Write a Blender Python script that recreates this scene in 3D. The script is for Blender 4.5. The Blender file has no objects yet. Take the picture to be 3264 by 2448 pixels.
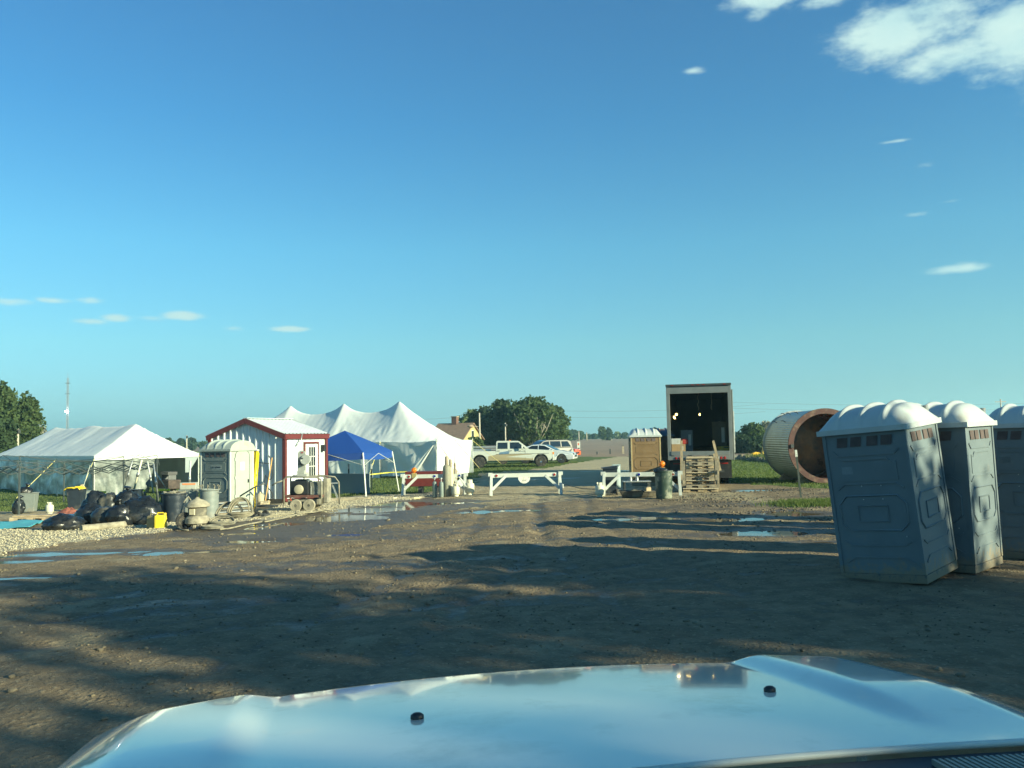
import bpy, math, random
import numpy as np
from mathutils import Vector, Matrix, Euler, noise as mnoise
R = math.radians
rnd = random.Random(7)
nr = np.random.default_rng(11)
scene = bpy.context.scene
col = scene.collection

# ------------------------------------------------------------ camera
F = 2736.0
cam_d = bpy.data.cameras.new("camera"); cam = bpy.data.objects.new("camera", cam_d); col.objects.link(cam)
cam_d.sensor_width = 36.0; cam_d.lens = 36.0 * F / 3264.0
cam_d.clip_start = 0.05; cam_d.clip_end = 6000
CAMZ = 2.1
cam.matrix_world = Matrix.Translation((0, 0, CAMZ)) @ Matrix.Rotation(R(93.5), 4, 'X') @ Matrix.Rotation(R(-1.05), 4, 'Z')
scene.camera = cam
CM = cam.matrix_world.to_3x3()

# ------------------------------------------------------------ sky, sun, exposure
SUN_EL = 17.5; SUN_AZ = 120.0          # azimuth clockwise from +Y
sdir = Vector((math.sin(R(SUN_AZ)) * math.cos(R(SUN_EL)), math.cos(R(SUN_AZ)) * math.cos(R(SUN_EL)), math.sin(R(SUN_EL))))
w = bpy.data.worlds.new("World"); scene.world = w; w.use_nodes = True
nt = w.node_tree; nt.nodes.clear()
out = nt.nodes.new("ShaderNodeOutputWorld"); bg = nt.nodes.new("ShaderNodeBackground")
sky = nt.nodes.new("ShaderNodeTexSky"); sky.sky_type = 'NISHITA'; sky.sun_disc = False
sky.sun_elevation = R(SUN_EL); sky.sun_rotation = R(SUN_AZ); sky.altitude = 200; sky.air_density = 1.0; sky.dust_density = 0.15; sky.ozone_density = 1.6
bg.inputs[1].default_value = 0.080
sun_d = bpy.data.lights.new("sun", 'SUN'); sun_d.energy = 4.8; sun_d.angle = R(0.53); sun_d.color = (1.0, 0.985, 0.66)
sun = bpy.data.objects.new("sun", sun_d); col.objects.link(sun)
sun.rotation_euler = (-sdir).to_track_quat('-Z', 'Y').to_euler(); sun.location = (60, -35, 40)
scene.view_settings.view_transform = 'Standard'; scene.view_settings.look = 'None'
scene.view_settings.exposure = 1.17; scene.view_settings.gamma = 1.0
scene.render.engine = 'CYCLES'
try:
    scene.cycles.max_bounces = 6; scene.cycles.transparent_max_bounces = 12
except Exception: pass

# ------------------------------------------------------------ geometry of the view
def terrain(x, y):
    z = -0.7 * math.exp(-((x + 24) ** 2 + (y - 44) ** 2) / 324.0)
    z += 0.10 * math.exp(-((x - 6.5) ** 2 + (y - 12) ** 2) / 30.0)
    return z
def terrain_np(x, y):
    return -0.7 * np.exp(-((x + 24) ** 2 + (y - 44) ** 2) / 324.0) + 0.10 * np.exp(-((x - 6.5) ** 2 + (y - 12) ** 2) / 30.0)
def ray(px, py):
    d = CM @ Vector(((px - 1632) / F, -(py - 1224) / F, -1.0))
    return d
def at(px, py, dz=0.0):
    """ground point seen at photo position px,py"""
    d = ray(px, py); z = 0.0; p = None
    for _ in range(30):
        t = (z + dz - CAMZ) / d.z
        if t < 0: t = 400
        p = Vector((0, 0, CAMZ)) + d * t
        z = terrain(p.x, p.y)
    return Vector((p.x, p.y, z + dz))
def pt(px, py, Y):
    """point seen at px,py at depth Y"""
    d = ray(px, py); t = Y / d.y
    return Vector((0, 0, CAMZ)) + d * t
def gnd(x, y): return Vector((x, y, terrain(x, y)))

# ------------------------------------------------------------ numpy value noise
def _hash(ix, iy, seed):
    n = (ix.astype(np.int64) * 374761393 + iy.astype(np.int64) * 668265263 + seed * 1442695041) & 0x7fffffff
    n = ((n ^ (n >> 13)) * 1274126177) & 0x7fffffff
    return ((n ^ (n >> 16)) & 0xffff) / 65535.0
def vnoise(x, y, seed=0):
    x = np.asarray(x, float); y = np.asarray(y, float)
    ix = np.floor(x); iy = np.floor(y); fx = x - ix; fy = y - iy
    fx = fx * fx * (3 - 2 * fx); fy = fy * fy * (3 - 2 * fy)
    a = _hash(ix, iy, seed); b = _hash(ix + 1, iy, seed); c = _hash(ix, iy + 1, seed); d = _hash(ix + 1, iy + 1, seed)
    return (a * (1 - fx) + b * fx) * (1 - fy) + (c * (1 - fx) + d * fx) * fy
def fbm(x, y, seed=0, o=4):
    s = 0; a = 0.5
    for i in range(o):
        s = s + a * vnoise(x * 2 ** i, y * 2 ** i, seed + i * 17); a *= 0.5
    return s / (1 - 0.5 ** o)
def sstep(a, b, v):
    t = np.clip((v - a) / (b - a), 0, 1); return t * t * (3 - 2 * t)

# ------------------------------------------------------------ materials
MATS = {}
def mat(name, color, rough=0.7, metal=0.0, var=0.12, nscale=6.0, bump=0.0, bscale=40.0, dirt=None, dirt_amt=0.0, dirt_scale=3.0,
        coat=0.0, emit=None, estr=0.0, trans=0.0, alpha=1.0, rvar=0.1, spec=0.5, coords='Object', sub=None):
    if name in MATS: return MATS[name]
    m = bpy.data.materials.new(name); m.use_nodes = True; MATS[name] = m
    n = m.node_tree.nodes; l = m.node_tree.links; b = n["Principled BSDF"]
    b.inputs["Metallic"].default_value = metal; b.inputs["Specular IOR Level"].default_value = spec
    b.inputs["Coat Weight"].default_value = coat; b.inputs["Coat Roughness"].default_value = 0.04
    b.inputs["Transmission Weight"].default_value = trans; b.inputs["Alpha"].default_value = alpha
    tc = n.new("ShaderNodeTexCoord")
    no = n.new("ShaderNodeTexNoise"); no.inputs["Scale"].default_value = nscale; no.inputs["Detail"].default_value = 6
    l.new(tc.outputs[coords], no.inputs["Vector"])
    mr = n.new("ShaderNodeMapRange"); l.new(no.outputs[0], mr.inputs[0])
    mr.inputs[1].default_value = 0.3; mr.inputs[2].default_value = 0.7
    mr.inputs[3].default_value = 1 - var; mr.inputs[4].default_value = 1 + var
    mx = n.new("ShaderNodeVectorMath"); mx.operation = 'SCALE'; mx.inputs[0].default_value = color[:3]; l.new(mr.outputs[0], mx.inputs[3])
    last = mx.outputs[0]
    if dirt:
        n2 = n.new("ShaderNodeTexNoise"); n2.inputs["Scale"].default_value = dirt_scale; n2.inputs["Detail"].default_value = 8; n2.inputs["Roughness"].default_value = 0.65
        l.new(tc.outputs[coords], n2.inputs["Vector"])
        r2 = n.new("ShaderNodeMapRange"); l.new(n2.outputs[0], r2.inputs[0]); r2.inputs[1].default_value = 0.62 - 0.35 * dirt_amt; r2.inputs[2].default_value = 0.75 - 0.2 * dirt_amt
        r2.inputs[4].default_value = min(1, .4 + dirt_amt)
        mc = n.new("ShaderNodeMix"); mc.data_type = 'RGBA'; l.new(r2.outputs[0], mc.inputs[0]); l.new(last, mc.inputs[6]); mc.inputs[7].default_value = (*dirt, 1)
        last = mc.outputs[2]
    l.new(last, b.inputs["Base Color"])
    rr = n.new("ShaderNodeMapRange"); l.new(no.outputs[0], rr.inputs[0]); rr.inputs[3].default_value = max(0.02, rough - rvar); rr.inputs[4].default_value = min(1, rough + rvar)
    l.new(rr.outputs[0], b.inputs["Roughness"])
    if bump:
        bn = n.new("ShaderNodeTexNoise"); bn.inputs["Scale"].default_value = bscale; bn.inputs["Detail"].default_value = 5; l.new(tc.outputs[coords], bn.inputs["Vector"])
        bp = n.new("ShaderNodeBump"); bp.inputs["Strength"].default_value = bump; bp.inputs["Distance"].default_value = 0.02
        l.new(bn.outputs[0], bp.inputs["Height"]); l.new(bp.outputs[0], b.inputs["Normal"])
    if emit:
        b.inputs["Emission Color"].default_value = (*emit, 1); b.inputs["Emission Strength"].default_value = estr
    return m
def translucent(m, color, fac):
    n = m.node_tree.nodes; l = m.node_tree.links; b = n["Principled BSDF"]
    t = n.new("ShaderNodeBsdfTranslucent"); t.inputs[0].default_value = (*color, 1)
    mx = n.new("ShaderNodeMixShader"); mx.inputs[0].default_value = fac
    o = n["Material Output"]; l.new(b.outputs[0], mx.inputs[1]); l.new(t.outputs[0], mx.inputs[2]); l.new(mx.outputs[0], o.inputs[0])
    return m

# ------------------------------------------------------------ mesh builder
class MB:
    def __init__(s): s.v = []; s.f = []
    def add(s, vs, fs):
        k = len(s.v); s.v += [tuple(v) for v in vs]; s.f += [tuple(i + k for i in f) for f in fs]; return s
    def box(s, c, size, rz=0.0, M=None):
        hx, hy, hz = size[0] / 2, size[1] / 2, size[2] / 2
        P = [Vector((x, y, z)) for x in (-hx, hx) for y in (-hy, hy) for z in (-hz, hz)]
        T = Matrix.Translation(c) @ (M.to_4x4() if M is not None else Matrix.Rotation(rz, 4, 'Z'))
        s.add([T @ p for p in P], [(0, 1, 3, 2), (4, 6, 7, 5), (0, 4, 5, 1), (2, 3, 7, 6), (0, 2, 6, 4), (1, 5, 7, 3)]); return s
    def bar(s, a, b, wd, th, up=(0, 0, 1)):
        """rectangular bar from a to b; wd across, th along up"""
        a = Vector(a); b = Vector(b); d = (b - a); L = d.length; d.normalize(); up = Vector(up)
        x = d.cross(up)
        if x.length < 1e-4: x = d.cross(Vector((0, 1, 0)))
        x.normalize(); u = x.cross(d)
        M = Matrix((x, d, u)).transposed(); s.box((a + b) / 2, (wd, L, th), M=M); return s
    def tube(s, pts, r, n=8, cap=True, closed=False):
        pts = [Vector(p) for p in pts]; N = len(pts)
        rs = r if isinstance(r, (list, tuple)) else [r] * N
        rings = []; prev = None
        for i, p in enumerate(pts):
            if closed: d = pts[(i + 1) % N] - pts[i - 1]
            else: d = (pts[min(i + 1, N - 1)] - pts[max(i - 1, 0)])
            if d.length < 1e-9: d = Vector((0, 0, 1))
            d.normalize()
            if prev is None: a = d.orthogonal().normalized()
            else:
                a = prev - d * prev.dot(d)
                a = a.normalized() if a.length > 1e-6 else d.orthogonal().normalized()
            prev = a; b = d.cross(a)
            rings.append([p + (a * math.cos(2 * math.pi * k / n) + b * math.sin(2 * math.pi * k / n)) * rs[i] for k in range(n)])
        vs = [v for rg in rings for v in rg]; fs = []
        for i in range(N - 1 if not closed else N):
            j = (i + 1) % N
            for k in range(n): fs.append((i * n + k, i * n + (k + 1) % n, j * n + (k + 1) % n, j * n + k))
        if cap and not closed: fs.append(tuple(range(n - 1, -1, -1))); fs.append(tuple((N - 1) * n + k for k in range(n)))
        s.add(vs, fs); return s
    def cyl(s, a, b, r, r2=None, n=16): return s.tube([a, b], [r, r if r2 is None else r2], n)
    def lathe(s, prof, c=(0, 0, 0), n=20, M=None):
        """prof: (r,z) list"""
        c = Vector(c); vs = []; fs = []
        for (r, z) in prof:
            for k in range(n):
                v = Vector((max(r, 1e-4) * math.cos(2 * math.pi * k / n), max(r, 1e-4) * math.sin(2 * math.pi * k / n), z))
                if M is not None: v = M @ v
                vs.append(v + c)
        for i in range(len(prof) - 1):
            for k in range(n): fs.append((i * n + k, i * n + (k + 1) % n, (i + 1) * n + (k + 1) % n, (i + 1) * n + k))
        fs.append(tuple(range(n - 1, -1, -1))); fs.append(tuple((len(prof) - 1) * n + k for k in range(n)))
        s.add(vs, fs); return s
    def prism(s, poly, a, b, axis='y', M=None):
        """poly in the plane across axis, extruded from a to b. axis y: poly=(x,z); axis x: poly=(y,z); axis z: poly=(x,y)"""
        def mk(p, t):
            if axis == 'y': return Vector((p[0], t, p[1]))
            if axis == 'x': return Vector((t, p[0], p[1]))
            return Vector((p[0], p[1], t))
        n = len(poly); vs = [mk(p, a) for p in poly] + [mk(p, b) for p in poly]
        if M is not None: vs = [M @ v for v in vs]
        fs = [tuple(range(n)), tuple(range(2 * n - 1, n - 1, -1))] + [(i, i + n, (i + 1) % n + n, (i + 1) % n) for i in range(n)]
        s.add(vs, fs); return s
    def quad(s, *p): return s.add(p, [tuple(range(len(p)))])
    def grid(s, nu, nv, fn):
        vs = [fn(i / nu, j / nv) for j in range(nv + 1) for i in range(nu + 1)]
        fs = [(j * (nu + 1) + i, j * (nu + 1) + i + 1, (j + 1) * (nu + 1) + i + 1, (j + 1) * (nu + 1) + i) for j in range(nv) for i in range(nu)]
        s.add(vs, fs); return s
    def build(s, name, m, parent=None, smooth=False, bevel=0.0, auto=None, recalc=True, solid=0.0):
        me = bpy.data.meshes.new(name); me.from_pydata(s.v, [], s.f)
        if recalc:
            import bmesh
            bm = bmesh.new(); bm.from_mesh(me); bmesh.ops.recalc_face_normals(bm, faces=bm.faces); bm.to_mesh(me); bm.free()
        me.materials.append(m)
        if smooth or auto:
            me.polygons.foreach_set("use_smooth", [True] * len(me.polygons))
            if auto: me.set_sharp_from_angle(angle=R(auto))
        o = bpy.data.objects.new(name, me); col.objects.link(o)
        if parent is not None: o.parent = parent
        if solid:
            sm = o.modifiers.new("thickness", 'SOLIDIFY'); sm.thickness = solid; sm.offset = 0
        if bevel:
            bv = o.modifiers.new("bevel", 'BEVEL'); bv.width = bevel; bv.segments = 2; bv.limit_method = 'ANGLE'; bv.angle_limit = R(40)
        return o
def tag(o, label=None, cat=None, group=None, kind=None):
    if label: o['label'] = label
    if cat: o['category'] = cat
    if group: o['group'] = group
    if kind: o['kind'] = kind
    return o
def thing(name, loc, rz=0.0, label=None, cat=None, group=None, sc=1.0, rx=0.0, ry=0.0):
    o = bpy.data.objects.new(name, None); o.empty_display_size = 0.2; col.objects.link(o)
    o.location = loc; o.rotation_euler = (rx, ry, rz); o.scale = (sc, sc, sc)
    return tag(o, label, cat, group)
def dup(src, loc, rz=None, label=None, group=None, sc=None, rot=None):
    def rec(o, par):
        c = o.copy(); col.objects.link(c)
        if par is not None: c.parent = par
        for ch in list(o.children): rec(ch, c)
        return c
    c = rec(src, None); c.location = loc
    if rot is not None: c.rotation_euler = rot
    elif rz is not None: c.rotation_euler = (0, 0, rz)
    if sc: c.scale = (sc, sc, sc)
    if label: c['label'] = label
    if group: c['group'] = group
    return c
def npmesh(name, V, faces_flat, nper, m, smooth=False, parent=None):
    """V (n,3), faces_flat int array, nper verts per face"""
    me = bpy.data.meshes.new(name); nv = len(V); nf = len(faces_flat) // nper
    me.vertices.add(nv); me.vertices.foreach_set("co", np.asarray(V, np.float32).ravel())
    me.loops.add(nf * nper); me.loops.foreach_set("vertex_index", np.asarray(faces_flat, np.int32))
    me.polygons.add(nf); me.polygons.foreach_set("loop_start", np.arange(0, nf * nper, nper, dtype=np.int32))
    try: me.polygons.foreach_set("loop_total", np.full(nf, nper, np.int32))
    except Exception: pass
    if smooth: me.polygons.foreach_set("use_smooth", np.ones(nf, bool))
    me.update(calc_edges=True); me.validate()
    me.materials.append(m)
    o = bpy.data.objects.new(name, me); col.objects.link(o)
    if parent is not None: o.parent = parent
    return o

# ------------------------------------------------------------ sky with clouds
N = nt.nodes; Lk = nt.links
def wm(op, a, b=None, c=None):
    x = N.new("ShaderNodeMath"); x.operation = op
    for i, v in enumerate((a, b, c)):
        if v is None: continue
        if isinstance(v, (int, float)): x.inputs[i].default_value = v
        else: Lk.new(v, x.inputs[i])
    return x.outputs[0]
tc = N.new("ShaderNodeTexCoord"); sp = N.new("ShaderNodeSeparateXYZ"); Lk.new(tc.outputs["Generated"], sp.inputs[0])
az = wm('ARCTAN2', sp.outputs[0], sp.outputs[1]); el = wm('ARCSINE', sp.outputs[2])
cmb = N.new("ShaderNodeCombineXYZ"); Lk.new(az, cmb.inputs[0]); Lk.new(wm('MULTIPLY', el, 2.2), cmb.inputs[1])
nz = N.new("ShaderNodeTexNoise"); nz.inputs["Scale"].default_value = 26; nz.inputs["Detail"].default_value = 9; nz.inputs["Roughness"].default_value = 0.66
Lk.new(cmb.outputs[0], nz.inputs["Vector"])
nz2 = N.new("ShaderNodeTexNoise"); nz2.inputs["Scale"].default_value = 9; nz2.inputs["Detail"].default_value = 5; Lk.new(cmb.outputs[0], nz2.inputs["Vector"])
def azel(px, py):
    d = ray(px, py).normalized(); return math.atan2(d.x, d.y), math.asin(d.z)
CLOUDS = [ # px, py, rx, ry, strength
    (2830, 110, 160, 80, 1.3), (2980, 60, 160, 90, 1.1), (3060, 170, 180, 70, 1.0), (2930, 215, 90, 50, 1.0), (3240, 110, 150, 110, 1.25), (2740, 150, 90, 50, .9), (3200, 215, 130, 60, .8), (3110, 60, 100, 60, .6), (3120, 130, 110, 70, .9),
    (2440, -5, 120, 45, 1.15), (2420, 35, 60, 32, .95), (2620, 0, 90, 26, .95), (2208, 226, 44, 15, .95), (3050, 855, 100, 18, 1.0), (3035, 868, 80, 12, .4), (2925, 684, 44, 12, .7), (2860, 450, 50, 7, .75), (2960, 525, 40, 12, .6), (3040, 640, 60, 8, .6),
    (30, 962, 75, 14, .95), (165, 958, 50, 11, .95), (290, 957, 42, 11, .8), (285, 1024, 55, 11, .95), (375, 1014, 50, 14, 1.1), (470, 1014, 60, 12, .85), (580, 1006, 70, 17, 1.2), (750, 1047, 45, 10, .8), (920, 1049, 75, 11, 1.1), (2960, 525, 50, 12, .35),
    (2300, -160, 300, 60, .9), (1300, -350, 500, 90, .8), (3700, 200, 300, 120, 1.0), (-600, 600, 300, 60, .8), (600, -500, 400, 60, .8)]
tot = None
for (px, py, rx, ry, st) in CLOUDS:
    a, e = azel(px, py)
    dx = wm('DIVIDE', wm('SUBTRACT', az, a), rx / F); dy = wm('DIVIDE', wm('SUBTRACT', el, e), ry / F)
    g = wm('MULTIPLY', wm('EXPONENT', wm('MULTIPLY', wm('ADD', wm('MULTIPLY', dx, dx), wm('MULTIPLY', dy, dy)), -0.9)), st)
    tot = g if tot is None else wm('MAXIMUM', tot, g)
dens = wm('ADD', tot, wm('MULTIPLY', wm('SUBTRACT', nz.outputs[0], 0.5), 1.35))
dens = wm('ADD', dens, wm('MULTIPLY', wm('SUBTRACT', nz2.outputs[0], 0.5), 0.3))
mr = N.new("ShaderNodeMapRange"); mr.interpolation_type = 'SMOOTHSTEP'; Lk.new(dens, mr.inputs[0]); mr.inputs[1].default_value = 0.36; mr.inputs[2].default_value = 1.18
front = wm('MULTIPLY', mr.outputs[0], wm('GREATER_THAN', tot, 0.03))
dens_f = wm('MULTIPLY', front, 0.92)
tint = N.new("ShaderNodeMix"); tint.data_type = 'RGBA'; tint.blend_type = 'MULTIPLY'; tint.inputs[0].default_value = 1
Lk.new(sky.outputs[0], tint.inputs[6]); 
ramp = N.new("ShaderNodeValToRGB"); Lk.new(wm('MULTIPLY', el, 2.0), ramp.inputs[0])
cr = ramp.color_ramp; cr.elements[0].position = 0.0; cr.elements[0].color = (.27, .55, .90, 1); cr.elements[1].position = .93; cr.elements[1].color = (.28, .72, .96, 1)
for p_, c_ in ((.03, (.27, .56, .90)), (.092, (.31, .58, .79)), (.214, (.37, .71, .79)), (.43, (.35, .81, .92)), (.708, (.27, .74, .96))):
    e_ = cr.elements.new(p_); e_.color = (*c_, 1)
Lk.new(ramp.outputs[0], tint.inputs[7])
mc = N.new("ShaderNodeMix"); mc.data_type = 'RGBA'; Lk.new(dens_f, mc.inputs[0]); Lk.new(tint.outputs[2], mc.inputs[6])
shade = N.new("ShaderNodeMix"); shade.data_type = 'RGBA'; Lk.new(nz2.outputs[0], shade.inputs[0]); shade.inputs[6].default_value = (2.5, 4.3, 4.6, 1); shade.inputs[7].default_value = (5.0, 6.0, 5.2, 1)
Lk.new(shade.outputs[2], mc.inputs[7])
Lk.new(mc.outputs[2], bg.inputs[0]); Lk.new(bg.outputs[0], out.inputs[0])
# ------------------------------------------------------------ ground zones (world polygons)
def wpoly(pxs): return [(at(*p).x, at(*p).y) for p in pxs]
def inside(poly, x, y):
    c = np.zeros(x.shape, bool); n = len(poly)
    for i in range(n):
        x1, y1 = poly[i]; x2, y2 = poly[(i + 1) % n]
        if y1 == y2: continue
        cond = ((y1 > y) != (y2 > y)) & (x < (x2 - x1) * (y - y1) / (y2 - y1) + x1)
        c ^= cond
    return c
near_left = wpoly([(-500, 1655), (-100, 1634), (120, 1628), (330, 1618), (560, 1612), (720, 1606), (1000, 1588), (1180, 1577), (1290, 1579), (1420, 1566), (1495, 1541), (1522, 1510), (1640, 1502), (1742, 1494), (1811, 1481), (1900, 1466), (1975, 1452)])
LAWN_L = near_left + [(12, 95), (-6, 100), (-14, 140), (-400, 400), (-400, 30)]
LAWN_R = wpoly([(2335, 1540), (2430, 1546), (2560, 1550), (2680, 1570), (2900, 1600), (3300, 1640), (4200, 1800)]) + [(200, 60), (200, 74), (15, 74), (9.5, 60)]
VERGE = [(-400, 400), (-20, 150), (-6, 97), (13, 83), (60, 86), (200, 90), (400, 100), (1400, 500), (1400, 2800), (-1400, 2800)]
FIELD = [(-2, 98), (13, 84.5), (60, 88), (160, 100), (260, 200), (200, 470), (-130, 500), (-60, 200)]
FIELD_L = [(-400, 260), (-60, 250), (-90, 420), (-420, 500)]
ROAD = wpoly([(1500, 1543), (1742, 1493), (1811, 1480), (1900, 1465), (1975, 1451)]) + [(12, 82.5), (60, 83), (250, 86), (250, 78), (60, 76.5), (16, 75), (9.7, 66), (8.2, 50)] + wpoly([(2140, 1552), (1900, 1550)])
GRAVEL = [wpoly([(-90, 1698), (0, 1690), (260, 1688), (395, 1672), (560, 1652), (640, 1655), (600, 1676), (520, 1696), (400, 1708), (200, 1732), (0, 1772), (-90, 1792)]),
          wpoly([(560, 1660), (700, 1650), (840, 1628), (960, 1596), (1110, 1584), (1290, 1575), (1400, 1572), (1330, 1588), (1180, 1608), (1080, 1622), (900, 1650), (760, 1662), (640, 1672)])]
# puddles: px centre, half sizes (metres), yaw, depth
PUD = []
def pud(px, py, a, b, rz=0.0): p = at(px, py); PUD.append((p.x, p.y, a, b, rz, p.z))
pud(150, 1764, 1.9, .42, .14); pud(-20, 1788, 1.2, .34, .12); pud(1200, 1622, 1.7, 1.5, .25); pud(1120, 1645, 1.3, 1.0, .2); pud(1300, 1604, 1.4, 1.2, .1); pud(1100, 1652, 1.1, .9, .2); pud(1570, 1628, 1.3, .5, .2); pud(1470, 1600, 1.0, .4, .3)
pud(2455, 1698, 1.05, .62, -.03); pud(2530, 1635, .8, .9, 0.1); pud(2350, 1652, 1.3, .5, 0); pud(2060, 1650, 1.2, .45, 0); pud(790, 1722, .7, .34, 0.1); pud(560, 1758, .9, .26, .1); pud(820, 1680, .5, .55, 0); pud(60, 1838, .9, .16, 0.1); pud(760, 1698, .4, .3, 0); pud(900, 1668, .8, .5, 0)
pud(1730, 1527, 1.4, .5, .1); pud(1990, 1498, 2.5, .45, 0); pud(2400, 1562, 1.2, .6, 0); pud(2600, 1725, .5, .2, 0); pud(1100, 1700, .5, .3, .2)

def axis(lo, hi, flo, fhi, step, g):
    a = list(np.arange(flo, fhi, step)); d = step; v = a[-1]
    while v < hi: d *= g; v += d; a.append(v)
    d = step; v = a[0]; b = []
    while v > lo: d *= g; v -= d; b.append(v)
    return np.array(b[::-1] + a)
ax_x = axis(-1600, 1600, -19, 14, 0.135, 1.085); ax_y = axis(-120, 3000, 3.2, 38, 0.135, 1.07)
GX, GY = np.meshgrid(ax_x, ax_y)
jx = GX + (fbm(GX * .7, GY * .7, 3, 3) - .5) * 2.2 + (fbm(GX * 3, GY * 3, 5, 2) - .5) * .6
jy = GY + (fbm(GX * .7, GY * .7, 9, 3) - .5) * 2.2 + (fbm(GX * 3, GY * 3, 8, 2) - .5) * .6
road = inside(ROAD, GX, jy * .3 + GY * .7)
lawn = (inside(LAWN_L, jx, jy) | inside(LAWN_R, jx, jy) | inside(VERGE, GX, GY)) & ~road
tuft = [at(2600, 1606), at(2700, 1600)]
for t_ in tuft: lawn |= ((jx - t_.x) / .9) ** 2 + ((jy - t_.y) / .8) ** 2 < 1
field = (inside(FIELD, GX, GY) | inside(FIELD_L, GX, GY)) & ~road
lawn &= ~field
grav = np.zeros(GX.shape, bool)
for g_ in GRAVEL: grav |= inside(g_, GX + (jx - GX) * .4, GY + (jy - GY) * .4)
grav &= ~lawn
lot = ~(lawn | field | road)
near = np.exp(-np.maximum(0, GY - 38) / 12) * np.exp(-np.maximum(0, np.abs(GX) - 20) / 10)
bumpy = (fbm(GX * 1.1, GY * 1.1, 21, 5) - .5) * .034 + (fbm(GX * 3.6, GY * 3.6, 22, 2) - .5) * .038
# tyre ruts sweeping from the bottom left towards the gate
TRK = np.zeros(GX.shape)
def rut(x0, y0, x1, y1, bend):
    global TRK
    t = np.clip(((GX - x0) * (x1 - x0) + (GY - y0) * (y1 - y0)) / ((x1 - x0) ** 2 + (y1 - y0) ** 2), 0, 1)
    cx = x0 + (x1 - x0) * t + bend * np.sin(math.pi * t); cy = y0 + (y1 - y0) * t
    d = np.abs((GX - cx) * (y1 - y0) - (GY - cy) * (x1 - x0)) / math.hypot(x1 - x0, y1 - y0)
    e = sstep(0, .1, t) * (1 - sstep(.9, 1, t))
    TRK = np.maximum(TRK, np.exp(-(d / .19) ** 4) * e)
    return (-.028 * np.exp(-(d / .16) ** 2) + .012 * np.exp(-((d - .33) / .12) ** 2)) * e
for rr_ in ((-3.4, 6, -1.2, 30, 1.2), (-1.8, 6, .4, 30, 1.2), (1.5, 8, 1.2, 34, -.8), (3.1, 9, 2.8, 34, -.8), (-8, 12, 4.5, 27, .5), (-7, 11, 5.8, 25.6, .5), (-7, 8.5, 3, 13, .6), (-7, 10, 3, 14.5, .6)): bumpy = bumpy + rut(*rr_)
Z0 = terrain_np(GX, GY)
far_roll = sstep(60, 140, np.abs(GX) * .3 + GY) * (fbm(GX / 170., GY / 170., 40, 2) - .5) * 2.2 + sstep(400, 1500, GY) * (fbm(GX / 500., GY / 500., 44, 2)) * 5
GZ = Z0 + np.where(lot, bumpy - .012, bumpy * .4) * near + far_roll - np.where(lawn, 0, 0)
GZ = GZ + np.where(grav, .03 + (fbm(GX * 5, GY * 5, 31, 2) - .5) * .04, 0) * near
wet = np.zeros(GX.shape)
for (cx, cy, a, b, rz, z) in PUD:
    c, s = math.cos(rz), math.sin(rz)
    u = ((GX - cx) * c + (GY - cy) * s) / a; v = (-(GX - cx) * s + (GY - cy) * c) / b
    rr2 = np.sqrt(u * u + v * v) + (fbm(GX * 1.6, GY * 1.6, 50, 4) - .5) * .9
    m_ = 1 - sstep(.55, 1.25, rr2)
    GZ = GZ * (1 - m_) + (z - .045 + (bumpy) * .55) * m_
    wet = np.maximum(wet, 1 - sstep(.7, 1.9, rr2))
wet = np.maximum(wet, TRK * .55 * (.4 + fbm(GX * 2, GY * 2, 66, 2)))
_wz = inside(wpoly([(560, 1700), (640, 1665), (900, 1648), (1100, 1612), (1330, 1586), (1500, 1590), (1560, 1610), (1350, 1640), (1180, 1690), (900, 1720), (700, 1740)]), GX + (jx - GX) * .6, GY + (jy - GY) * .6)
wet = np.maximum(wet, _wz * .75)
mud = (1 - sstep(25.5, 29.5, GY + (fbm(GX * .4, GY * .4, 67, 3) - .5) * 7)) * (1 - .0 * GX)
mud = np.maximum(mud, sstep(6.5, 9, GX) * .8)
wet = np.maximum(wet, sstep(.50, .64, fbm(GX * .45, GY * .9, 60, 4)) * .6 * sstep(7, 12, GY) * (1 - sstep(28, 36, GY)))
nx, ny = len(ax_x), len(ax_y)
V = np.stack([GX.ravel(), GY.ravel(), GZ.ravel()], 1)
ii, jj = np.meshgrid(np.arange(nx - 1), np.arange(ny - 1))
q = np.stack([jj * nx + ii, jj * nx + ii + 1, (jj + 1) * nx + ii + 1, (jj + 1) * nx + ii], -1)

gm = bpy.data.materials.new("ground_cover"); gm.use_nodes = True
n_ = gm.node_tree.nodes; l_ = gm.node_tree.links; B_ = n_["Principled BSDF"]
def gattr(nm):
    a = n_.new("ShaderNodeAttribute"); a.attribute_name = nm; return a.outputs["Fac"]
def gnoise(s, d=5, rgh=.55, vec=None):
    t = n_.new("ShaderNodeTexNoise"); t.inputs["Scale"].default_value = s; t.inputs["Detail"].default_value = d; t.inputs["Roughness"].default_value = rgh
    l_.new(vec if vec else geo.outputs["Position"], t.inputs["Vector"]); return t.outputs[0]
def gmath(op, a, b=0.0):
    x = n_.new("ShaderNodeMath"); x.operation = op
    for i, v in enumerate((a, b)):
        if isinstance(v, (int, float)): x.inputs[i].default_value = v
        else: l_.new(v, x.inputs[i])
    return x.outputs[0]
def gramp(v, lo, hi, a=0.0, b=1.0):
    x = n_.new("ShaderNodeMapRange"); x.interpolation_type = 'SMOOTHSTEP'; l_.new(v, x.inputs[0])
    x.inputs[1].default_value = lo; x.inputs[2].default_value = hi; x.inputs[3].default_value = a; x.inputs[4].default_value = b; return x.outputs[0]
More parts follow.
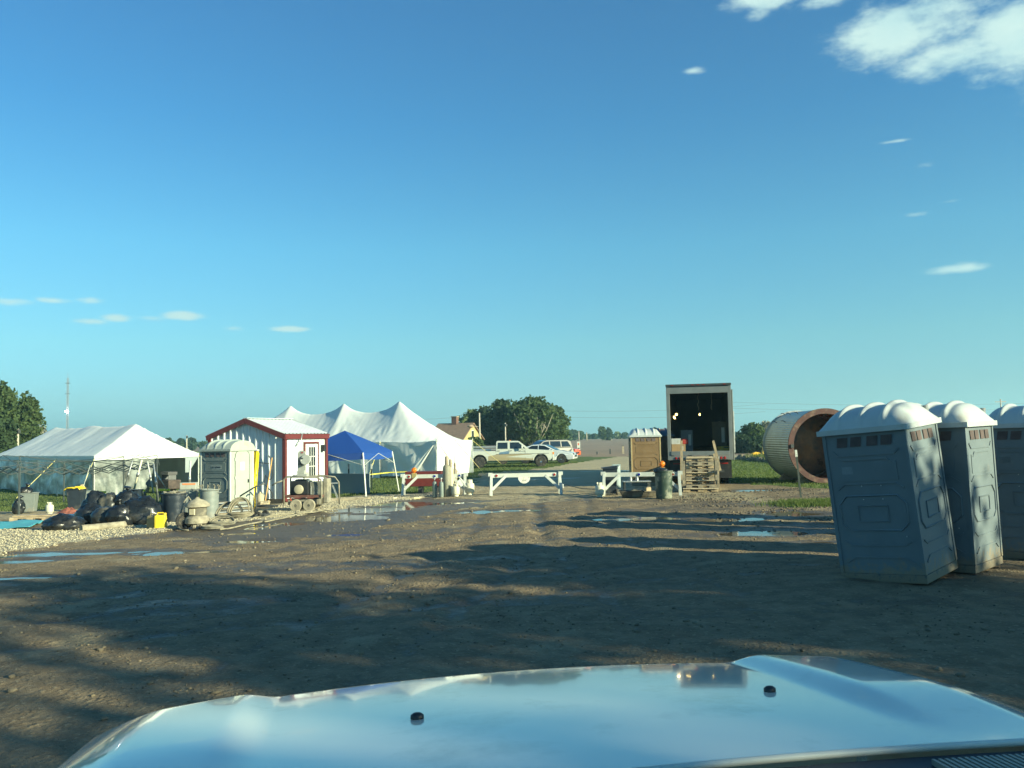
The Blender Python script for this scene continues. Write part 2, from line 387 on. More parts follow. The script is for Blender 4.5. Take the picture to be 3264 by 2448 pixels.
def gmix(f, a, b):
    x = n_.new("ShaderNodeMix"); x.data_type = 'RGBA'
    if isinstance(f, float): x.inputs[0].default_value = f
    else: l_.new(f, x.inputs[0])
    for i, v in ((6, a), (7, b)):
        if isinstance(v, tuple): x.inputs[i].default_value = (*v, 1)
        else: l_.new(v, x.inputs[i])
    return x.outputs[2]
geo = n_.new("ShaderNodeNewGeometry")
N1 = gnoise(.5, 6); N2 = gnoise(3.2, 6, .65); N3 = gnoise(18, 4, .6); N4 = gnoise(70, 3, .6); N5 = gnoise(.04, 4)
dirt_c = gmix(gramp(N1, .38, .62), (.36, .28, .155), (.47, .385, .235))
dirt_c = gmix(gramp(N2, .42, .66), dirt_c, (.25, .19, .11))
dirt_c = gmix(gramp(N3, .52, .72), dirt_c, (.52, .44, .28))
dirt_c = gmix(gramp(N4, .58, .74, 0, .7), dirt_c, (.15, .12, .08))
mudf = gramp(gmath('ADD', gattr('mud'), gmath('MULTIPLY', gmath('SUBTRACT', N1, .5), .8)), .2, .8)
dirt_m = gmix(gramp(N2, .36, .62), (.225, .165, .098), (.165, .118, .068)); dirt_m = gmix(gramp(N3, .56, .74), dirt_m, (.33, .265, .165)); dirt_m = gmix(gramp(N4, .60, .76, 0, .6), dirt_m, (.10, .075, .048))
dirt_m = gmix(gramp(gnoise(.9, 4), .55, .72, 0, .55), dirt_m, (.38, .31, .19))
dirt_c = gmix(gmath('MULTIPLY', mudf, .92), dirt_c, dirt_m)
wv = gmath('ADD', gattr("wet"), gmath('MULTIPLY', gmath('SUBTRACT', N2, .5), 1.0))
wf = gramp(wv, .3, .75)
dirt_w = gmix(gmath('MULTIPLY', wf, .86), dirt_c, (.095, .072, .046))
road_c = gmix(gramp(N1, .35, .65), (.46, .385, .235), (.39, .33, .20)); road_c = gmix(gramp(N3, .45, .7, 0, .6), road_c, (.28, .24, .16))
grav_c = gmix(gramp(N4, .42, .6), (.48, .43, .30), (.25, .215, .15))
gr_c = gmix(gramp(N2, .35, .65), (.060, .098, .020), (.105, .150, .036)); gr_c = gmix(gramp(N3, .5, .7, 0, .5), gr_c, (.16, .17, .065)); gr_c = gmix(gramp(N5, .4, .6, 0, .5), gr_c, (.075, .12, .03))
mp = n_.new("ShaderNodeMapping"); mp.inputs["Scale"].default_value = (.05, 1.1, 1); l_.new(geo.outputs["Position"], mp.inputs[0])
N6 = gnoise(1.0, 5, .6, mp.outputs[0])
fl_c = gmix(gramp(N6, .38, .62), (.25, .175, .12), (.33, .24, .165)); fl_c = gmix(gramp(N5, .35, .6, 0, .5), fl_c, (.20, .145, .10))
c0 = gmix(gramp(gmath('ADD', gattr("road"), gmath('MULTIPLY', gmath('SUBTRACT', N2, .5), .5)), .35, .65), dirt_w, road_c)
c0 = gmix(gramp(gmath('ADD', gattr("gravel"), gmath('MULTIPLY', gmath('SUBTRACT', N3, .5), .9)), .35, .6), c0, grav_c)
lf = gramp(gmath('ADD', gattr("lawn"), gmath('MULTIPLY', gmath('SUBTRACT', N2, .5), .9)), .35, .6)
c0 = gmix(lf, c0, gr_c); c0 = gmix(gattr("field"), c0, fl_c)
l_.new(c0, B_.inputs["Base Color"])
wetmask = gmath('MULTIPLY', wf, gmath('SUBTRACT', 1.0, lf))
l_.new(gramp(wetmask, 0, 1, .95, .42), B_.inputs["Roughness"]); B_.inputs["Specular IOR Level"].default_value = .35
vo = n_.new("ShaderNodeTexVoronoi"); vo.inputs["Scale"].default_value = 16; l_.new(geo.outputs["Position"], vo.inputs["Vector"])
hgt = gmath('ADD', gmath('MULTIPLY', N3, .9), gmath('MULTIPLY', N4, .35)); hgt = gmath('ADD', hgt, gmath('MULTIPLY', gramp(vo.outputs["Distance"], 0, .5, 1, 0), .35)); hgt = gmath('ADD', hgt, gmath('MULTIPLY', N2, 1.5))
bp_ = n_.new("ShaderNodeBump"); bp_.inputs["Strength"].default_value = .9; bp_.inputs["Distance"].default_value = .045; l_.new(hgt, bp_.inputs["Height"]); l_.new(bp_.outputs[0], B_.inputs["Normal"])

zone = np.zeros((ny - 1, nx - 1), int)
def cc(m): return m[:-1, :-1]
zone[cc(lawn)] = 1; zone[cc(field)] = 2; zone[cc(road)] = 3
ATT = dict(lawn=lawn.astype(np.float32), field=field.astype(np.float32), road=road.astype(np.float32), gravel=grav.astype(np.float32), wet=wet.astype(np.float32), mud=mud.astype(np.float32))
for zi, nm in enumerate(("ground", "lawn", "ploughed_field", "dirt_road")):
    qq = q[zone == zi]; used, inv = np.unique(qq.ravel(), return_inverse=True)
    o = npmesh(nm, V[used], inv, 4, gm, smooth=True)
    for k_, a_ in ATT.items():
        at_ = o.data.attributes.new(k_, 'FLOAT', 'POINT'); at_.data.foreach_set("value", a_.ravel()[used])
    tag(o, kind='structure')

wmat = bpy.data.materials.new("puddle_water"); wmat.use_nodes = True
b = wmat.node_tree.nodes["Principled BSDF"]; b.inputs["Base Color"].default_value = (.105, .085, .055, 1); b.inputs["Roughness"].default_value = .06; b.inputs["IOR"].default_value = 1.33; b.inputs["Specular IOR Level"].default_value = .5
tcw = wmat.node_tree.nodes.new("ShaderNodeNewGeometry"); nw = wmat.node_tree.nodes.new("ShaderNodeTexNoise"); nw.inputs["Scale"].default_value = 5; bw = wmat.node_tree.nodes.new("ShaderNodeBump"); bw.inputs["Strength"].default_value = .05; bw.inputs["Distance"].default_value = .01
wmat.node_tree.links.new(tcw.outputs["Position"], nw.inputs["Vector"]); wmat.node_tree.links.new(nw.outputs[0], bw.inputs["Height"]); wmat.node_tree.links.new(bw.outputs[0], b.inputs["Normal"])
for (cx, cy, a, b2, rz, z) in PUD:
    m = MB(); c, s = math.cos(rz), math.sin(rz); P_ = []
    for k in range(28):
        t = 2 * math.pi * k / 28; u = a * 1.15 * math.cos(t); v = b2 * 1.15 * math.sin(t)
        P_.append((cx + u * c - v * s, cy + u * s + v * c, z - .034))
    m.quad(*P_); tag(m.build("puddle", wmat, recalc=False), kind='structure')

# interpolated surface height for scattering
def surf(xs, ys):
    xi = np.clip(np.searchsorted(ax_x, xs) - 1, 0, nx - 2); yi = np.clip(np.searchsorted(ax_y, ys) - 1, 0, ny - 2)
    fx = (xs - ax_x[xi]) / (ax_x[xi + 1] - ax_x[xi]); fy = (ys - ax_y[yi]) / (ax_y[yi + 1] - ax_y[yi])
    return (GZ[yi, xi] * (1 - fx) + GZ[yi, xi + 1] * fx) * (1 - fy) + (GZ[yi + 1, xi] * (1 - fx) + GZ[yi + 1, xi + 1] * fx) * fy
def maskat(M_, xs, ys):
    xi = np.clip(np.searchsorted(ax_x, xs) - 1, 0, nx - 2); yi = np.clip(np.searchsorted(ax_y, ys) - 1, 0, ny - 2)
    return M_[yi, xi]
# stones
ICO = None
def stones(name, xs, ys, rs, m, flat=.7):
    t = (1 + 5 ** .5) / 2
    iv = np.array([(-1, t, 0), (1, t, 0), (-1, -t, 0), (1, -t, 0), (0, -1, t), (0, 1, t), (0, -1, -t), (0, 1, -t), (t, 0, -1), (t, 0, 1), (-t, 0, -1), (-t, 0, 1)]) / 1.9
    fc = np.array([(0, 11, 5), (0, 5, 1), (0, 1, 7), (0, 7, 10), (0, 10, 11), (1, 5, 9), (5, 11, 4), (11, 10, 2), (10, 7, 6), (7, 1, 8), (3, 9, 4), (3, 4, 2), (3, 2, 6), (3, 6, 8), (3, 8, 9), (4, 9, 5), (2, 4, 11), (6, 2, 10), (8, 6, 7), (9, 8, 1)])
    n = len(xs); jit = 1 + (nr.random((n, 12, 1)) - .5) * .7
    st = nr.uniform(.6, 1.4, (n, 1, 3)) * np.array([1, 1, flat])
    an = nr.uniform(0, 6.28, n); c, s = np.cos(an)[:, None], np.sin(an)[:, None]
    vv = iv[None] * jit * st * rs[:, None, None]
    X = vv[..., 0] * c - vv[..., 1] * s; Y = vv[..., 0] * s + vv[..., 1] * c
    Zs = surf(xs, ys)
    P_ = np.stack([X + xs[:, None], Y + ys[:, None], vv[..., 2] + (Zs + rs * .22)[:, None]], -1).reshape(-1, 3)
    ff = (fc[None] + (np.arange(n) * 12)[:, None, None]).ravel()
    return npmesh(name, P_, ff, 3, m)
def stone_mat(name, c1, c2):
    m = mat(name, c1, .9, nscale=3, var=.3, bump=.5, bscale=60)
    n = m.node_tree.nodes; l = m.node_tree.links
    g = n.new("ShaderNodeNewGeometry"); mx = n.new("ShaderNodeMix"); mx.data_type = 'RGBA'
    l.new(g.outputs["Random Per Island"], mx.inputs[0]); mx.inputs[6].default_value = (*c1, 1); mx.inputs[7].default_value = (*c2, 1); l.new(mx.outputs[2], n["Principled BSDF"].inputs["Base Color"])
    return m
gs = stone_mat("limestone_gravel", (.54, .48, .33), (.27, .23, .16)); cs = stone_mat("dirt_clods", (.26, .21, .13), (.09, .07, .045))
xs = nr.uniform(-17, -2, 60000); ys = nr.uniform(13, 34, 60000); k_ = maskat(grav, xs, ys); xs, ys = xs[k_][:14000], ys[k_][:14000]
tag(stones("gravel", xs, ys, nr.uniform(.010, .027, len(xs)), gs), kind='stuff', label="strip of pale crushed limestone gravel along the edge of the muddy lot", cat="gravel")
xs = nr.uniform(-13, 11, 60000); ys = 4.5 + nr.random(60000) ** 1.3 * 27; clus = fbm(xs * .9, ys * .9, 71, 3)
k_ = (clus + nr.normal(0, .06, 60000) > .53) & maskat(lot, xs, ys); xs, ys = xs[k_][:11000], ys[k_][:11000]
tag(stones("dirt_clods", xs, ys, nr.uniform(.005, .017, len(xs)) * (1 + (nr.random(len(xs)) > .985) * 1.0), cs), kind='stuff', label="small stones and clods of mud strewn over the churned lot", cat="stones")
xs = nr.uniform(-12, 10, 2600); ys = 5 + nr.random(2600) ** 1.2 * 24; k_ = maskat(lot, xs, ys) & (fbm(xs * .6, ys * .6, 88, 2) > .5); xs, ys = xs[k_][:520], ys[k_][:520]
tag(stones('loose_stones', xs, ys, nr.uniform(.015, .042, len(xs)), stone_mat('loose_stone', (.24, .20, .135), (.11, .09, .06)), .6), kind='stuff', label='scattered fist sized stones pressed into the lot', cat='stones')
# churned mud lumps beside the trailer steps
xs = nr.uniform(5, 13, 9000); ys = nr.uniform(20, 33, 9000); k_ = (fbm(xs * 1.2, ys * 1.2, 75, 3) > .55) & maskat(lot, xs, ys); xs, ys = xs[k_][:1100], ys[k_][:1100]
tag(stones("mud_lumps", xs, ys, nr.uniform(.015, .045, len(xs)), stone_mat('mud_lump', (.16, .13, .09), (.10, .08, .055)), .5), kind='stuff', label="lumps of churned mud to the right of the pallet steps", cat="mud")
# grass blades
def blades(name, xs, ys, h, wd, m):
    n = len(xs); z = surf(xs, ys); an = nr.uniform(0, 3.14, n); hh = h * nr.uniform(.5, 1.3, n); lean = nr.normal(0, .35, (n, 2)) * hh[:, None]
    dx, dy = np.cos(an) * wd / 2, np.sin(an) * wd / 2
    P_ = np.stack([np.stack([xs - dx, ys - dy, z - .01], -1), np.stack([xs + dx, ys + dy, z - .01], -1), np.stack([xs + lean[:, 0], ys + lean[:, 1], z + hh], -1)], 1).reshape(-1, 3)
    return npmesh(name, P_, np.arange(3 * n), 3, m)
grm = stone_mat("grass_blades", (.06, .10, .022), (.14, .165, .055)); grm.node_tree.nodes["Principled BSDF"].inputs["Roughness"].default_value = .6; translucent(grm, (.16, .25, .04), .3)
xs = nr.uniform(-30, 22, 420000); ys = 20 + nr.random(420000) * 50; k_ = maskat(lawn, xs, ys) & (np.abs(xs / ys + .0) < .72) & (nr.random(420000) < 30 / ys) ; xs, ys = xs[k_][:90000], ys[k_][:90000]
tag(blades("grass", xs, ys, .075, .05, grm), kind='stuff', label="short green grass round the tents, cars and culvert", cat="grass")
xs = nr.normal(0, 1, 7000) * .55; ys = nr.normal(0, 1, 7000) * .42; xs = xs + np.where(np.arange(7000) % 3, tuft[0].x, tuft[1].x); ys = ys + tuft[0].y + (np.arange(7000) % 3 == 0) * .4
tag(blades("weeds", xs, ys, .12, .03, grm), kind='stuff', label="ragged tuft of weeds on the mud beside the nearest portable toilet", cat="weeds")
# ------------------------------------------------------------ common materials
M_white = mat("white_paint", (.50, .52, .47), .45, var=.05, dirt=(.34, .29, .2), dirt_amt=.18, dirt_scale=2.5)
M_steel = mat("galvanised_steel", (.42, .44, .43), .45, .7, var=.15, nscale=12)
M_dgrey = mat("dark_steel", (.07, .075, .075), .5, .3, var=.25)
M_black = mat("black_plastic", (.018, .020, .022), .45, var=.3, dirt=(.12, .1, .07), dirt_amt=.12)
M_rubber = mat("tyre_rubber", (.022, .022, .021), .85, var=.3, dirt=(.16, .14, .10), dirt_amt=.35, dirt_scale=8)
M_muddy = mat("dried_mud_coat", (.30, .265, .19), .9, var=.35, nscale=8, bump=.3)
M_wood = mat("pallet_wood", (.44, .34, .21), .85, var=.3, nscale=5, bump=.3, bscale=30, dirt=(.16, .13, .09), dirt_amt=.3)
M_wood2 = mat("weathered_wood", (.30, .255, .18), .9, var=.3, nscale=7, bump=.3, dirt=(.12, .1, .07), dirt_amt=.3)
M_glass = mat("dark_glass", (.012, .018, .022), .06, var=.1, rvar=.02, spec=.8)
M_yellow = mat("yellow_plastic", (.75, .55, .03), .45, var=.1, dirt=(.3, .25, .12), dirt_amt=.12)
M_chrome = mat("chrome", (.6, .6, .6), .15, .9, var=.05)
M_red = mat("red_lens", (.26, .015, .012), .25, var=.1)
M_orange = mat("orange_lens", (.95, .28, .02), .3, var=.1)
M_hose = mat("muddy_hose", (.22, .20, .145), .85, var=.4, nscale=10)
M_blackhose = mat("black_hose", (.03, .035, .04), .6, var=.3)
M_propane = mat("propane_paint", (.58, .56, .43), .45, var=.06, dirt=(.35, .28, .16), dirt_amt=.2, dirt_scale=6)

# ------------------------------------------------------------ portable toilets
def portable_toilet(name, loc, rz, body_m, roof_m, door_m, label, group, front_hip, front='door', w=1.14, d=1.2, sc=1.0, rx=0, ry=0, trim=None, vent=True):
    t = thing(name, loc, rz, label, "portable toilet", group, sc, rx, ry)
    trim = trim or body_m; base_m = mat('toilet_base_grey', (.05, .07, .08), .6)
    RIM = 2.06; H = .27
    MB().box((0, 0, .06), (w + .02, d + .02, .11)).build("base", base_m, t, bevel=.01)
    b = MB(); z0, z1 = .12, RIM
    b.box((-w / 2 + .02, 0, (z0 + z1) / 2), (.04, d - .06, z1 - z0)); b.box((w / 2 - .02, 0, (z0 + z1) / 2), (.04, d - .06, z1 - z0))
    b.box((0, d / 2 - .02, (z0 + z1) / 2), (w - .06, .04, z1 - z0)); b.box((0, -d / 2 + .02, (z0 + z1) / 2), (w - .06, .04, z1 - z0))
    # embossed relief on a wall: f maps (u in -.5...5, z, out) to a point
    def relief(f, W):
        def line(pts, r=.013, closed=False):
            b.tube([f(u * W, z, .004) for u, z in pts], r, 4, closed=closed)
        a = .40
        line([(-a, 1.79), (-a + .06, 1.72), (a - .06, 1.72), (a, 1.79)]); line([(-a + .1, 1.66), (a - .16, 1.66), (a - .1, 1.60)])
        line([(-a, 1.26), (-a + .09, 1.33), (a - .09, 1.33), (a, 1.26)], .012)
        b.box(f(0, 1.50, .0), (W * .7 if abs((f(1, 0, 0) - f(0, 0, 0)).x) > .5 else .016, .016 if abs((f(1, 0, 0) - f(0, 0, 0)).x) > .5 else W * .7, .26))
        line([(-a + .09, .70), (-a, .80), (-a, 1.06), (-a + .09, 1.17), (a - .09, 1.17), (a, 1.06), (a, .80), (a - .09, .70)], .014, True)
        line([(-.18, .82), (-.18, 1.03), (.18, 1.03), (.18, .82)], .012, True)
        line([(-a, .56), (-a + .08, .50), (a - .08, .50), (a, .56)], .010); line([(-a, .27), (-a + .1, .34), (a - .1, .34), (a, .27)], .013)
    walls = [(lambda u, z, o: Vector((-w / 2 - o, u, z)), d), (lambda u, z, o: Vector((w / 2 + o, u, z)), d), (lambda u, z, o: Vector((u, d / 2 + o, z)), w)]
    if front != 'door': walls.append((lambda u, z, o: Vector((u, -d / 2 - o, z)), w))
    for f, W in walls: relief(f, W)
    b.build("body", body_m, t)
    for sx in (-1, 1):
        for sy in (-1, 1):
            MB().box((sx * (w / 2 - .012), sy * (d / 2 - .012), (z0 + z1) / 2), (.052, .052, z1 - z0 - .004)).build("corner_post", trim, t)
    for f, W in walls:
        s = MB()
        for k, u0 in enumerate((-.34, -.17, .03, .20)):
            a = [(u0, 1.84), (u0 + .13, 1.84), (u0 + .15, 1.97), (u0 + .02, 1.97)]
            s.quad(*[f(u * W, z, .012) for u, z in a])
        s.build("vent_screen", mat("vent_mesh", (.10, .075, .07), .9, var=.3), t, recalc=False)
    # roof: barrel along y with hips and ribs
    rw, rd = w / 2 + .05, d / 2 + .05
    def hipf(v):   # v -1..1 along y
        e = 1.0
        if v > 0 or front_hip: e = min(1.0, (1 - abs(v)) / .34)
        return math.sin(min(1, max(0, e)) * math.pi / 2) ** .8
    def rf(u, v):
        x = (u * 2 - 1); y = v * 2 - 1
        arch = max(0, 1 - abs(x) ** 2.3) ** .62
        h = H * arch * hipf(y)
        rib = 0
        for k in (-.52, -.02, .48):
            rib = max(rib, math.exp(-(((y - k) / .06) ** 4)))
        h += .046 * rib * min(1, h / (H * .35))
        return Vector((x * rw, y * rd, RIM + .03 + h))
    r = MB(); r.grid(26, 64, rf)
    r.box((0, 0, RIM - .005), (rw * 2 + .03, rd * 2 + .03, .07))
    if not front_hip:
        nn = 20; vs = [Vector(((2 * k / nn - 1) * rw, -rd, RIM + .03 + H * max(0, 1 - abs(2 * k / nn - 1) ** 2.3) ** .62)) for k in range(nn + 1)]
        r.quad(*vs)
    r.build("roof", roof_m, t, auto=50)
    if front == 'door':
        D = MB(); dw = w * .30; top = 2.02 if front_hip else 2.02
        pts = [(-dw, .16), (dw, .16)] + [(dw * math.cos(a), 1.86 + .2 * math.sin(a)) for a in [k * math.pi / 10 for k in range(11)]]
        D.prism(pts, -d / 2 - .028, -d / 2 + .0)
        if not front_hip:
            fr = [(-w / 2 + .03, .14), (w / 2 - .03, .14), (w / 2 - .03, RIM - .02)] + [((w / 2 - .05) * math.cos(a), RIM - .02 + .2 * math.sin(a)) for a in [k * math.pi / 12 for k in range(1, 12)]] + [(-w / 2 + .03, RIM - .02)]
            D.prism(fr, -d / 2 - .010, -d / 2 + .0)
        for zz in (1.1, .6): D.tube([(-dw * .7, -d / 2 - .03, zz), (dw * .75, -d / 2 - .03, zz + .0)], .008, 4)
        for zz in (.5, 1.1, 1.7): D.cyl((-dw - .02, -d / 2 - .03, zz), (-dw - .02, -d / 2 - .03, zz + .1), .018)
        do = D.build("door", door_m, t, bevel=.006)
        MB().tube([(p_[0] * 1.02, -d / 2 - .030, p_[1]) for p_ in pts], .009, 4, closed=True).build("door_seam", mat("door_seam_grey", (.14, .15, .12), .7), do)
        MB().box((dw - .07, -d / 2 - .045, 1.02), (.035, .03, .11)).build("handle", M_black, do)
        MB().box((0.0, -d / 2 - .0305, 1.52), (.2, .003, .26)).build("notice", mat("paper_notice", (.8, .8, .74), .8, var=.02), do)
    if front == 'door' and front_hip and vent:
        for (y_, z_) in ((-.12, 1.30), (.16, 1.30), (-.12, 1.12), (.16, 1.12), (.42, .62)): MB().lathe([(.009, 0), (.006, .006)], (w / 2 + .004, y_, z_), 8, Matrix.Rotation(R(90), 3, 'Y')).build("rivet", M_white, t)
        MB().box((w / 2 + .006, -.30, 1.52), (.004, .16, .10)).build("service_label", mat("faded_label", (.20, .24, .25), .6), t)
    if vent:
        MB().cyl((-w / 2 + .06, d / 2 - .10, RIM + .02), (-w / 2 + .06, d / 2 - .10, RIM + .22), .05).build("vent_pipe", mat("vent_pipe_grey", (.18, .2, .21), .6), t, smooth=False)
    return t
M_tgrey = mat("toilet_grey", (.135, .170, .185), .5, var=.08, nscale=3, dirt=(.22, .2, .16), dirt_amt=.08)
def mud_splash(m, top):
    n = m.node_tree.nodes; l = m.node_tree.links; b = n["Principled BSDF"]; src = b.inputs["Base Color"].links[0].from_socket
    tc_ = n.new("ShaderNodeTexCoord"); sp_ = n.new("ShaderNodeSeparateXYZ"); l.new(tc_.outputs["Object"], sp_.inputs[0])
    no_ = n.new("ShaderNodeTexNoise"); no_.inputs["Scale"].default_value = 9; no_.inputs["Detail"].default_value = 8; no_.inputs["Roughness"].default_value = .7; l.new(tc_.outputs["Object"], no_.inputs["Vector"])
    h_ = n.new("ShaderNodeMapRange"); l.new(sp_.outputs[2], h_.inputs[0]); h_.inputs[1].default_value = 0; h_.inputs[2].default_value = top; h_.inputs[3].default_value = .36; h_.inputs[4].default_value = -.25
    ad = n.new("ShaderNodeMath"); ad.operation = 'ADD'; l.new(h_.outputs[0], ad.inputs[0]); l.new(no_.outputs[0], ad.inputs[1])
    r_ = n.new("ShaderNodeMapRange"); l.new(ad.outputs[0], r_.inputs[0]); r_.inputs[1].default_value = .55; r_.inputs[2].default_value = .72; r_.inputs[4].default_value = .75
    mx = n.new("ShaderNodeMix"); mx.data_type = 'RGBA'; l.new(r_.outputs[0], mx.inputs[0]); l.new(src, mx.inputs[6]); mx.inputs[7].default_value = (.24, .19, .12, 1); l.new(mx.outputs[2], b.inputs["Base Color"])
    # faint long scuffs
    return m
mud_splash(M_tgrey, .55); mud_splash(mat('toilet_base_grey', (.05, .07, .08), .6), .5)
M_tlight = mat("toilet_light_trim", (.55, .57, .52), .5, var=.05)
M_twroof = mat("toilet_white_roof", (.50, .54, .53), .4, var=.06, nscale=3, dirt=(.4, .37, .28), dirt_amt=.12)
translucent(M_twroof, (.6, .66, .62), .15)
GT = "grey portable toilets standing in a row"
def corner_loc(cx, cy, th, w=1.14, d=1.2):
    # near corner (side face left, rear face right); th = heading of the left face to the right end
    u = Vector((math.cos(th), math.sin(th))); v = Vector((-math.sin(th), math.cos(th)))
    return u, v
# left faces run to the near corner; heading of the door-to-back axis
thA = R(-46.5)
def row_toilet(cx, cy, th, label, tilt, src=None, sc=1.0):
    # local +y (hip end at the back) points to the right and towards the lens: the far right face
    u = Vector((math.cos(th), math.sin(th)))          # along left face, towards near corner
    v = Vector((-math.sin(th), math.cos(th)))         # along right face, away
    c = Vector((cx, cy)) - u * .6 + v * .57
    loc = gnd(c.x, c.y)
    rz = th - math.pi / 2                              # local +y -> u
    if src is None:
        t = portable_toilet("portable_toilet", loc, rz, M_tgrey, M_twroof, M_tlight, label, GT, True, sc=sc)
    else: t = dup(src, loc, rz, label)
    t.rotation_mode = 'QUATERNION'
    q = Matrix.Rotation(tilt[1], 3, Vector((0, 1, 0))) @ Matrix.Rotation(tilt[0], 3, Vector((1, 0, 0))) @ Matrix.Rotation(rz, 3, 'Z')
    t.rotation_quaternion = q.to_quaternion(); t.scale = (sc * .94, sc * .94, sc)
    return t
c1 = at(2962, 1866); c2 = at(3109, 1832)
T1 = row_toilet(c1.x, c1.y, thA, "nearest grey portable toilet, leaning left, its shaded side facing the camera", (0.0, R(-5.8)), sc=1.0)
T2 = row_toilet(c2.x + .03, c2.y, R(-47), "second grey portable toilet, upright just right of and behind the leaning one", (0.0, R(-1.5)), T1, 1.0)
T3 = row_toilet(8.26, 12.75, R(-47), "grey portable toilet cut off by the right edge of the photo", (0.0, R(-1.0)), T1, 1.0)
for (x, y, l) in ((7.65, 17.25, "grey portable toilet hidden behind the leaning one, third from the far end"), (8.4, 18.45, "grey portable toilet hidden behind the leaning one, second from the far end"), (9.1, 19.85, "grey portable toilet at the far end of the row, behind the leaning one")):
    dup(T1, gnd(x, y), R(-122), l).rotation_mode = 'XYZ'
for o_ in list(col.objects):
    if o_.name.startswith("portable_toilet.") and o_.rotation_mode == 'XYZ' and o_.parent is None: o_.rotation_euler = (0, 0, R(-122)); o_.scale = (1, 1, 1)

M_tside = mat("toilet_side_grey", (.165, .195, .18), .55, var=.12, nscale=3, dirt=(.2, .19, .14), dirt_amt=.15)
M_tfront = mat("toilet_door_cream", (.35, .39, .34), .5, var=.04, dirt=(.26, .23, .16), dirt_amt=.2)
pL = at(747, 1633)
_k = at(733, 1637); _o = Matrix.Rotation(R(68), 3, 'Z') @ Vector((.57, .6, 0)) * .97
TL = portable_toilet("portable_toilet", gnd(_k.x + _o.x, _k.y + _o.y), R(68), M_tside, M_tfront, M_tfront, "cream fronted portable toilet with dark grey side beside the yellow ladder", None, False, trim=M_tlight, sc=.97, vent=False)
MB().box((-.578, -.05, 1.50), (.004, .42, .12)).build("name_plate", mat("name_plate", (.3, .33, .3), .6), TL)
def text(name, s, size, loc, rot, m, parent, ext=.002, align='CENTER'):
    cu = bpy.data.curves.new(name, 'FONT'); cu.body = s; cu.size = size; cu.extrude = ext; cu.align_x = align; cu.align_y = 'CENTER'
    o = bpy.data.objects.new(name, cu); col.objects.link(o)
    dg = bpy.context.evaluated_depsgraph_get(); me = bpy.data.meshes.new_from_object(o.evaluated_get(dg)); bpy.data.objects.remove(o)
    o = bpy.data.objects.new(name, me); col.objects.link(o); me.materials.clear(); me.materials.append(m)
    o.location = loc; o.rotation_euler = rot; o.parent = parent; return o
text("lettering", "JET JOHN", .085, (-.584, -.05, 1.50), (R(90), 0, R(-90)), M_black, TL)
M_tbrown = mat("toilet_brown", (.185, .115, .05), .55, var=.08, nscale=3, dirt=(.24, .19, .12), dirt_amt=.12)
M_ttan = mat("toilet_tan_trim", (.40, .30, .15), .55, var=.05)
pB = at(2046, 1541)
TB = portable_toilet("portable_toilet", gnd(5.52, 36.2), R(87), M_tbrown, M_twroof, M_tbrown, "brown portable toilet with a white ribbed roof left of the open trailer", None, True, trim=M_ttan, vent=False)
M_bluer = mat("toilet_blue_roof", (.06, .13, .22), .5)
TB2 = portable_toilet("portable_toilet", gnd(6.5, 38.6), R(87), mat("toilet_dark_brown", (.13, .085, .05), .6), M_bluer, M_tbrown, "dark portable toilet with a blue roof squeezed between the brown one and trailer", None, True, vent=False, trim=mat("toilet_dark_brown", (.13, .085, .05), .6))

# ------------------------------------------------------------ shed
TH = R(20)
C = gnd(-8.5, 32.0); C.z = terrain(-9, 33)
SH = thing("metal_shed", C, -TH, "white ribbed metal shed with dark red trim and a glazed white door", "shed")
# local: x to the right along long-side normal, so gable face runs to -x, long wall runs +y
W_, L_, EZ, RZ_ = 3.35, 2.75, 2.58, 3.14
M_shed = mat("white_ribbed_sheet", (.56, .61, .62), .4, var=.05, nscale=2, dirt=(.45, .42, .33), dirt_amt=.08)
M_trim = mat("dark_red_trim", (.13, .028, .026), .4, var=.1)
g = MB()
def gz(x): return EZ + (RZ_ - EZ) * (1 - abs(x + W_ / 2) / (W_ / 2))
# gable walls as profiled sheet
for yy, sg in ((0, -1), (L_, 1)):
    pts = [];
    xs_ = []
    x = -W_
    while x < -.001:
        for dx, o in ((0, 0), (.02, .035), (.065, .035), (.085, 0), (.17, 0), (.18, .012), (.20, .012), (.21, 0)): xs_.append((min(x + dx, 0), o))
        x += .29
    xs_.append((0, 0))
    vs = []; fs = []
    for (x, o) in xs_: vs += [(x, yy + sg * o, .18), (x, yy + sg * o, gz(x) - .02)]
    for i in range(len(xs_) - 1): fs.append((2 * i, 2 * i + 2, 2 * i + 3, 2 * i + 1))
    g.add(vs, fs)
for xx, sg in ((0, 1), (-W_, -1)):
    vs = []; fs = []; ys_ = []
    y = 0
    while y < L_ - .01:
        for dy, o in ((0, 0), (.02, .03), (.06, .03), (.08, 0)): ys_.append((min(y + dy, L_), o))
        y += .29
    ys_.append((L_, 0))
    for (y, o) in ys_: vs += [(xx + sg * o * .6, y, .18), (xx + sg * o * .6, y, EZ - .02)]
    for i in range(len(ys_) - 1): fs.append((2 * i, 2 * i + 2, 2 * i + 3, 2 * i + 1))
    g.add(vs, fs)
g.build("wall", M_shed, SH)
rf_ = MB(); ov = .12
for sgn in (-1, 1):
    vs = []; fs = []; k = 0; y = -ov
    prof = []
    while y < L_ + ov - .01:
        for dy, o in ((0, 0), (.02, .03), (.05, .03), (.07, 0)): prof.append((min(y + dy, L_ + ov), o))
        y += .24
    prof.append((L_ + ov, 0))
    xe = (W_ / 2 + .1) * sgn
    for (y, o) in prof: vs += [(-W_ / 2, y, RZ_ + .05 + o), (-W_ / 2 + xe, y, EZ - .035 + .05 + o)]
    for i in range(len(prof) - 1): fs.append((2 * i, 2 * i + 2, 2 * i + 3, 2 * i + 1))
    rf_.add(vs, fs)
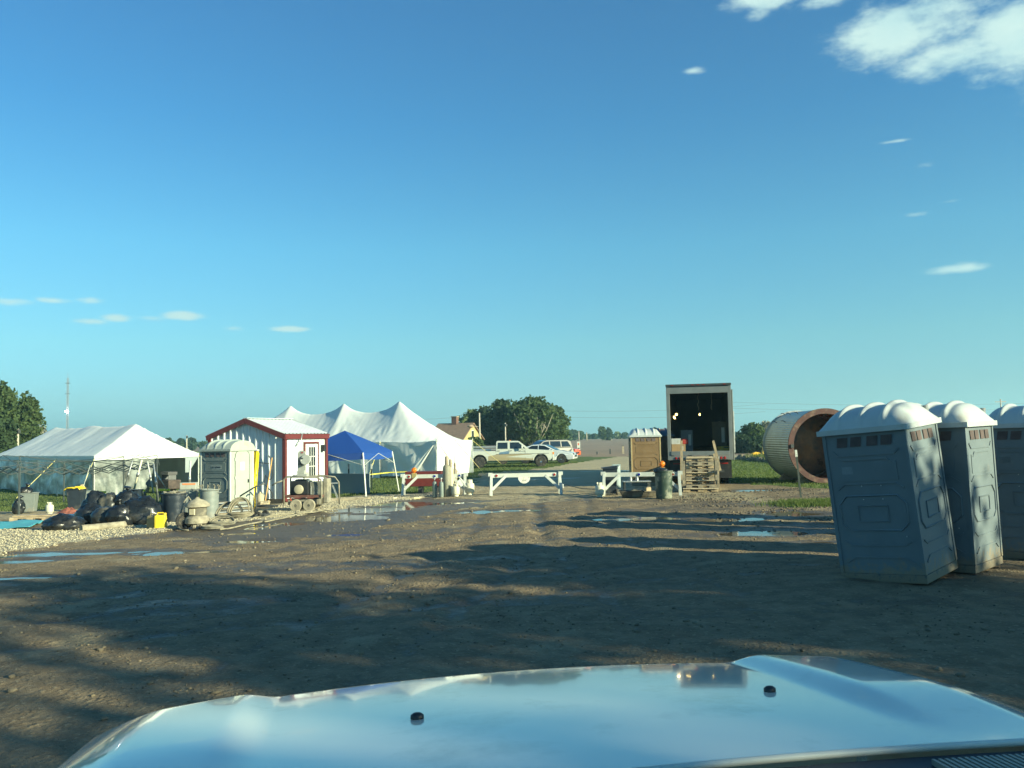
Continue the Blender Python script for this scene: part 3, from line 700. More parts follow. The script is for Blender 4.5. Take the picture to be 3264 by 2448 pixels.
rf_.box((-W_ / 2, L_ / 2, RZ_ + .085), (.22, L_ + 2 * ov, .02))
rf_.build("roof", M_shed, SH)
tr = MB()
for yy in (-ov - .012, L_ + ov + .012):
    for sgn in (-1, 1):
        tr.bar((-W_ / 2, yy, RZ_ - .02), (-W_ / 2 + sgn * (W_ / 2 + .11), yy, EZ - .10), .03, .19)
for xx in (.115, -W_ - .115): tr.box((xx, L_ / 2, EZ - .09), (.028, L_ + 2 * ov, .18))
for (x, y) in ((.02, -.02), (.02, L_ + .02), (-W_ - .02, -.02)): tr.box((x, y, (EZ - .1 + .1) / 2 + .02), (.12, .12, EZ - .16))
tr.box((.03, L_ / 2, .13), (.05, L_ - .1, .1)); tr.build("red_trim", M_trim, SH)
MB().box((-W_ / 2, L_ / 2, .06), (W_ - .1, L_ - .1, .22)).build("floor_skid", M_wood2, SH)
# door
dy0, dy1 = L_ * .46, L_ * .46 + .86
fr_ = MB()
fr_.box((.045, dy0 - .04, 1.17), (.05, .08, 2.1)); fr_.box((.045, dy1 + .04, 1.17), (.05, .08, 2.1)); fr_.box((.045, (dy0 + dy1) / 2, 2.245), (.05, dy1 - dy0 + .16, .07))
fr_.build("door_frame", M_trim, SH)
M_wdoor = mat("white_door", (.6, .61, .55), .4, var=.03)
dr = MB().box((.05, (dy0 + dy1) / 2, 1.16), (.045, dy1 - dy0 - .02, 2.06)).build("door", M_wdoor, SH, bevel=.004)
gl = MB().box((.0745, (dy0 + dy1) / 2, 1.52), (.006, .46, 1.14)).build("window", M_glass, dr)
mt = MB()
for k in range(4): mt.box((.082, (dy0 + dy1) / 2 - .23 + k * .46 / 3, 1.52), (.012, .03, 1.16))
for k in range(4): mt.box((.0825, (dy0 + dy1) / 2, .95 + k * 1.14 / 3), (.011, .48, .03))
mt.build("muntins", M_wdoor, gl)
MB().lathe([(.03, 0), (.035, .03), (.01, .05)], (.08, dy0 + .08, 1.1), 10, Matrix.Rotation(R(90), 3, 'Y')).build("handle", M_steel, dr)
MB().box((.10, L_ - .26, 2.02), (.14, .16, .26)).build("wall_light", M_black, SH, bevel=.01)
MB().tube([(.06, .62, 2.12), (.12, .7, 2.2), (.14, .86, 2.36), (.15, .93, 2.6)], .024, 8).build("conduit", M_steel, SH, smooth=True)

# ------------------------------------------------------------ big pole tent
def cloth_mat(name, c, tr_, var=.03, dirt=(.5, .48, .4)):
    m = mat(name, c, .55, var=var, nscale=1.5, dirt=dirt, dirt_amt=.08, dirt_scale=1.2, bump=.12, bscale=3.0)
    return translucent(m, c, tr_)
M_tent = cloth_mat("tent_vinyl", (.76, .79, .75), .16)
M_tentw = cloth_mat("tent_wall_vinyl", (.70, .73, .69), .14)
e2 = Vector((math.cos(R(27)), -math.sin(R(27)), 0)); w2 = Vector((math.sin(R(27)), math.cos(R(27)), 0))
TC = gnd(-4.42, 50.0); HW = 2.05; AE = 4.02; SP = [4.02, 8.35, 12.8]; TOTAL = 16.8
BT = thing("pole_tent", TC, 0, "large white pole tent with three peaks behind the shed and blue canopy", "tent")
EZt = 2.12; PK = 2.43
def roofz(u, v):
    """u distance from the end wall along the ridge, v -1..1 across"""
    av = abs(v)
    u3, u1 = SP[0], SP[2]
    if u < u3: f = (1 - max(av, (u3 - u) / u3, (av ** 3 + ((u3 - u) / u3) ** 3) ** (1 / 3) * .98)) if u3 > 0 else 0
    elif u > u1: f = 1 - max(av, (u - u1) / (TOTAL - u1))
    else: f = 1 - av
    f = max(0, f) ** 1.22
    # ridge sag between the peaks
    sag = 0
    if u3 < u < u1:
        k = 0 if u < SP[1] else 1
        t = (u - SP[k]) / (SP[k + 1] - SP[k]); sag = .235 * (math.sin(math.pi * t) ** .75)
    elif u <= u3: sag = .0
    z = EZt + PK * (f * (1 - sag))
    # sharper peak caps
    for s in SP: z += .10 * math.exp(-(((u - s) / .5) ** 2 + (v * HW / .5) ** 2))
    # scallop between eave poles
    ps = (u % 4.1) / 4.1; z -= .07 * math.sin(math.pi * ps) * (av ** 3) + 0
    return z
def P2(u, v, z): return -e2 * u + w2 * (HW * (1 + v)) + Vector((0, 0, z))
r = MB()
def rfn(a, b):
    u = a * TOTAL; v = b * 2 - 1
    z = roofz(u, v)
    wr = (mnoise.noise(Vector((u * 1.2, v * 1.0, 3))) * .04 + mnoise.noise(Vector((u * 5, v * 1.0, 7))) * .025) * (1 - (z - EZt) / 3.2)
    # radial pleats towards peaks and eave poles
    for k, s in enumerate(SP):
        d_ = math.hypot(u - s, v * HW); an = math.atan2(v * HW, u - s)
        wr += .010 * math.sin(an * 17 + k) * math.exp(-((d_ - 1.5) / .9) ** 2)
    for s in (0.0, 4.02, 8.35, 12.8):
        for vv in (-1, 1):
            d_ = math.hypot(u - s, (v - vv) * HW); an = math.atan2((v - vv) * HW, u - s)
            wr += .015 * math.sin(an * 13 + s) * math.exp(-((d_ - .7) / .55) ** 2)
    return P2(u, v, z + wr)
r.grid(170, 44, rfn)
r.build("roof", M_tent, BT, smooth=True)
vl = MB()
def val(path, n, z0, h):
    def f(a, b):
        k = a * n; i = min(int(k), n - 1); t = k - i
        p = path(a); sc_ = .02 * math.sin(a * 60)
        return p + Vector((0, 0, -b * (h + .02 * math.sin(a * 90)))) + Vector((sc_, sc_, 0)) * b
    vl.grid(80, 2, f)
val(lambda a: P2(a * TOTAL, -1.005, roofz(a * TOTAL, -1) + .0), 4, 0, .2)
val(lambda a: P2(-.01, a * 2 - 1, roofz(0, a * 2 - 1)), 1, 0, .2)
vl.build("valance", M_tent, BT, smooth=True)
# walls
wl = MB()
def zb(p): return terrain(TC.x + p.x, TC.y + p.y) - TC.z
def wall(p0, p1, off, amp, n=90, seed=0, top=0.0, billow=0.0, bot=.02):
    p0 = Vector(p0); p1 = Vector(p1); d_ = (p1 - p0); L = d_.length; d_.normalize(); nn = Vector((-d_.y, d_.x, 0))
    def f(a, b):
        s = a * L; base = p0 + d_ * s
        zt = EZt - .04 - .07 * math.sin(math.pi * min(1, (s % 4.1) / 4.1)) + top
        zg = zb(base) + bot
        z = zt + (zg - zt) * b
        wob = amp * (mnoise.noise(Vector((s * .9 + b * .8, seed, b * .9))) + .22 * mnoise.noise(Vector((s * 4 + b, seed + 5, b))))
        return base + nn * (wob * (.15 + b) + off + billow * b) + Vector((0, 0, z))
    wl.grid(n, 14, f)
A0 = P2(0, -1, 0); B0 = P2(0, 1, 0)
wall(P2(0, -1, 0), P2(4.0, -1, 0), .0, .16, seed=1, bot=.12)
wall(P2(4.0, -1, 0), P2(8.3, -1, 0), .12, .2, seed=2)
wall(P2(8.3, -1, 0), P2(TOTAL, -1, 0), .05, .2, seed=3)
wall(B0, A0, .0, .07, seed=4, n=60, billow=-.22)
wall(P2(TOTAL, 1, 0), P2(0, 1, 0), 0, .1, seed=5)
wl.build("side_wall", M_tentw, BT, smooth=True)
# gathered flap tied up at the near corner
fl = MB()
def flap(a, b):
    top = P2(.15, -1.02, EZt - .25); bot0 = P2(1.9, -1.12, .35); bot1 = P2(1.35, -1.1, .12)
    p = top.lerp(bot0.lerp(bot1, a), b)
    return p + Vector((-.4, -.9, 0)) * (.05 + .09 * math.sin(a * 9) * (1 - b) + .10 * math.sin(a * math.pi))
fl.grid(16, 16, flap); fl.build("tied_flap", M_tent, BT, smooth=True)
pl_ = MB()
for u in (0, 4.02, 8.35, 12.8):
    for v in (-1, 1):
        p = P2(u, v * 1.03, 0); MB().cyl((p.x, p.y, zb(p)), (p.x, p.y, EZt + .1), .03, n=8).build("eave_pole", M_steel, BT)
rp = MB()
M_rope = mat("yellow_rope", (.7, .6, .22), .8)
def stake(p, q): rp.tube([p, q], .012, 5); rp.bar(p.lerp(q, .3), p.lerp(q, .62), .05, .01)
for (a, b) in ((P2(0, 1, EZt), P2(-1.7, 1.9, .0)), (P2(0, -1, EZt), P2(-2.0, -1.3, 0)), (P2(4.0, -1, EZt), P2(3.2, -2.2, .1)), (P2(0, 0, EZt), P2(-1.9, .1, 0)), (P2(8.3, -1, EZt), P2(7.6, -2.2, 0))):
    b = Vector(b); b.z = zb(b); rp = MB(); stake(Vector(a), b); rp.build("guy_rope", M_rope, BT)

# ------------------------------------------------------------ left frame tent
e1 = Vector((-.8, .6, 0)); w1 = Vector((.6, .8, 0))
N1_ = gnd(-21.9, 45.0); T1t = thing("frame_tent", N1_, 0, "long low white frame tent with grey translucent side curtain at the far left", "tent")
L1, W1, E1, R1 = 12.2, 6.1, 2.18, 3.78
def P1(u, v, z=0.0): return e1 * u + w1 * v + Vector((0, 0, z))
def zb1(p): return terrain(N1_.x + p.x, N1_.y + p.y) - N1_.z
def r1z(u, v):
    t = abs(v - W1 / 2) / (W1 / 2)
    f = 1 - t; ue = min(u, L1 - u); f = min(f, ue / 1.3)
    z = E1 + (R1 - E1) * f
    z += .10 * max(0, math.cos((u - 1.3) / (L1 - 2.6) * math.pi * 4)) * f - .06 * f * (1 - f) * 4
    return z
r = MB()
def r1f(a, b):
    u = a * L1; v = b * W1
    return P1(u, v, r1z(u, v) + .02 * mnoise.noise(Vector((u * 2, v * 2, 1))) + .012 * math.sin((u + v * 1.3) * 6) * math.exp(-((u - 8) / 1.6) ** 2))
r.grid(96, 32, r1f); r.build("roof", M_tent, T1t, smooth=True)
v_ = MB(); v_.grid(40, 1, lambda a, b: P1(a * L1, -.02, E1 - b * .24)); v_.grid(20, 1, lambda a, b: P1(-.02, a * W1, E1 - b * .24)); v_.build("valance", M_tent, T1t, smooth=True)
M_clear = mat("smoky_clear_curtain", (.56, .57, .51), .22, var=.6, nscale=1.4, alpha=.88, bump=.9, bscale=1.2, dirt=(.15, .18, .17), dirt_amt=.36, dirt_scale=1.1, rvar=.15, spec=.8)
c_ = MB()
def curt(a, b):
    u = a * L1; p = P1(u, 0); zt = E1 - .2; zg = zb1(p) + .05 + .04 * math.sin(u * 2)
    return p + w1 * (.12 * mnoise.noise(Vector((u * 1.3, b * 1.8, 2))) + .06 * mnoise.noise(Vector((u * 4, b * 3, 5)))) * math.sin(math.pi * min(1, b * 1.2 + .05)) + Vector((0, 0, zt + (zg - zt) * b))
c_.grid(90, 18, curt); c_.build("side_curtain", M_clear, T1t, smooth=True)
def curt2(a, b):
    v = a * W1 * .56 * (1 - .10 * b); p = P1(0, v); zt = E1 - .2; zg = zb1(p) + .06
    return p + e1 * (.10 * mnoise.noise(Vector((v * 1.3, b * 1.8, 12))) + .05 * mnoise.noise(Vector((v * 4, b * 3, 15)))) * (.2 + b) + Vector((0, 0, zt + (zg - zt) * b))
MB().grid(40, 18, curt2).build("end_curtain", mat("shaded_clear_curtain", (.27, .29, .26), .3, var=.8, nscale=1.3, alpha=.9, dirt=(.06, .08, .08), dirt_amt=.55, dirt_scale=1.2), T1t, smooth=True)  # darker curtain copy; the dim tent interior behind it is put into the colour
c_ = MB()
c_.grid(40, 10, lambda a, b: P1(a * L1, W1, 0) + Vector((0, 0, (E1 - .1) + (zb1(P1(a * L1, W1)) - E1 + .1) * b)) + w1 * .08 * math.sin(a * 30 + b))
c_.grid(10, 10, lambda a, b: P1(-.02, W1 * (.86 + .14 * a * (1 - b * .75)), E1 - .2 - b * .9))
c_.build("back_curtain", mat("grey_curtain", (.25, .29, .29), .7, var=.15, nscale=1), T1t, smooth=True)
p_ = MB()
for u in (0, 4, 8, 12.2):
    for v in (0, W1):
        q_ = P1(u, v); MB().cyl((q_.x, q_.y, zb1(q_)), (q_.x, q_.y, E1), .035, n=8).build("frame_pole", M_white, T1t)
for (a, b) in ((P1(0, W1, 2.05), P1(-2.2, W1 + .6)), (P1(0, 0, 2.05), P1(-1.5, -1.6)), (P1(4, 0, 2.05), P1(4, -2.1))):
    b = Vector(b); b.z = zb1(b); MB().tube([a, b], .015, 5).build("guy_rope", M_rope, T1t)

# ------------------------------------------------------------ blue canopy
cc_ = gnd(-7.1, 36.3)
BC = thing("popup_canopy", cc_, 0, "blue pop-up canopy on white slanted legs between the shed and pole tent", "canopy")
nvec = Vector((1.15, -1.95, 0)).normalized() * 2.16; rvec = Vector((-nvec.y, nvec.x, 0))
cor = [nvec, rvec, -nvec, -rvec]; Ec = 1.80; Pc = 2.72
M_blue = cloth_mat("blue_canopy_cloth", (.02, .085, .36), .25, dirt=(.05, .12, .3))
b_ = MB()
for i in range(4):
    a, b = cor[i], cor[(i + 1) % 4]
    def f(s, t, a=a, b=b):
        base = a.lerp(b, s); z = Ec + (Pc - Ec) * (t ** .92) - .05 * math.sin(math.pi * s) * (1 - t)
        return base * (1 - t) + Vector((0, 0, z + .01 * mnoise.noise(base * 3)))
    b_.grid(14, 12, f)
    b_.grid(14, 2, lambda s, t, a=a, b=b: a.lerp(b, s) * (1 + .005 * math.sin(s * 30)) + Vector((0, 0, Ec - .05 * math.sin(math.pi * s) - t * .26)))
b_.build("canopy_top", M_blue, BC, auto=35)
for i, c in enumerate(cor):
    f = c * 1.13; zt = terrain(cc_.x + f.x, cc_.y + f.y) - cc_.z
    l = MB(); l.bar(c * .99 + Vector((0, 0, Ec)), f + Vector((0, 0, zt)), .04, .04); l.box((f.x, f.y, zt + .01), (.12, .12, .02)); l.build("leg", M_white, BC)
s_ = MB()
for i in range(4):
    a, b = cor[i], cor[(i + 1) % 4]; m_ = (a + b) / 2
    s_.bar(a * 1.03 + Vector((0, 0, Ec - .5)), m_ + Vector((0, 0, Ec - .05)), .012, .018); s_.bar(b * 1.03 + Vector((0, 0, Ec - .5)), m_ + Vector((0, 0, Ec - .05)), .012, .018)
s_.build("scissor_struts", M_white, BC)
MB().box(rvec * 1.0 + Vector((-.08, -.09, Ec - .12)), (.12, .02, .17), rz=R(20)).build("logo_patch", M_white, BC)
# ------------------------------------------------------------ open box trailer
TRL = thing("box_trailer", gnd(7.68, 35.4), R(-12.3), "tall open box trailer seen from behind with its dark interior and pallet steps", "trailer")
M_alu = mat("trailer_aluminium", (.20, .215, .21), .5, .4, var=.10, nscale=3, dirt=(.22, .21, .18), dirt_amt=.2)
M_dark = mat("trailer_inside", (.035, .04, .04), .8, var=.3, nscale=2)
TW, TL_, Z0t, Z1t = 2.62, 14.0, 1.20, 4.17
hx = TW / 2
f = MB(); f.box((-hx + .07, .06, (1.02 + Z1t - .1) / 2), (.14, .12, Z1t - .1 - 1.02)); f.box((hx - .07, .06, (1.02 + Z1t - .1) / 2), (.14, .12, Z1t - .1 - 1.02))
f.box((0, .06, Z1t - .26), (TW - .28, .12, .28)); f.box((0, .045, 1.30), (TW - .28, .15, .17)); f.box((0, .05, 1.11), (TW - .28, .10, .16)); f.build("rear_frame", M_alu, TRL, bevel=.008)
MB().box((0, .02, Z1t - .055), (TW + .03, .14, .09)).build("roof_header", mat("header_dark", (.06, .07, .07), .5, .4), TRL, bevel=.01)
s = MB(); s.box((-hx + .012, TL_ / 2 + .12, (Z0t + Z1t) / 2), (.024, TL_, Z1t - Z0t - .12)); s.box((hx - .012, TL_ / 2 + .12, (Z0t + Z1t) / 2), (.024, TL_, Z1t - Z0t - .12))
for k in range(24):
    for sx in (-1, 1): s.box((sx * (hx + .004), .5 + k * .58, (Z0t + Z1t) / 2), (.012, .05, Z1t - Z0t - .2))
s.build("side_panel", M_alu, TRL)
MB().box((0, TL_ / 2 + .12, Z1t - .09), (TW - .05, TL_, .03)).build("roof", M_alu, TRL)
MB().box((0, TL_ / 2 + .1, Z0t + .06), (TW - .06, TL_ - .1, .10)).build("floor", mat("trailer_floor", (.16, .12, .08), .7, var=.2), TRL)
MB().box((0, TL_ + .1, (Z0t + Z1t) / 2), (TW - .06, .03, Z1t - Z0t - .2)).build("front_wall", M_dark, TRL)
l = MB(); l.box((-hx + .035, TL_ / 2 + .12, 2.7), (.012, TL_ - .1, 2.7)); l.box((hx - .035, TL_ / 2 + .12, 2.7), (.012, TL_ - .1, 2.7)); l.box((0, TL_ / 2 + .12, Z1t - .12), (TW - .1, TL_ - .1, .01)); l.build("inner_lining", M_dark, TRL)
for (x, z) in ((-.98, 1.10), (-.83, 1.10), (.98, 1.10), (.83, 1.10)): MB().lathe([(.055, 0), (.055, .02), (.02, .035)], (x, -.002, z), 14, Matrix.Rotation(R(90), 3, 'X')).build("tail_light", M_red, TRL)
for x in (-.22, 0, .22, -1.05, 1.05): MB().box((x, -.058, Z1t - .055), (.10, .016, .03)).build("marker_light", M_red, TRL)
MB().box((.68, -.012, 1.10), (.17, .012, .10)).build("number_plate", M_white, TRL)
# door folded against the side
MB().box((hx + .045, .75, 2.45), (.05, 1.2, 2.9)).build("folded_door", M_alu, TRL, bevel=.008)
MB().cyl((hx + .085, .22, 1.3), (hx + .085, .22, 3.0), .018, n=8).build("door_rod", M_steel, TRL)
# chassis, wheels, flaps
c = MB(); c.box((-.5, 6, 1.02), (.12, 12, .22)); c.box((.5, 6, 1.02), (.12, 12, .22)); c.box((0, .35, .74), (.12, .1, .5)); c.box((0, 2.6, .62), (2.0, .14, .14)); c.box((0, 1.4, .62), (2.0, .14, .14)); c.build("chassis", M_dgrey, TRL)
c = MB(); c.box((0, .28, .56), (1.9, .1, .11)); c.box((-.6, .28, .8), (.09, .09, .45)); c.box((.6, .28, .8), (.09, .09, .45)); c.build("rear_bumper", M_dgrey, TRL)
def tyre(parent, c, r, wd, rim_m, axis='x', rimr=.55, name="wheel"):
    M = Matrix.Rotation(R(90), 3, 'Y') if axis == 'x' else Matrix.Rotation(R(90), 3, 'X')
    ty = MB().lathe([(r * rimr, -wd / 2), (r * .93, -wd / 2), (r, -wd * .36), (r, wd * .36), (r * .93, wd / 2), (r * rimr, wd / 2)], c, 28, M).build(name, M_rubber, parent, auto=40)
    rm = MB(); rm.lathe([(r * .12, -wd * .50), (r * .2, -wd * .53), (r * .24, -wd * .40), (r * .5, -wd * .36), (r * (rimr + .02), -wd * .52), (r * (rimr + .02), wd * .52), (r * .5, wd * .36), (r * .24, wd * .40), (r * .2, wd * .53), (r * .12, wd * .5)], c, 24, M)
    rm.build("rim", rim_m, ty, auto=40); return ty
for x in (-1.02, -.72, .72, 1.02):
    for y in (1.4, 2.6): tyre(TRL, (x, y, .52), .52, .26, M_steel)
for x in (-.95, .95):
    MB().box((x, .62, .62), (.62, .015, .74)).build("mud_flap", M_black, TRL)
    MB().box((x, .60, .86), (.34, .006, .06)).build("reflector_strip", M_red, TRL)
# lamps and cargo in the trailer
M_bulb = mat("glowing_bulb", (1, .8, .3), .3, emit=(1.0, .72, .22), estr=4)
for k, (x, y, z) in enumerate(((-1.10, 3.2, 2.86), (-.99, 3.4, 2.98), (-1.05, 4.6, 3.0), (-1.12, 4.9, 2.85), (.03, 5.6, 3.0))):
    b = MB().lathe([(.0, -.045), (.03, -.035), (.04, 0), (.03, .035), (.015, .06), (0, .06)], (0, 0, 0), 12).build("light_bulb", M_bulb, smooth=True)
    b.location = Matrix.Translation(TRL.location) @ Matrix.Rotation(R(-12.3), 4, 'Z') @ Vector((x, y, z))
    tag(b, ["bare glowing bulb low at the left in the trailer", "brightest glowing bulb of the cluster at the left in the trailer", "small glowing bulb deep at the upper left of the trailer", "faint glowing bulb deepest on the left wall of the trailer", "single glowing bulb hanging in the middle of the trailer"][k], "light bulb", "bulbs lit inside the trailer")
pl = bpy.data.lights.new("bulb_light", 'POINT'); pl.energy = 9; pl.color = (1, .7, .3); pl.shadow_soft_size = .1
plo = bpy.data.objects.new("bulb_light", pl); col.objects.link(plo); plo.location = (TRL.location.x - .6, TRL.location.y + 4, 2.9)
M_card = mat("cardboard", (.36, .24, .12), .85, var=.1)
def boxthing(name, loc, size, m, label, cat, rz=0, lid=True, group=None):
    t = thing(name, loc, R(-12.3) + rz, label, cat, group)
    MB().box((0, 0, size[2] / 2), size).build("carton", m, t, bevel=.006)
    MB().box((0, 0, size[2] + .004), (.06, size[1] - .01, .004)).build("tape", mat("parcel_tape", (.5, .4, .2), .4), t)
    MB().box((size[0] * .25, -size[1] / 2 - .003, size[2] * .55), (size[0] * .22, .004, size[2] * .5)).build("paper_label", M_white, t)
    return t
_TM = Matrix.Translation(TRL.location) @ Matrix.Rotation(R(-12.3), 4, 'Z')
def tw(x, y, z): return _TM @ Vector((x, y, z))
boxthing("cardboard_box", tw(-.88, .7, 1.312), (.56, .5, .36), M_card, "large cardboard box with a white label at the trailer's left edge", "box")
boxthing("cardboard_box", tw(-.98, .75, 1.675), (.38, .4, .24), mat("white_carton", (.5, .52, .5), .7), "white carton on top of the labelled cardboard box in trailer", "box")
t = thing("fuel_can", tw(-.62, .65, 1.675), 0, "small red fuel can beside the white carton in the trailer", "fuel can")
MB().box((0, 0, .10), (.26, .2, .2)).build("can_body", mat("red_plastic", (.28, .025, .015), .5), t, bevel=.03); MB().tube([(-.08, 0, .2), (-.06, 0, .25), (.06, 0, .25), (.08, 0, .2)], .012, 6).build("handle", mat("red_plastic", (.28, .025, .015), .5), t)
boxthing("cardboard_box", tw(-.55, 2.2, 1.312), (.5, .5, .95), mat("grey_carton", (.18, .2, .2), .8), "tall grey carton standing deeper on the trailer's left side", "box")
boxthing("cardboard_box", tw(.85, 2.8, 1.312), (.6, .6, 1.3), mat("brown_carton", (.13, .1, .06), .8), "tall brown carton standing on the trailer's right side", "box")
t = thing("yellow_crate", tw(1.0, .9, 1.312), 0, "dull yellow plastic crate at the right of the trailer floor", "crate")
MB().box((0, 0, .12), (.46, .6, .24)).build("crate_body", mat("dull_yellow", (.35, .25, .03), .6), t, bevel=.02); MB().box((0, -.305, .2), (.2, .02, .04)).build("handle", M_black, t)
# hanging straps
for k, (x, y, z0, z1) in enumerate(((-.02, 1.2, 3.1, 3.75), (.52, 1.0, 3.1, 3.32))):
    q = [tw(x + .03 * math.sin(j * 1.7), y, z0 + (z1 - z0) * j / 8) for j in range(9)] + [tw(x, y, Z1t - .14)]
    tag(MB().tube(q, .012, 5).build("hanging_strap", mat("strap_web", (.3, .25, .18), .9), smooth=True), ["knotted strap dangling from the trailer ceiling near the middle", "short pale strap dangling near the trailer's right side"][k], "strap")

# ------------------------------------------------------------ pallet steps
PS = thing("pallet_steps", gnd(6.75, 31.2), R(-12), "rough wooden steps built from stacked pallets up to the open trailer", "steps")
def pallet_mb(w, d, z, h=.125, y0=0):
    m = MB()
    for k in range(6): m.box((0, y0 + .05 + k * (d - .1) / 5, z + h - .011), (w, .095, .02))
    for k in range(3): m.box((0, y0 + .05 + k * (d - .1) / 2, z + .011), (w, .095, .02))
    for x in (-w / 2 + .02, 0, w / 2 - .02):
        # notched stringer
        m.box((x, y0 + d / 2, z + h / 2), (.036, d, h - .048))
    # front rim board with fork notches
    for (x, ww) in ((-w * .40, w * .2), (0, w * .16), (w * .40, w * .2)): m.box((x, y0 - .012, z + h / 2), (ww, .02, h - .03))
    m.box((0, y0 - .012, z + h - .02), (w - .02, .021, .035))
    return m
zz = .0; widths = [1.22, 1.05, 1.05, 1.05, 1.05, 1.02, 1.02]
for k in range(9):
    h = .128; wd = 1.24 if k == 0 else 1.02
    y0 = (k // 2) * .42 if k > 0 else -.12
    m_ = pallet_mb(wd, 4.6 - y0, k * (h + .003), h, y0)
    m_.build("tread_pallet", M_wood2 if k % 2 else M_wood, PS)
    if k % 2 == 0: MB().box((0, y0 - .02, k * (h + .003) + h + .004), (wd + .01, .11, .022)).build('tread_edge_strip', mat('bright_edge_board', (.60, .50, .34), .8, var=.15), PS)  # strip added along each lip; the bright tread tops are put into its colour
for sx in (-1, 1):
    b = MB(); b.box((sx * .60, .18, .56), (.14, .04, 1.12)); b.box((sx * .62, 1.3, .7), (.04, 2.4, .14)); b.box((sx * .62, 1.3, .35), (.04, 2.4, .14)); b.build("side_board", M_wood2, PS)
MB().bar((-.68, .35, .35), (-.64, .3, 1.86), .085, .05, up=(0, 1, 0)).build("handrail_post", M_wood, PS)
MB().bar((.72, .35, .75), (.50, .3, 1.84), .085, .05, up=(0, 1, 0)).build("handrail_post", M_wood, PS)
MB().bar((.62, .9, .9), (.52, .9, 1.35), .07, .05, up=(0, 1, 0)).build("handrail_post", M_wood, PS)
MB().bar((-.66, 1.6, .9), (-.66, 1.6, 1.4), .07, .05, up=(0, 1, 0)).build("handrail_post", M_wood, PS)

# ------------------------------------------------------------ corrugated culvert
cp = gnd(12.57, 34.6)
az_ = R(-17)   # axis heading: local +y points into the distance, swung left
CV = thing("culvert_pipe", (cp.x, cp.y, cp.z + 1.5), R(0), "huge corrugated steel culvert pipe lying on its side with a rusty ring", "pipe")
RO = 1.50; Lc = 3.5
M_corr = mat("corrugated_steel", (.50, .55, .50), .42, .55, var=.1, nscale=2, dirt=(.36, .30, .2), dirt_amt=.2)
M_rust = mat("rusty_flange", (.085, .036, .03), .7, .1, var=.25, nscale=4, dirt=(.25, .17, .11), dirt_amt=.3)
M_inner = mat("rusty_lining", (.28, .10, .035), .25, .35, var=.8, nscale=1.2, dirt=(.05, .03, .025), dirt_amt=.55, dirt_scale=1.1, bump=.3, bscale=4, rvar=.15)
c = MB()
def corr(a, b, r0=RO - .045):
    th = a * 2 * math.pi; rr = r0 + .015 * math.cos(a * 2 * math.pi * 92)
    return Vector((rr * math.cos(th), .0 + b * Lc, rr * math.sin(th)))
c.grid(92 * 6, 3, corr); c.build("corrugated_shell", M_corr, CV, smooth=True)
def ring(r0, r1, y0, y1, n=72):
    m = MB(); prof = [(r0, y0), (r1, y0), (r1, y1), (r0, y1), (r0, y0)]
    vs = []; fs = []
    for (r, y) in prof[:4]:
        for k in range(n): vs.append((r * math.cos(2 * math.pi * k / n), y, r * math.sin(2 * math.pi * k / n)))
    for i in range(4):
        for k in range(n): fs.append((i * n + k, i * n + (k + 1) % n, ((i + 1) % 4) * n + (k + 1) % n, ((i + 1) % 4) * n + k))
    m.add(vs, fs); return m
ring(RO - .20, RO + .015, -.02, .05).build("end_ring", M_rust, CV, auto=30)
ring(RO - .05, RO + .03, Lc - .04, Lc).build("far_ring", M_steel, CV, auto=30)
m = MB(); n = 96
m.grid(96, 10, lambda a, b: Vector(((RO - .2) * math.cos(a * 6.28319), .03 + b * 2.4, (RO - .2) * math.sin(a * 6.28319)))); m.build("inner_liner", M_inner, CV, smooth=True)
m = MB(); prof = [((RO - .2) * math.sin(k / 12 * math.pi / 2), -.16 * math.cos(k / 12 * math.pi / 2)) for k in range(13)]
vs = []; fs = []
for (r, y) in prof:
    for k in range(64): vs.append((max(r, .001) * math.cos(2 * math.pi * k / 64), 2.1 + y, max(r, .001) * math.sin(2 * math.pi * k / 64)))
for i in range(12):
    for k in range(64): fs.append((i * 64 + k, i * 64 + (k + 1) % 64, (i + 1) * 64 + (k + 1) % 64, (i + 1) * 64 + k))
m.add(vs, fs); m.build("domed_bulkhead", mat("bulkhead_steel", (.24, .11, .05), .3, .5, var=.5, nscale=1.5, dirt=(.06, .05, .045), dirt_amt=.6, dirt_scale=1.4, bump=.25, bscale=2.5), CV, smooth=True)
for k, (th, y) in enumerate(((118, 1.2), (118, 2.2), (118, 2.9), (138, 1.6), (138, 2.8))):
    a = R(th); p0 = Vector((RO * math.cos(a), y, RO * math.sin(a))); MB().tube([p0 * 1.0 - Vector((0, .1, 0)), p0 * 1.06 + Vector((0, -.12, 0)), p0 * 1.06 + Vector((0, .16, 0))], .018, 5).build("lifting_hook", M_dgrey, CV)
MB().box((-RO + .13, -.05, .02), (.12, .08, .14)).build("bracket", M_dgrey, CV)
for y in (.6, 2.9):
    MB().prism([(-1.1, -1.52), (1.1, -1.52), (.8, -1.16), (0, -1.44), (-.8, -1.16)], y - .08, y + .08).build("timber_cradle", M_wood2, CV)

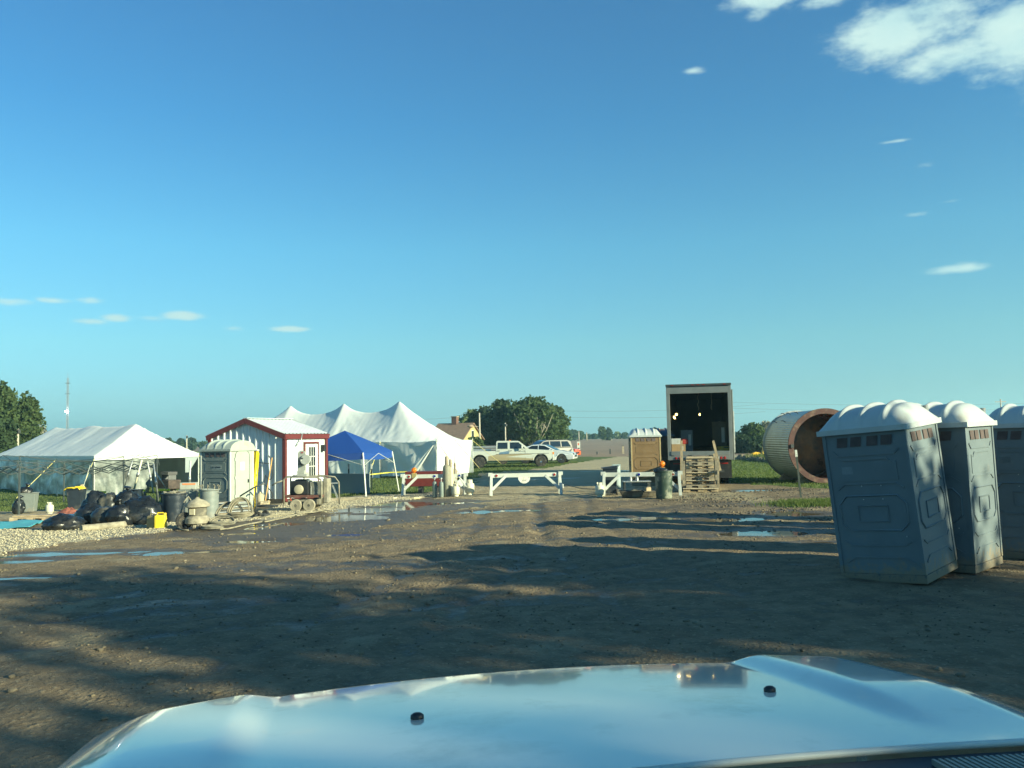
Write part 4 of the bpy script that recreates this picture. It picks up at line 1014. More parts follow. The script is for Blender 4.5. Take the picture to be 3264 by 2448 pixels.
# ------------------------------------------------------------ steel fence posts
def tpost(loc, h, label, lean=0.0, tip=True, group="steel fence posts with white tips"):
    t = thing("fence_post", loc, 0, label, "fence post", group, ry=lean)
    b = MB(); b.box((0, 0, h / 2), (.06, .012, h)); b.box((0, .025, h / 2), (.012, .04, h))
    for k in range(int(h / .06)): b.box((0, -.006, .05 + k * .06), (.014, .008, .016))
    b.build("post", mat("green_post_paint", (.02, .035, .03), .6), t)
    if tip:
        b = MB(); b.box((0, 0, h - .09), (.07, .02, .22)); b.box((0, .025, h - .09), (.02, .05, .22)); b.build("white_tip", M_white, t)
    return t
p = at(2553, 1586); tpost(p, 1.5, "leaning steel fence post with a white tip in front of the culvert", R(-4))
# grey panel fence under the blue canopy
fp = [(1045, 1582, "steel fence post with no white tip behind the generator", 1.5, False), (1112, 1578, "white tipped fence post midway along the grey panel", 1.28, True), (1163, 1576, "white tipped fence post near the right end of grey panel", 1.28, True), (1185, 1570, "white tipped fence post beside the canopy's near leg", 1.2, True)]
for px, py, lb, h, tp in fp: tpost(at(px, py - 4), h, lb, 0, tp)
a = at(1028, 1576); b = at(1178, 1574); a.y += .08; b.y += .08
PF = thing("grey_panel", a, math.atan2(b.y - a.y, b.x - a.x), "low grey board panel standing behind the fence posts under the canopy", "panel"); Lp = (b - a).length
MB().box((Lp / 2, 0, .47), (Lp, .03, .9)).build("board", mat("grey_board", (.34, .38, .39), .6, var=.06, nscale=1.5), PF)
MB().box((Lp / 2, .03, .9), (Lp, .04, .05)).build("top_rail", M_steel, PF)
q = [at(1028, 1570), at(1112, 1574), at(1163, 1572), at(1240, 1560), at(1330, 1556)]
pts = [Vector((v.x, v.y - .06, v.z + .78)) for v in q]; tp = MB()
for i in range(len(pts) - 1): tp.bar(pts[i], pts[i + 1], .004, .045)
tag(tp.build("barrier_tape", mat("yellow_tape", (.65, .58, .08), .5)), "thin yellow barrier tape strung across the fence posts by the canopy", "tape")

# ------------------------------------------------------------ vehicles
def arc(cx, cz, r, a0, a1, n=12): return [(cx + r * math.cos(R(a0 + (a1 - a0) * k / n)), cz + r * math.sin(R(a0 + (a1 - a0) * k / n))) for k in range(n + 1)]
def tapered(poly, w0, zb_, inset, ztop):
    """prism across y with half width shrinking above zb_"""
    vs = []; n = len(poly)
    def hw(z): return w0 - (inset * max(0, (z - zb_) / (ztop - zb_)) if z > zb_ else 0)
    for sg in (-1, 1):
        for (x, z) in poly: vs.append((x, sg * hw(z), z))
    fs = [tuple(range(n)), tuple(range(2 * n - 1, n - 1, -1))] + [(i, i + n, (i + 1) % n + n, (i + 1) % n) for i in range(n)]
    return MB().add(vs, fs), hw
def side_panels(parts_parent, polys, hw, m, name, off=.006, recalc=True):
    for poly in polys:
        for sg in (-1, 1):
            vs = [(x, sg * (hw(z) + off), z) for x, z in poly]; n = len(vs)
            vs2 = [(x, sg * (hw(z) - .02), z) for x, z in poly]
            mb = MB().add(vs + vs2, [tuple(range(n)), tuple(range(2 * n - 1, n - 1, -1))] + [(i, (i + 1) % n, (i + 1) % n + n, i + n) for i in range(n)]); mb.build(name, m, parts_parent)
# pickup: local x forward, -y is the side facing the camera
pk = at(1534, 1487); pk2 = at(1722, 1486)
PUX = gnd(-.12, 61.0)
M_pick = mat("cream_white_paint", (.46, .48, .42), .3, var=.03, coat=.5)
M_ptan = mat("tan_two_tone_paint", (.30, .25, .15), .35, var=.05, coat=.4)
PU = thing("pickup_truck", PUX, R(1), "white and tan crew cab pickup truck parked right of the pole tent", "pickup truck")
wb = 4.27; xr, xf = -2.25, 2.02; wr = .40
body = [(-3.3, .62)] + arc(xr, .42, .50, 180, 0)[0:] + [(xr + .55, .48), (xf - .55, .48)] + arc(xf, .42, .50, 180, 0) + [(2.75, .55), (2.92, .62), (2.93, 1.02), (2.86, 1.14), (1.25, 1.24), (.9, 1.26), (-1.12, 1.26), (-1.12, 1.16), (-3.3, 1.16)]
bm_, hwp = tapered(body, .98, .8, .06, 1.3); bm_.build("body", M_pick, PU, bevel=.03)
cab = [(-1.10, 1.255), (1.22, 1.255), (.55, 1.80), (.42, 1.84), (-.98, 1.86), (-1.08, 1.80)]
cb_, hwc = tapered(cab, .92, 1.255, .14, 1.86); cb_.build("cab", M_pick, PU, bevel=.025)
side_panels(PU, [[(-1.0, 1.30), (-.28, 1.30), (-.28, 1.74), (-.97, 1.74)], [(-.12, 1.30), (.96, 1.30), (.48, 1.74), (-.12, 1.74)]], hwc, M_glass, "side_window")
MB().add([(1.15, -.74, 1.29), (1.15, .74, 1.29), (.60, .68, 1.76), (.60, -.68, 1.76)], [(0, 1, 2, 3)]).build("windscreen", M_glass, PU).location = (.035, 0, .02)
MB().add([(-1.13, -.7, 1.3), (-1.13, .7, 1.3), (-1.10, .62, 1.72), (-1.10, -.62, 1.72)], [(0, 1, 2, 3)]).build("rear_window", M_glass, PU).location = (-.012, 0, 0)
side_panels(PU, [[(-1.65, .50), (1.5, .50), (1.42, .88), (.9, .95), (-.9, .95), (-1.65, .80)], [(-3.28, .66), (-2.82, .66), (-2.8, .8), (-3.28, .8)]], hwp, M_ptan, "two_tone_stripe", .004)
side_panels(PU, [[(-.24, .52), (-.22, .52), (-.22, 1.22), (-.24, 1.22)], [(-1.12, .52), (-1.10, .52), (-1.10, 1.22), (-1.12, 1.22)], [(.92, .6), (.94, .6), (.94, 1.22), (.92, 1.22)]], hwp, M_black, "door_gap", .008)
side_panels(PU, [[(-.9, .90), (-.2, .96), (-.15, 1.1), (-.3, 1.14), (-.85, 1.06)]], hwp, mat("door_badge_blue", (.10, .17, .25), .5), "door_badge", .009)
for x in (-1.0, -.14): MB().box((x + .07, -.955, 1.16), (.16, .03, .035)).build("door_handle", M_black, PU)
side_panels(PU, [[(-1.10, .92), (2.6, .92), (2.6, .945), (-1.10, .945)]], hwp, M_black, "rub_strip", .010)
bmp = MB().prism([(2.82, .42), (3.05, .46), (3.08, .66), (2.84, .70)], -1.0, 1.0).build("front_bumper", M_white, PU, bevel=.02)
MB().box((-3.36, 0, .60), (.12, 1.9, .18)).build("rear_bumper", M_chrome, PU, bevel=.02)
for sy in (-.72, .72):
    MB().box((2.93, sy, .94), (.04, .34, .2)).build("headlight", M_glass, PU); MB().box((2.90, sy * 1.31, .94), (.10, .05, .16)).build("turn_signal", M_orange, PU)
    MB().box((-3.31, sy * 1.2, .95), (.03, .16, .34)).build("tail_light", M_red, PU)
MB().box((2.94, 0, .92), (.03, 1.0, .24)).build("grille", M_black, PU)
for k in (-.3, 0, .3): MB().box((-.1, k, 1.875), (.1, .08, .03)).build("roof_marker", M_orange, PU)
for sy in (-1, 1):
    mm = MB().box((.72, sy * 1.16, 1.42), (.12, .16, .3)).build("wing_mirror", M_white, PU, bevel=.02)
    MB().tube([(.55, sy * .95, 1.1), (.7, sy * 1.16, 1.3), (.95, sy * .95, 1.05)], .012, 5).build("mirror_arm", M_black, mm)
for x in (xr, xf):
    for sy in (-1, 1):
        tyre(PU, (x, sy * .84, wr), wr, .26, M_chrome if x > 0 else M_dgrey, 'y', .52)
        if x < 0: pass
for x in (xr, xf): MB().box((x, 0, .55), (1.0, 1.36, .6)).build("wheel_well", M_black, PU)
MB().box((-2.3, .2, 1.19), (1.7, 1.2, .16)).build("bed_cover", M_steel, PU)
# sedan and others via a shared builder
def car(name, loc, rz, label, cat, paint, prof, cabp, wins, xr, xf, r, hw, ztop, inset, glassw, group=None, rim=M_chrome, zb_=.75):
    t = thing(name, loc, rz, label, cat, group)
    b, h1 = tapered(prof, hw, .6, .10, 1.05); b.build("body", paint, t, bevel=.05)
    c, h2 = tapered(cabp, hw - .06, cabp[0][1], inset, ztop); c.build("cabin", paint, t, bevel=.04)
    side_panels(t, wins, h2, M_glass, "side_window", .01)
    (x0, z0), (x1, z1) = glassw[0]; MB().add([(x0, -hw + .2, z0), (x0, hw - .2, z0), (x1, hw - .32, z1), (x1, -hw + .32, z1)], [(0, 1, 2, 3)]).build("windscreen", M_glass, t)
    (x0, z0), (x1, z1) = glassw[1]; MB().add([(x0, -hw + .2, z0), (x0, hw - .2, z0), (x1, hw - .32, z1), (x1, -hw + .32, z1)], [(0, 1, 2, 3)]).build("rear_window", M_glass, t)
    xm = max(p[0] for p in prof); xn = min(p[0] for p in prof)
    for sy in (-1, 1):
        MB().box((xm - .17, sy * (hw - .25), .70), (.3, .34, .12)).build("headlight", M_glass, t, bevel=.02); MB().box((xn + .05, sy * (hw - .12), .86), (.1, .2, .2)).build("tail_light", M_red, t, bevel=.02)
        for x in (xr, xf): tyre(t, (x, sy * (hw - .12), r), r, .22, rim, 'y', .64)
        MB().box((cabp[1][0] - .5, sy * (hw + .05), cabp[0][1] + .06), (.1, .18, .12)).build("wing_mirror", paint, t, bevel=.02)
        side_panels(t, [[((xr + xf) / 2 - .01, .4), ((xr + xf) / 2 + .01, .4), ((xr + xf) / 2 + .01, .92), ((xr + xf) / 2 - .01, .92)]] if sy > 0 else [], h1, M_black, "door_gap", .004)
    MB().box((xm - .04, 0, .55), (.08, hw * 1.1, .16)).build("grille", M_black, t)
    for x in (xr, xf): MB().box((x, 0, .45), (r * 2.1, hw * 1.55, .5)).build("wheel_well", M_black, t)
    return t
M_wcar = mat("white_car_paint", (.62, .65, .64), .25, var=.02, coat=.8)
M_silver = mat("silver_car_paint", (.075, .07, .06), .35, .1, var=.03, coat=.6)
M_ocar = mat("orange_car_paint", (.80, .10, .02), .3, var=.03, coat=.7)
sed = [(-2.35, .45)] + arc(-1.42, .34, .38, 180, 0) + [(-1.0, .24), (.98, .24)] + arc(1.42, .34, .38, 180, 0) + [(1.95, .26), (2.36, .32), (2.40, .60), (2.25, .78), (1.3, .98), (.9, 1.0), (-1.75, 1.04), (-2.3, 1.02), (-2.42, .85)]
sc_ = [(-1.9, 1.0), (1.05, .97), (.15, 1.40), (-.3, 1.47), (-.9, 1.44), (-1.4, 1.28)]
sw = [[(-1.5, 1.06), (-.42, 1.06), (-.42, 1.38), (-.9, 1.37)], [(-.34, 1.06), (.72, 1.05), (.08, 1.36), (-.34, 1.40)]]
car("parked_car", gnd(2.5, 67.0), R(-14), "white sedan parked just right of the pickup truck", "car", M_wcar, sed, sc_, sw, -1.42, 1.42, .34, .92, 1.47, .2, [((1.0, 1.02), (.2, 1.42)), ((-1.85, 1.05), (-1.05, 1.43))])
suv = [(-2.3, .5)] + arc(-1.35, .38, .42, 180, 0) + [(-.9, .3), (.95, .3)] + arc(1.4, .38, .42, 180, 0) + [(1.95, .35), (2.3, .42), (2.33, .8), (2.2, 1.02), (1.2, 1.1), (-2.2, 1.12), (-2.34, .9)]
suc = [(-2.2, 1.08), (1.35, 1.08), (.55, 1.66), (.2, 1.76), (-1.7, 1.76), (-2.05, 1.66)]
suw = [[(-2.0, 1.16), (-1.15, 1.16), (-1.15, 1.62), (-1.75, 1.62)], [(-1.05, 1.16), (-.1, 1.16), (-.1, 1.64), (-1.05, 1.64)], [(0, 1.16), (1.0, 1.16), (.45, 1.60), (0, 1.64)]]
car("parked_car", gnd(2.75, 73.5), R(-158), "silver estate car behind the white sedan, rear end towards the right", "car", M_silver, suv, suc, suw, -1.35, 1.4, .38, .95, 1.76, .18, [((1.32, 1.12), (.6, 1.66)), ((-2.24, 1.14), (-2.05, 1.64))])
ha = [(-1.95, .45)] + arc(-1.2, .32, .36, 180, 0) + [(-.8, .26), (.85, .26)] + arc(1.25, .32, .36, 180, 0) + [(1.7, .3), (1.95, .36), (1.98, .68), (1.85, .86), (1.0, 1.0), (-1.9, 1.02), (-2.0, .8)]
hac = [(-1.85, .98), (1.1, .98), (.35, 1.40), (0, 1.46), (-1.4, 1.44), (-1.75, 1.30)]
haw = [[(-1.5, 1.05), (-.5, 1.05), (-.5, 1.36), (-1.35, 1.34)], [(-.42, 1.05), (.8, 1.04), (.3, 1.34), (-.42, 1.37)]]
car("parked_car", gnd(3.95, 77.5), R(-28), "bright orange hatchback half hidden behind the silver estate car", "car", M_ocar, ha, hac, haw, -1.2, 1.25, .32, .86, 1.46, .18, [((1.05, 1.02), (.4, 1.40)), ((-1.85, 1.03), (-1.6, 1.38))])
sp_ = at(1845, 1450); t = thing("road_sign", sp_, R(3), "small white notice board on two posts right of the orange hatchback", "sign")
MB().box((0, 0, .95), (.34, .03, .95)).build("sign_board", M_white, t)
for x in (-.14, .14): MB().box((x, .03, .6), (.05, .05, 1.2)).build("post", M_wood2, t)
MB().box((-.02, -.018, 1.15), (.16, .006, .25)).build("red_emblem", mat("red_print", (.5, .12, .07), .6), t); MB().box((0, -.018, .7), (.24, .006, .12)).build("print_line", M_dgrey, t)
# ------------------------------------------------------------ gate barricades
def barricade(loc, rz, L, label, refl, beacon=None):
    t = thing("barricade", loc, rz, label, "barricade", "white wooden barricades across the gate")
    H_ = .80; M_b = M_white
    MB().box((0, 0, H_ - .07), (L, .045, .15)).build("beam", M_b, t, bevel=.004)
    for sx in (-1, 1):
        x = sx * (L / 2 - .07)
        for sy in (-1, 1):
            MB().bar((x, sy * .045, H_), (x + sx * .03, sy * .27, 0), .095, .04, up=(0, 1, 0)).build("leg", M_b, t, bevel=.003)
        MB().bar((x - sx * .02, -.13, .22), (x - sx * .52, -.032, H_ - .10), .10, .035, up=(0, 1, 0)).build("brace", M_b, t, bevel=.003)
        MB().bar((x, -.20, .28), (x, .20, .28), .035, .09).build("cross_bar", M_b, t)
        MB().box((sx * (L / 2 - .03), 0, H_ - .03), (.16, .15, .13)).build("end_cap", M_b, t, bevel=.004)
    for x, c in refl:
        MB().lathe([(.062, 0), (.062, .012), (.055, .016)], (x, -.024, H_ - .07), 18, Matrix.Rotation(R(90), 3, 'X')).build("reflector_ring", M_white, t)
        MB().lathe([(.045, 0), (.045, .01), (.02, .016)], (x, -.041, H_ - .07), 16, Matrix.Rotation(R(90), 3, 'X')).build("reflector", M_red if c == 'r' else mat("blue_lens", (.01, .02, .25), .2), t)
    return t
def beacon(loc, label, rz=0):
    t = thing("warning_light", loc, rz, label, "warning light", "orange warning lights on the barricades")
    MB().box((0, 0, .10), (.19, .12, .20)).build("battery_case", mat("beacon_case", (.30, .25, .10), .7, dirt=(.12, .1, .06), dirt_amt=.4), t, bevel=.012)
    m = MB(); M_ = Matrix.Rotation(R(90), 3, 'X'); m.lathe([(.02, -.06), (.085, -.045), (.105, -.015), (.105, .015), (.085, .045), (.02, .06)], (0, 0, .32), 20, M_); m.build("lens", M_orange, t, smooth=True)
    for k in range(3): MB().lathe([(.03 + k * .03, 0), (.033 + k * .03, .006), (.036 + k * .03, 0)], (0, -.058 + k * .006, .32), 20, M_).build("lens_ring", mat("deep_orange", (.6, .12, .01), .3), t)
    MB().box((0, 0, .21), (.07, .07, .04)).build("neck", M_orange, t)
    return t
b1 = at(1385, 1577); bar1 = barricade(b1, R(-1), 2.55, "barricade left of the driveway with gas cylinders leaning on it", [(-1.0, 'r'), (.02, 'b'), (1.0, 'b')])
b2 = at(1676, 1577); bar2 = barricade(b2, R(4), 2.68, "barricade in the middle of the driveway with a tag hanging below", [(-1.08, 'r'), (1.08, 'r')])
b3 = at(2046, 1579); bar3 = barricade(b3, R(-9), 2.72, "barricade right of the driveway in front of the brown toilet", [(-.08, 'b'), (1.08, 'r')])
beacon((b1.x - .80, b1.y + .03, b1.z + .66), "orange warning light on the barricade beside the pole tent")
beacon((b3.x + .74, b3.y + .02, b3.z + .76), "orange warning light above the dark green barrel")
t = thing("hanging_tag", (b2.x - .05, b2.y - .03, b2.z + .66), R(4), "worn white half round tag hanging under the middle barricade", "sign")
MB().prism([(-.22, 0), (-.22, -.08), (-.16, -.18), (-.06, -.235), (.06, -.235), (.16, -.18), (.22, -.08), (.22, 0)], -.012, .0).build("plate", mat("worn_white", (.6, .6, .54), .6, dirt=(.25, .15, .1), dirt_amt=.35, dirt_scale=9), t)
MB().box((0, -.015, -.12), (.16, .004, .03)).build("faded_mark", mat("faded_grey", (.25, .25, .24), .8), t)
t = thing("red_tank", (b1.x - .32, b1.y + 1.3, b1.z), R(-3), "large red steel tank behind the left barricade", "tank")
MB().prism([(-.95, .34), (-.80, .28), (.55, .28), (.55, .88), (-.95, .88)], -.35, .35).build("tank_body", mat("red_tank_paint", (.12, .018, .015), .5, var=.15, dirt=(.1, .04, .03), dirt_amt=.2), t, bevel=.02)
for x in (-.35, .3): MB().box((x, 0, .15), (.16, .5, .3)).build("support_leg", M_dgrey, t)
t = thing("plywood_board", at(1295, 1591), R(4), "flat plywood board with raised ends lying in front of the left barricade", "board")
MB().box((0, 0, .02), (1.0, .5, .02)).build("sheet", mat("plywood", (.52, .44, .22), .8, var=.12, nscale=3), t)
MB().box((.42, -.12, .05), (.28, .09, .035), rz=R(8)).build("batten", mat("pale_batten", (.66, .58, .38), .8), t)
MB().box((-.45, .14, .05), (.10, .3, .035), rz=R(-20)).build("batten", mat("pale_batten", (.66, .58, .38), .8), t)

# ------------------------------------------------------------ gas cylinders
def cylinder(loc, r, h, body, label, cap='cap', group="gas cylinders at the left barricade", rz=0, lean=0.0):
    t = thing("gas_cylinder", loc, rz, label, "gas cylinder", group, ry=lean)
    nk = h * .78 if cap == 'cap' else h * .80
    MB().lathe([(r * .92, 0), (r, .03), (r, nk - r * .9), (r * .88, nk - r * .4), (r * .6, nk - r * .05), (r * .34, nk), (0, nk)], (0, 0, 0), 22).build("shell", body, t, auto=50)
    if cap == 'cap': MB().lathe([(r * .46, nk - .02), (r * .47, nk + .05), (r * .44, h - .05), (r * .3, h - .01), (0, h)], (0, 0, 0), 16).build("valve_cap", mat("rusty_cap", (.30, .24, .17), .7, var=.2), t, auto=50)
    else:
        MB().cyl((0, 0, nk - .01), (0, 0, h - .03), .018, n=8).build("valve", M_steel, t); MB().cyl((-.07, 0, h - .05), (.06, 0, h - .03), .014, n=8).build("outlet", M_steel, t)
        MB().lathe([(.035, h - .03), (.035, h), (0, h)], (0, 0, 0), 10).build("hand_wheel", M_steel, t)
    return t
M_cyl = mat("muddy_cylinder", (.24, .24, .18), .65, var=.15, nscale=3, dirt=(.22, .18, .12), dirt_amt=.45)
M_cylg = mat("grey_green_cylinder", (.16, .20, .18), .5, var=.12, dirt=(.3, .26, .18), dirt_amt=.25)
M_cylb = mat("brown_cylinder", (.24, .20, .14), .6, var=.15, dirt=(.12, .09, .06), dirt_amt=.2)
cylinder(at(1425, 1582), .15, 1.52, M_cyl, "tallest mud grey gas cylinder in front of the left barricade")
cylinder(at(1437, 1576), .12, 1.38, mat("cream_cylinder", (.5, .47, .33), .6, var=.1, dirt=(.3, .25, .16), dirt_amt=.3), "cream gas cylinder tucked behind the tallest one")
cylinder(at(1451, 1571), .095, 1.22, M_cylb, "slim brown gas cylinder right of the tallest one")
cylinder(at(1386, 1585), .085, .74, M_cylg, "left of the two short grey green gas cylinders", 'valve')
cylinder(at(1407, 1585), .085, .72, M_cylg, "right of the two short grey green gas cylinders", 'valve')
def propane(loc, label, sc=1.0, group="white propane tanks"):
    t = thing("propane_tank", loc, rnd.uniform(0, 3), label, "propane tank", group, sc)
    MB().lathe([(.10, 0), (.11, .0), (.105, .045), (.145, .07), (.155, .12), (.155, .30), (.145, .35), (.10, .385), (0, .395)], (0, 0, 0), 22).build("tank", M_propane, t, auto=50)
    c = MB()
    for k in range(3):
        a = k * 2.09
        c.grid(8, 1, lambda u, v, a=a: Vector((.095 * math.cos(a + u * 1.5), .095 * math.sin(a + u * 1.5), .37 + v * .11)))
    c.build("collar", M_propane, t, solid=.006)
    MB().cyl((0, 0, .38), (0, 0, .46), .02, n=8).build("valve", M_steel, t); MB().tube([(.14, 0, .21), (0, .157, .21), (-.156, 0, .21), (0, -.157, .21)], .006, 4, closed=True).build("weld_seam", M_propane, t)
    return t
propane(at(1453, 1582), "white propane tank right of the tall gas cylinders", 1.0)
propane(at(1497, 1577), "white propane tank behind the right leg of the left barricade", 1.2)
propane(at(1912, 1583), "white propane tank left of the dark wheeled bin", 1.02)
propane(at(158, 1638), "white propane tank on the grass beyond the pallet", .86)
t = thing("shovel", at(1441, 1576), 0, "small shovel standing between the gas cylinders and the propane tank", "shovel")
MB().cyl((0, 0, .25), (-.02, .1, .86), .014, n=8).build("shaft", M_dgrey, t); MB().lathe([(.05, 0), (.06, .02), (.05, .04)], (-.02, .1, .9), 10, Matrix.Rotation(R(90), 3, 'X')).build("grip", M_dgrey, t); MB().prism([(-.1, .28), (.1, .28), (.1, .1), (0, 0), (-.1, .1)], -.01, .01).build("blade", M_dgrey, t)
t = thing("bracket_cluster", at(1480, 1579), R(20), "tangle of white brackets and a square plate at the left barricade's right end", "bracket")
MB().box((-.12, 0, .50), (.26, .02, .22), M=Matrix.Rotation(R(45), 3, 'Y')).build("square_plate", M_steel, t); MB().bar((-.2, 0, .72), (.1, -.02, .3), .04, .03).build("strut", M_white, t); MB().bar((-.05, .05, 0), (.05, .0, .42), .05, .03).build("strut", M_steel, t)

# ------------------------------------------------------------ bins
def bin_(name, loc, r0, r1, h, m, label, cat="bin", group=None, rz=0, wheels=False, square=False, n=24, rim=True, lid=None, ribs=0, handles=True):
    t = thing(name, loc, rz, label, cat, group)
    if square:
        b = MB(); sg = []
        for (s_, z) in ((r0, .05), (r1, h), (r1 + .025, h), (r1 + .025, h + .03), (r1 - .02, h + .03), (r1 - .03, h - .02), (r0 - .02, .1)):
            sg.append([(-s_, -s_ * .9, z), (s_, -s_ * .9, z), (s_, s_ * .9, z), (-s_, s_ * .9, z)])
        vs = [v for r in sg for v in r]; fs = [(0, 1, 2, 3)]
        for i in range(len(sg) - 1):
            for k in range(4): fs.append((i * 4 + k, i * 4 + (k + 1) % 4, (i + 1) * 4 + (k + 1) % 4, (i + 1) * 4 + k))
        fs.append(tuple((len(sg) - 1) * 4 + k for k in range(4)))
        b.add(vs, fs); b.build("bin_body", m, t, bevel=.02)
    else:
        prof = [(0, 0), (r0, 0), (r0, .04)]
        for k in range(12): prof.append((r0 + (r1 - r0) * (k + 1) / 12 + (.006 if ribs and k % 3 == 0 else 0), .04 + (h - .08) * (k + 1) / 12))
        prof += [(r1 + .03, h - .02), (r1 + .03, h + .01), (r1 - .01, h + .01), (r1 - .015, h - .08), (r0 - .02, .06), (0, .06)]
        MB().lathe(prof, (0, 0, 0), n).build("bin_body", m, t, auto=40)
        if handles:
            for sx in (-1, 1): MB().tube([(sx * (r1 + .02), -.07, h - .09), (sx * (r1 + .06), -.06, h - .1), (sx * (r1 + .06), .06, h - .1), (sx * (r1 + .02), .07, h - .09)], .012, 6).build("handle", m, t)
    if wheels:
        for sx in (-1, 1): tyre(t, (sx * (r0 + .02), r0 * .9, .11), .11, .05, M_black, 'x', .5)
        MB().tube([(-r1, r1 * .95, h - .02), (-r1, r1 * 1.15, h + .0), (r1, r1 * 1.15, h + .0), (r1, r1 * .95, h - .02)], .014, 6).build("handle", m, t)
    if lid:
        MB().box((0, 0, h + .05), (r1 * 2.1, r1 * 1.95, .04)).build("lid", lid, t, bevel=.012)
    return t
M_bgrey = mat("grey_bin_plastic", (.19, .215, .20), .5, var=.1, dirt=(.25, .21, .15), dirt_amt=.3)
M_bblue = mat("dark_bin_plastic", (.022, .032, .045), .4, var=.2, dirt=(.14, .12, .09), dirt_amt=.25)
M_bgreen = mat("dark_green_barrel", (.03, .055, .04), .5, var=.2, dirt=(.4, .38, .27), dirt_amt=.38, dirt_scale=3)
bb = at(2117, 1588); bin_("barrel", (bb.x, bb.y, bb.z), .26, .285, .90, M_bgreen, "dark green mud streaked barrel right of the mixing tubs", "barrel", ribs=1)
def bag(loc, s, label, seed, m=None, flat=.75, group="black rubbish bags piled on the ground", rz=0, knot=True):
    t = thing("rubbish_bag", loc, rz, label, "rubbish bag", group)
    b = MB(); nu, nv = 36, 20
    def f(u, v):
        th = u * 2 * math.pi; ph = (v - .5) * math.pi
        d = Vector((math.cos(ph) * math.cos(th), math.cos(ph) * math.sin(th), math.sin(ph)))
        r = 1 + .22 * mnoise.noise(d * 1.4 + Vector((seed, 0, 0))) + .22 * abs(mnoise.noise(d * 3.2 + Vector((0, seed, 0)))) - .22 * abs(mnoise.noise(d * 7 + Vector((0, 0, seed))))
        p = Vector((d.x * s[0], d.y * s[1], d.z * s[2])) * r
        p.z = max(p.z + s[2] * flat, 0.0 + .01 * mnoise.noise(p * 4))
        return p
    b.grid(nu, nv, f); b.build("bag_skin", m or M_bag, t, smooth=True)
    if knot: MB().lathe([(.05, 0), (.03, .05), (.07, .10), (.11, .14), (.05, .15)], (s[0] * .15, 0, s[2] * (flat + .92)), 9, Matrix.Rotation(.4, 3, 'Y')).build("tied_neck", m or M_bag, t, smooth=True)
    return t
M_bag = mat("black_bag_film", (.012, .014, .016), .30, var=.4, bump=.8, bscale=9, rvar=.14, dirt=(.10, .09, .07), dirt_amt=.25, dirt_scale=2.5)
bag((bb.x - .08, bb.y - .02, bb.z + .84), (.25, .22, .10), "black bin bag spilling over the rim of the green barrel", 3.3, flat=.6, group=None, knot=False)
q1 = at(1946, 1577)
t = bin_("wheeled_bin", q1, .20, .26, .95, M_bblue, "tall dark wheeled bin lying open beside a white propane tank", "bin", square=True, wheels=True, rz=R(175))
MB().bar((-.2, -.27, .9), (-.2, -.30, .1), .05, .02).build("front_rib", M_steel, t); MB().box((0, 0, .99), (.62, .5, .03), M=Matrix.Rotation(R(6), 3, 'Y')).build("lid", M_black, t)
t = thing("rubber_mat_roll", at(1965, 1566), R(5), "grey hanging plastic sheet draped over the right of the wheeled bin", "sheet")
MB().grid(14, 10, lambda u, v: Vector(((u - .5) * .30, -.1 - .05 * math.sin(u * 3.1), .98 - v * .80 + .04 * math.sin(u * 5) * v))).build("draped_sheet", mat("grey_sheet", (.25, .31, .31), .5, var=.1), t, solid=.01, smooth=True)
MB().box((0, -.1, 1.0), (.32, .06, .05)).build("folded_edge", mat("grey_sheet", (.25, .31, .31), .5), t)
def tub(loc, rz, label, m, L=.9, Wd=.6, h=.2, group="mixing tubs by the right barricade"):
    t = thing("mixing_tub", loc, rz, label, "tub", group)
    b = MB(); sg = []
    for (a, c, z) in ((L * .38, Wd * .36, .01), (L * .5, Wd * .5, h), (L * .54, Wd * .54, h), (L * .54, Wd * .54, h + .02), (L * .48, Wd * .48, h + .02), (L * .37, Wd * .35, .04)):
        sg.append([(-a, -c, z), (a, -c, z), (a, c, z), (-a, c, z)])
    vs = [v for r in sg for v in r]; fs = [(0, 1, 2, 3)]
    for i in range(len(sg) - 1):
        for k in range(4): fs.append((i * 4 + k, i * 4 + (k + 1) % 4, (i + 1) * 4 + (k + 1) % 4, (i + 1) * 4 + k))
    fs.append(tuple((len(sg) - 1) * 4 + k for k in range(4))); b.add(vs, fs); b.build("tub_body", m, t, bevel=.012)
    MB().box((0, 0, h - .03), (L * .9, Wd * .85, .02)).build("dried_mortar", M_muddy, t)
    return t
M_tub = mat("muddy_black_tub", (.06, .055, .045), .7, var=.3, dirt=(.22, .19, .13), dirt_amt=.4)
tub(at(2014, 1586), R(-3), "muddy mixing tub between the wheeled bin and the smaller tub", M_tub, .80, .5, .22)
tub(at(2066, 1583), R(4), "smaller muddy mixing tub holding a wood block beside the green barrel", M_tub, .68, .5, .17)
t = thing("wood_block", (at(2066, 1583).x, at(2066, 1583).y, at(2066, 1583).z + .19), R(20), "pale square wood block resting on the smaller mixing tub", "block")
MB().box((0, 0, .06), (.18, .12, .12)).build("block", M_wood, t, bevel=.004); MB().box((.02, 0, .13), (.12, .08, .02)).build("chip", M_wood2, t)
t = thing("work_table", at(2030, 1571), R(-1), "low steel table with two jars behind the mixing tubs", "table")
MB().box((0, 0, .42), (1.0, .5, .03)).build("table_top", M_steel, t)
for x in (-.45, .45):
    for y in (-.2, .2): MB().box((x, y, .2), (.035, .035, .4)).build("leg", M_dgrey, t)
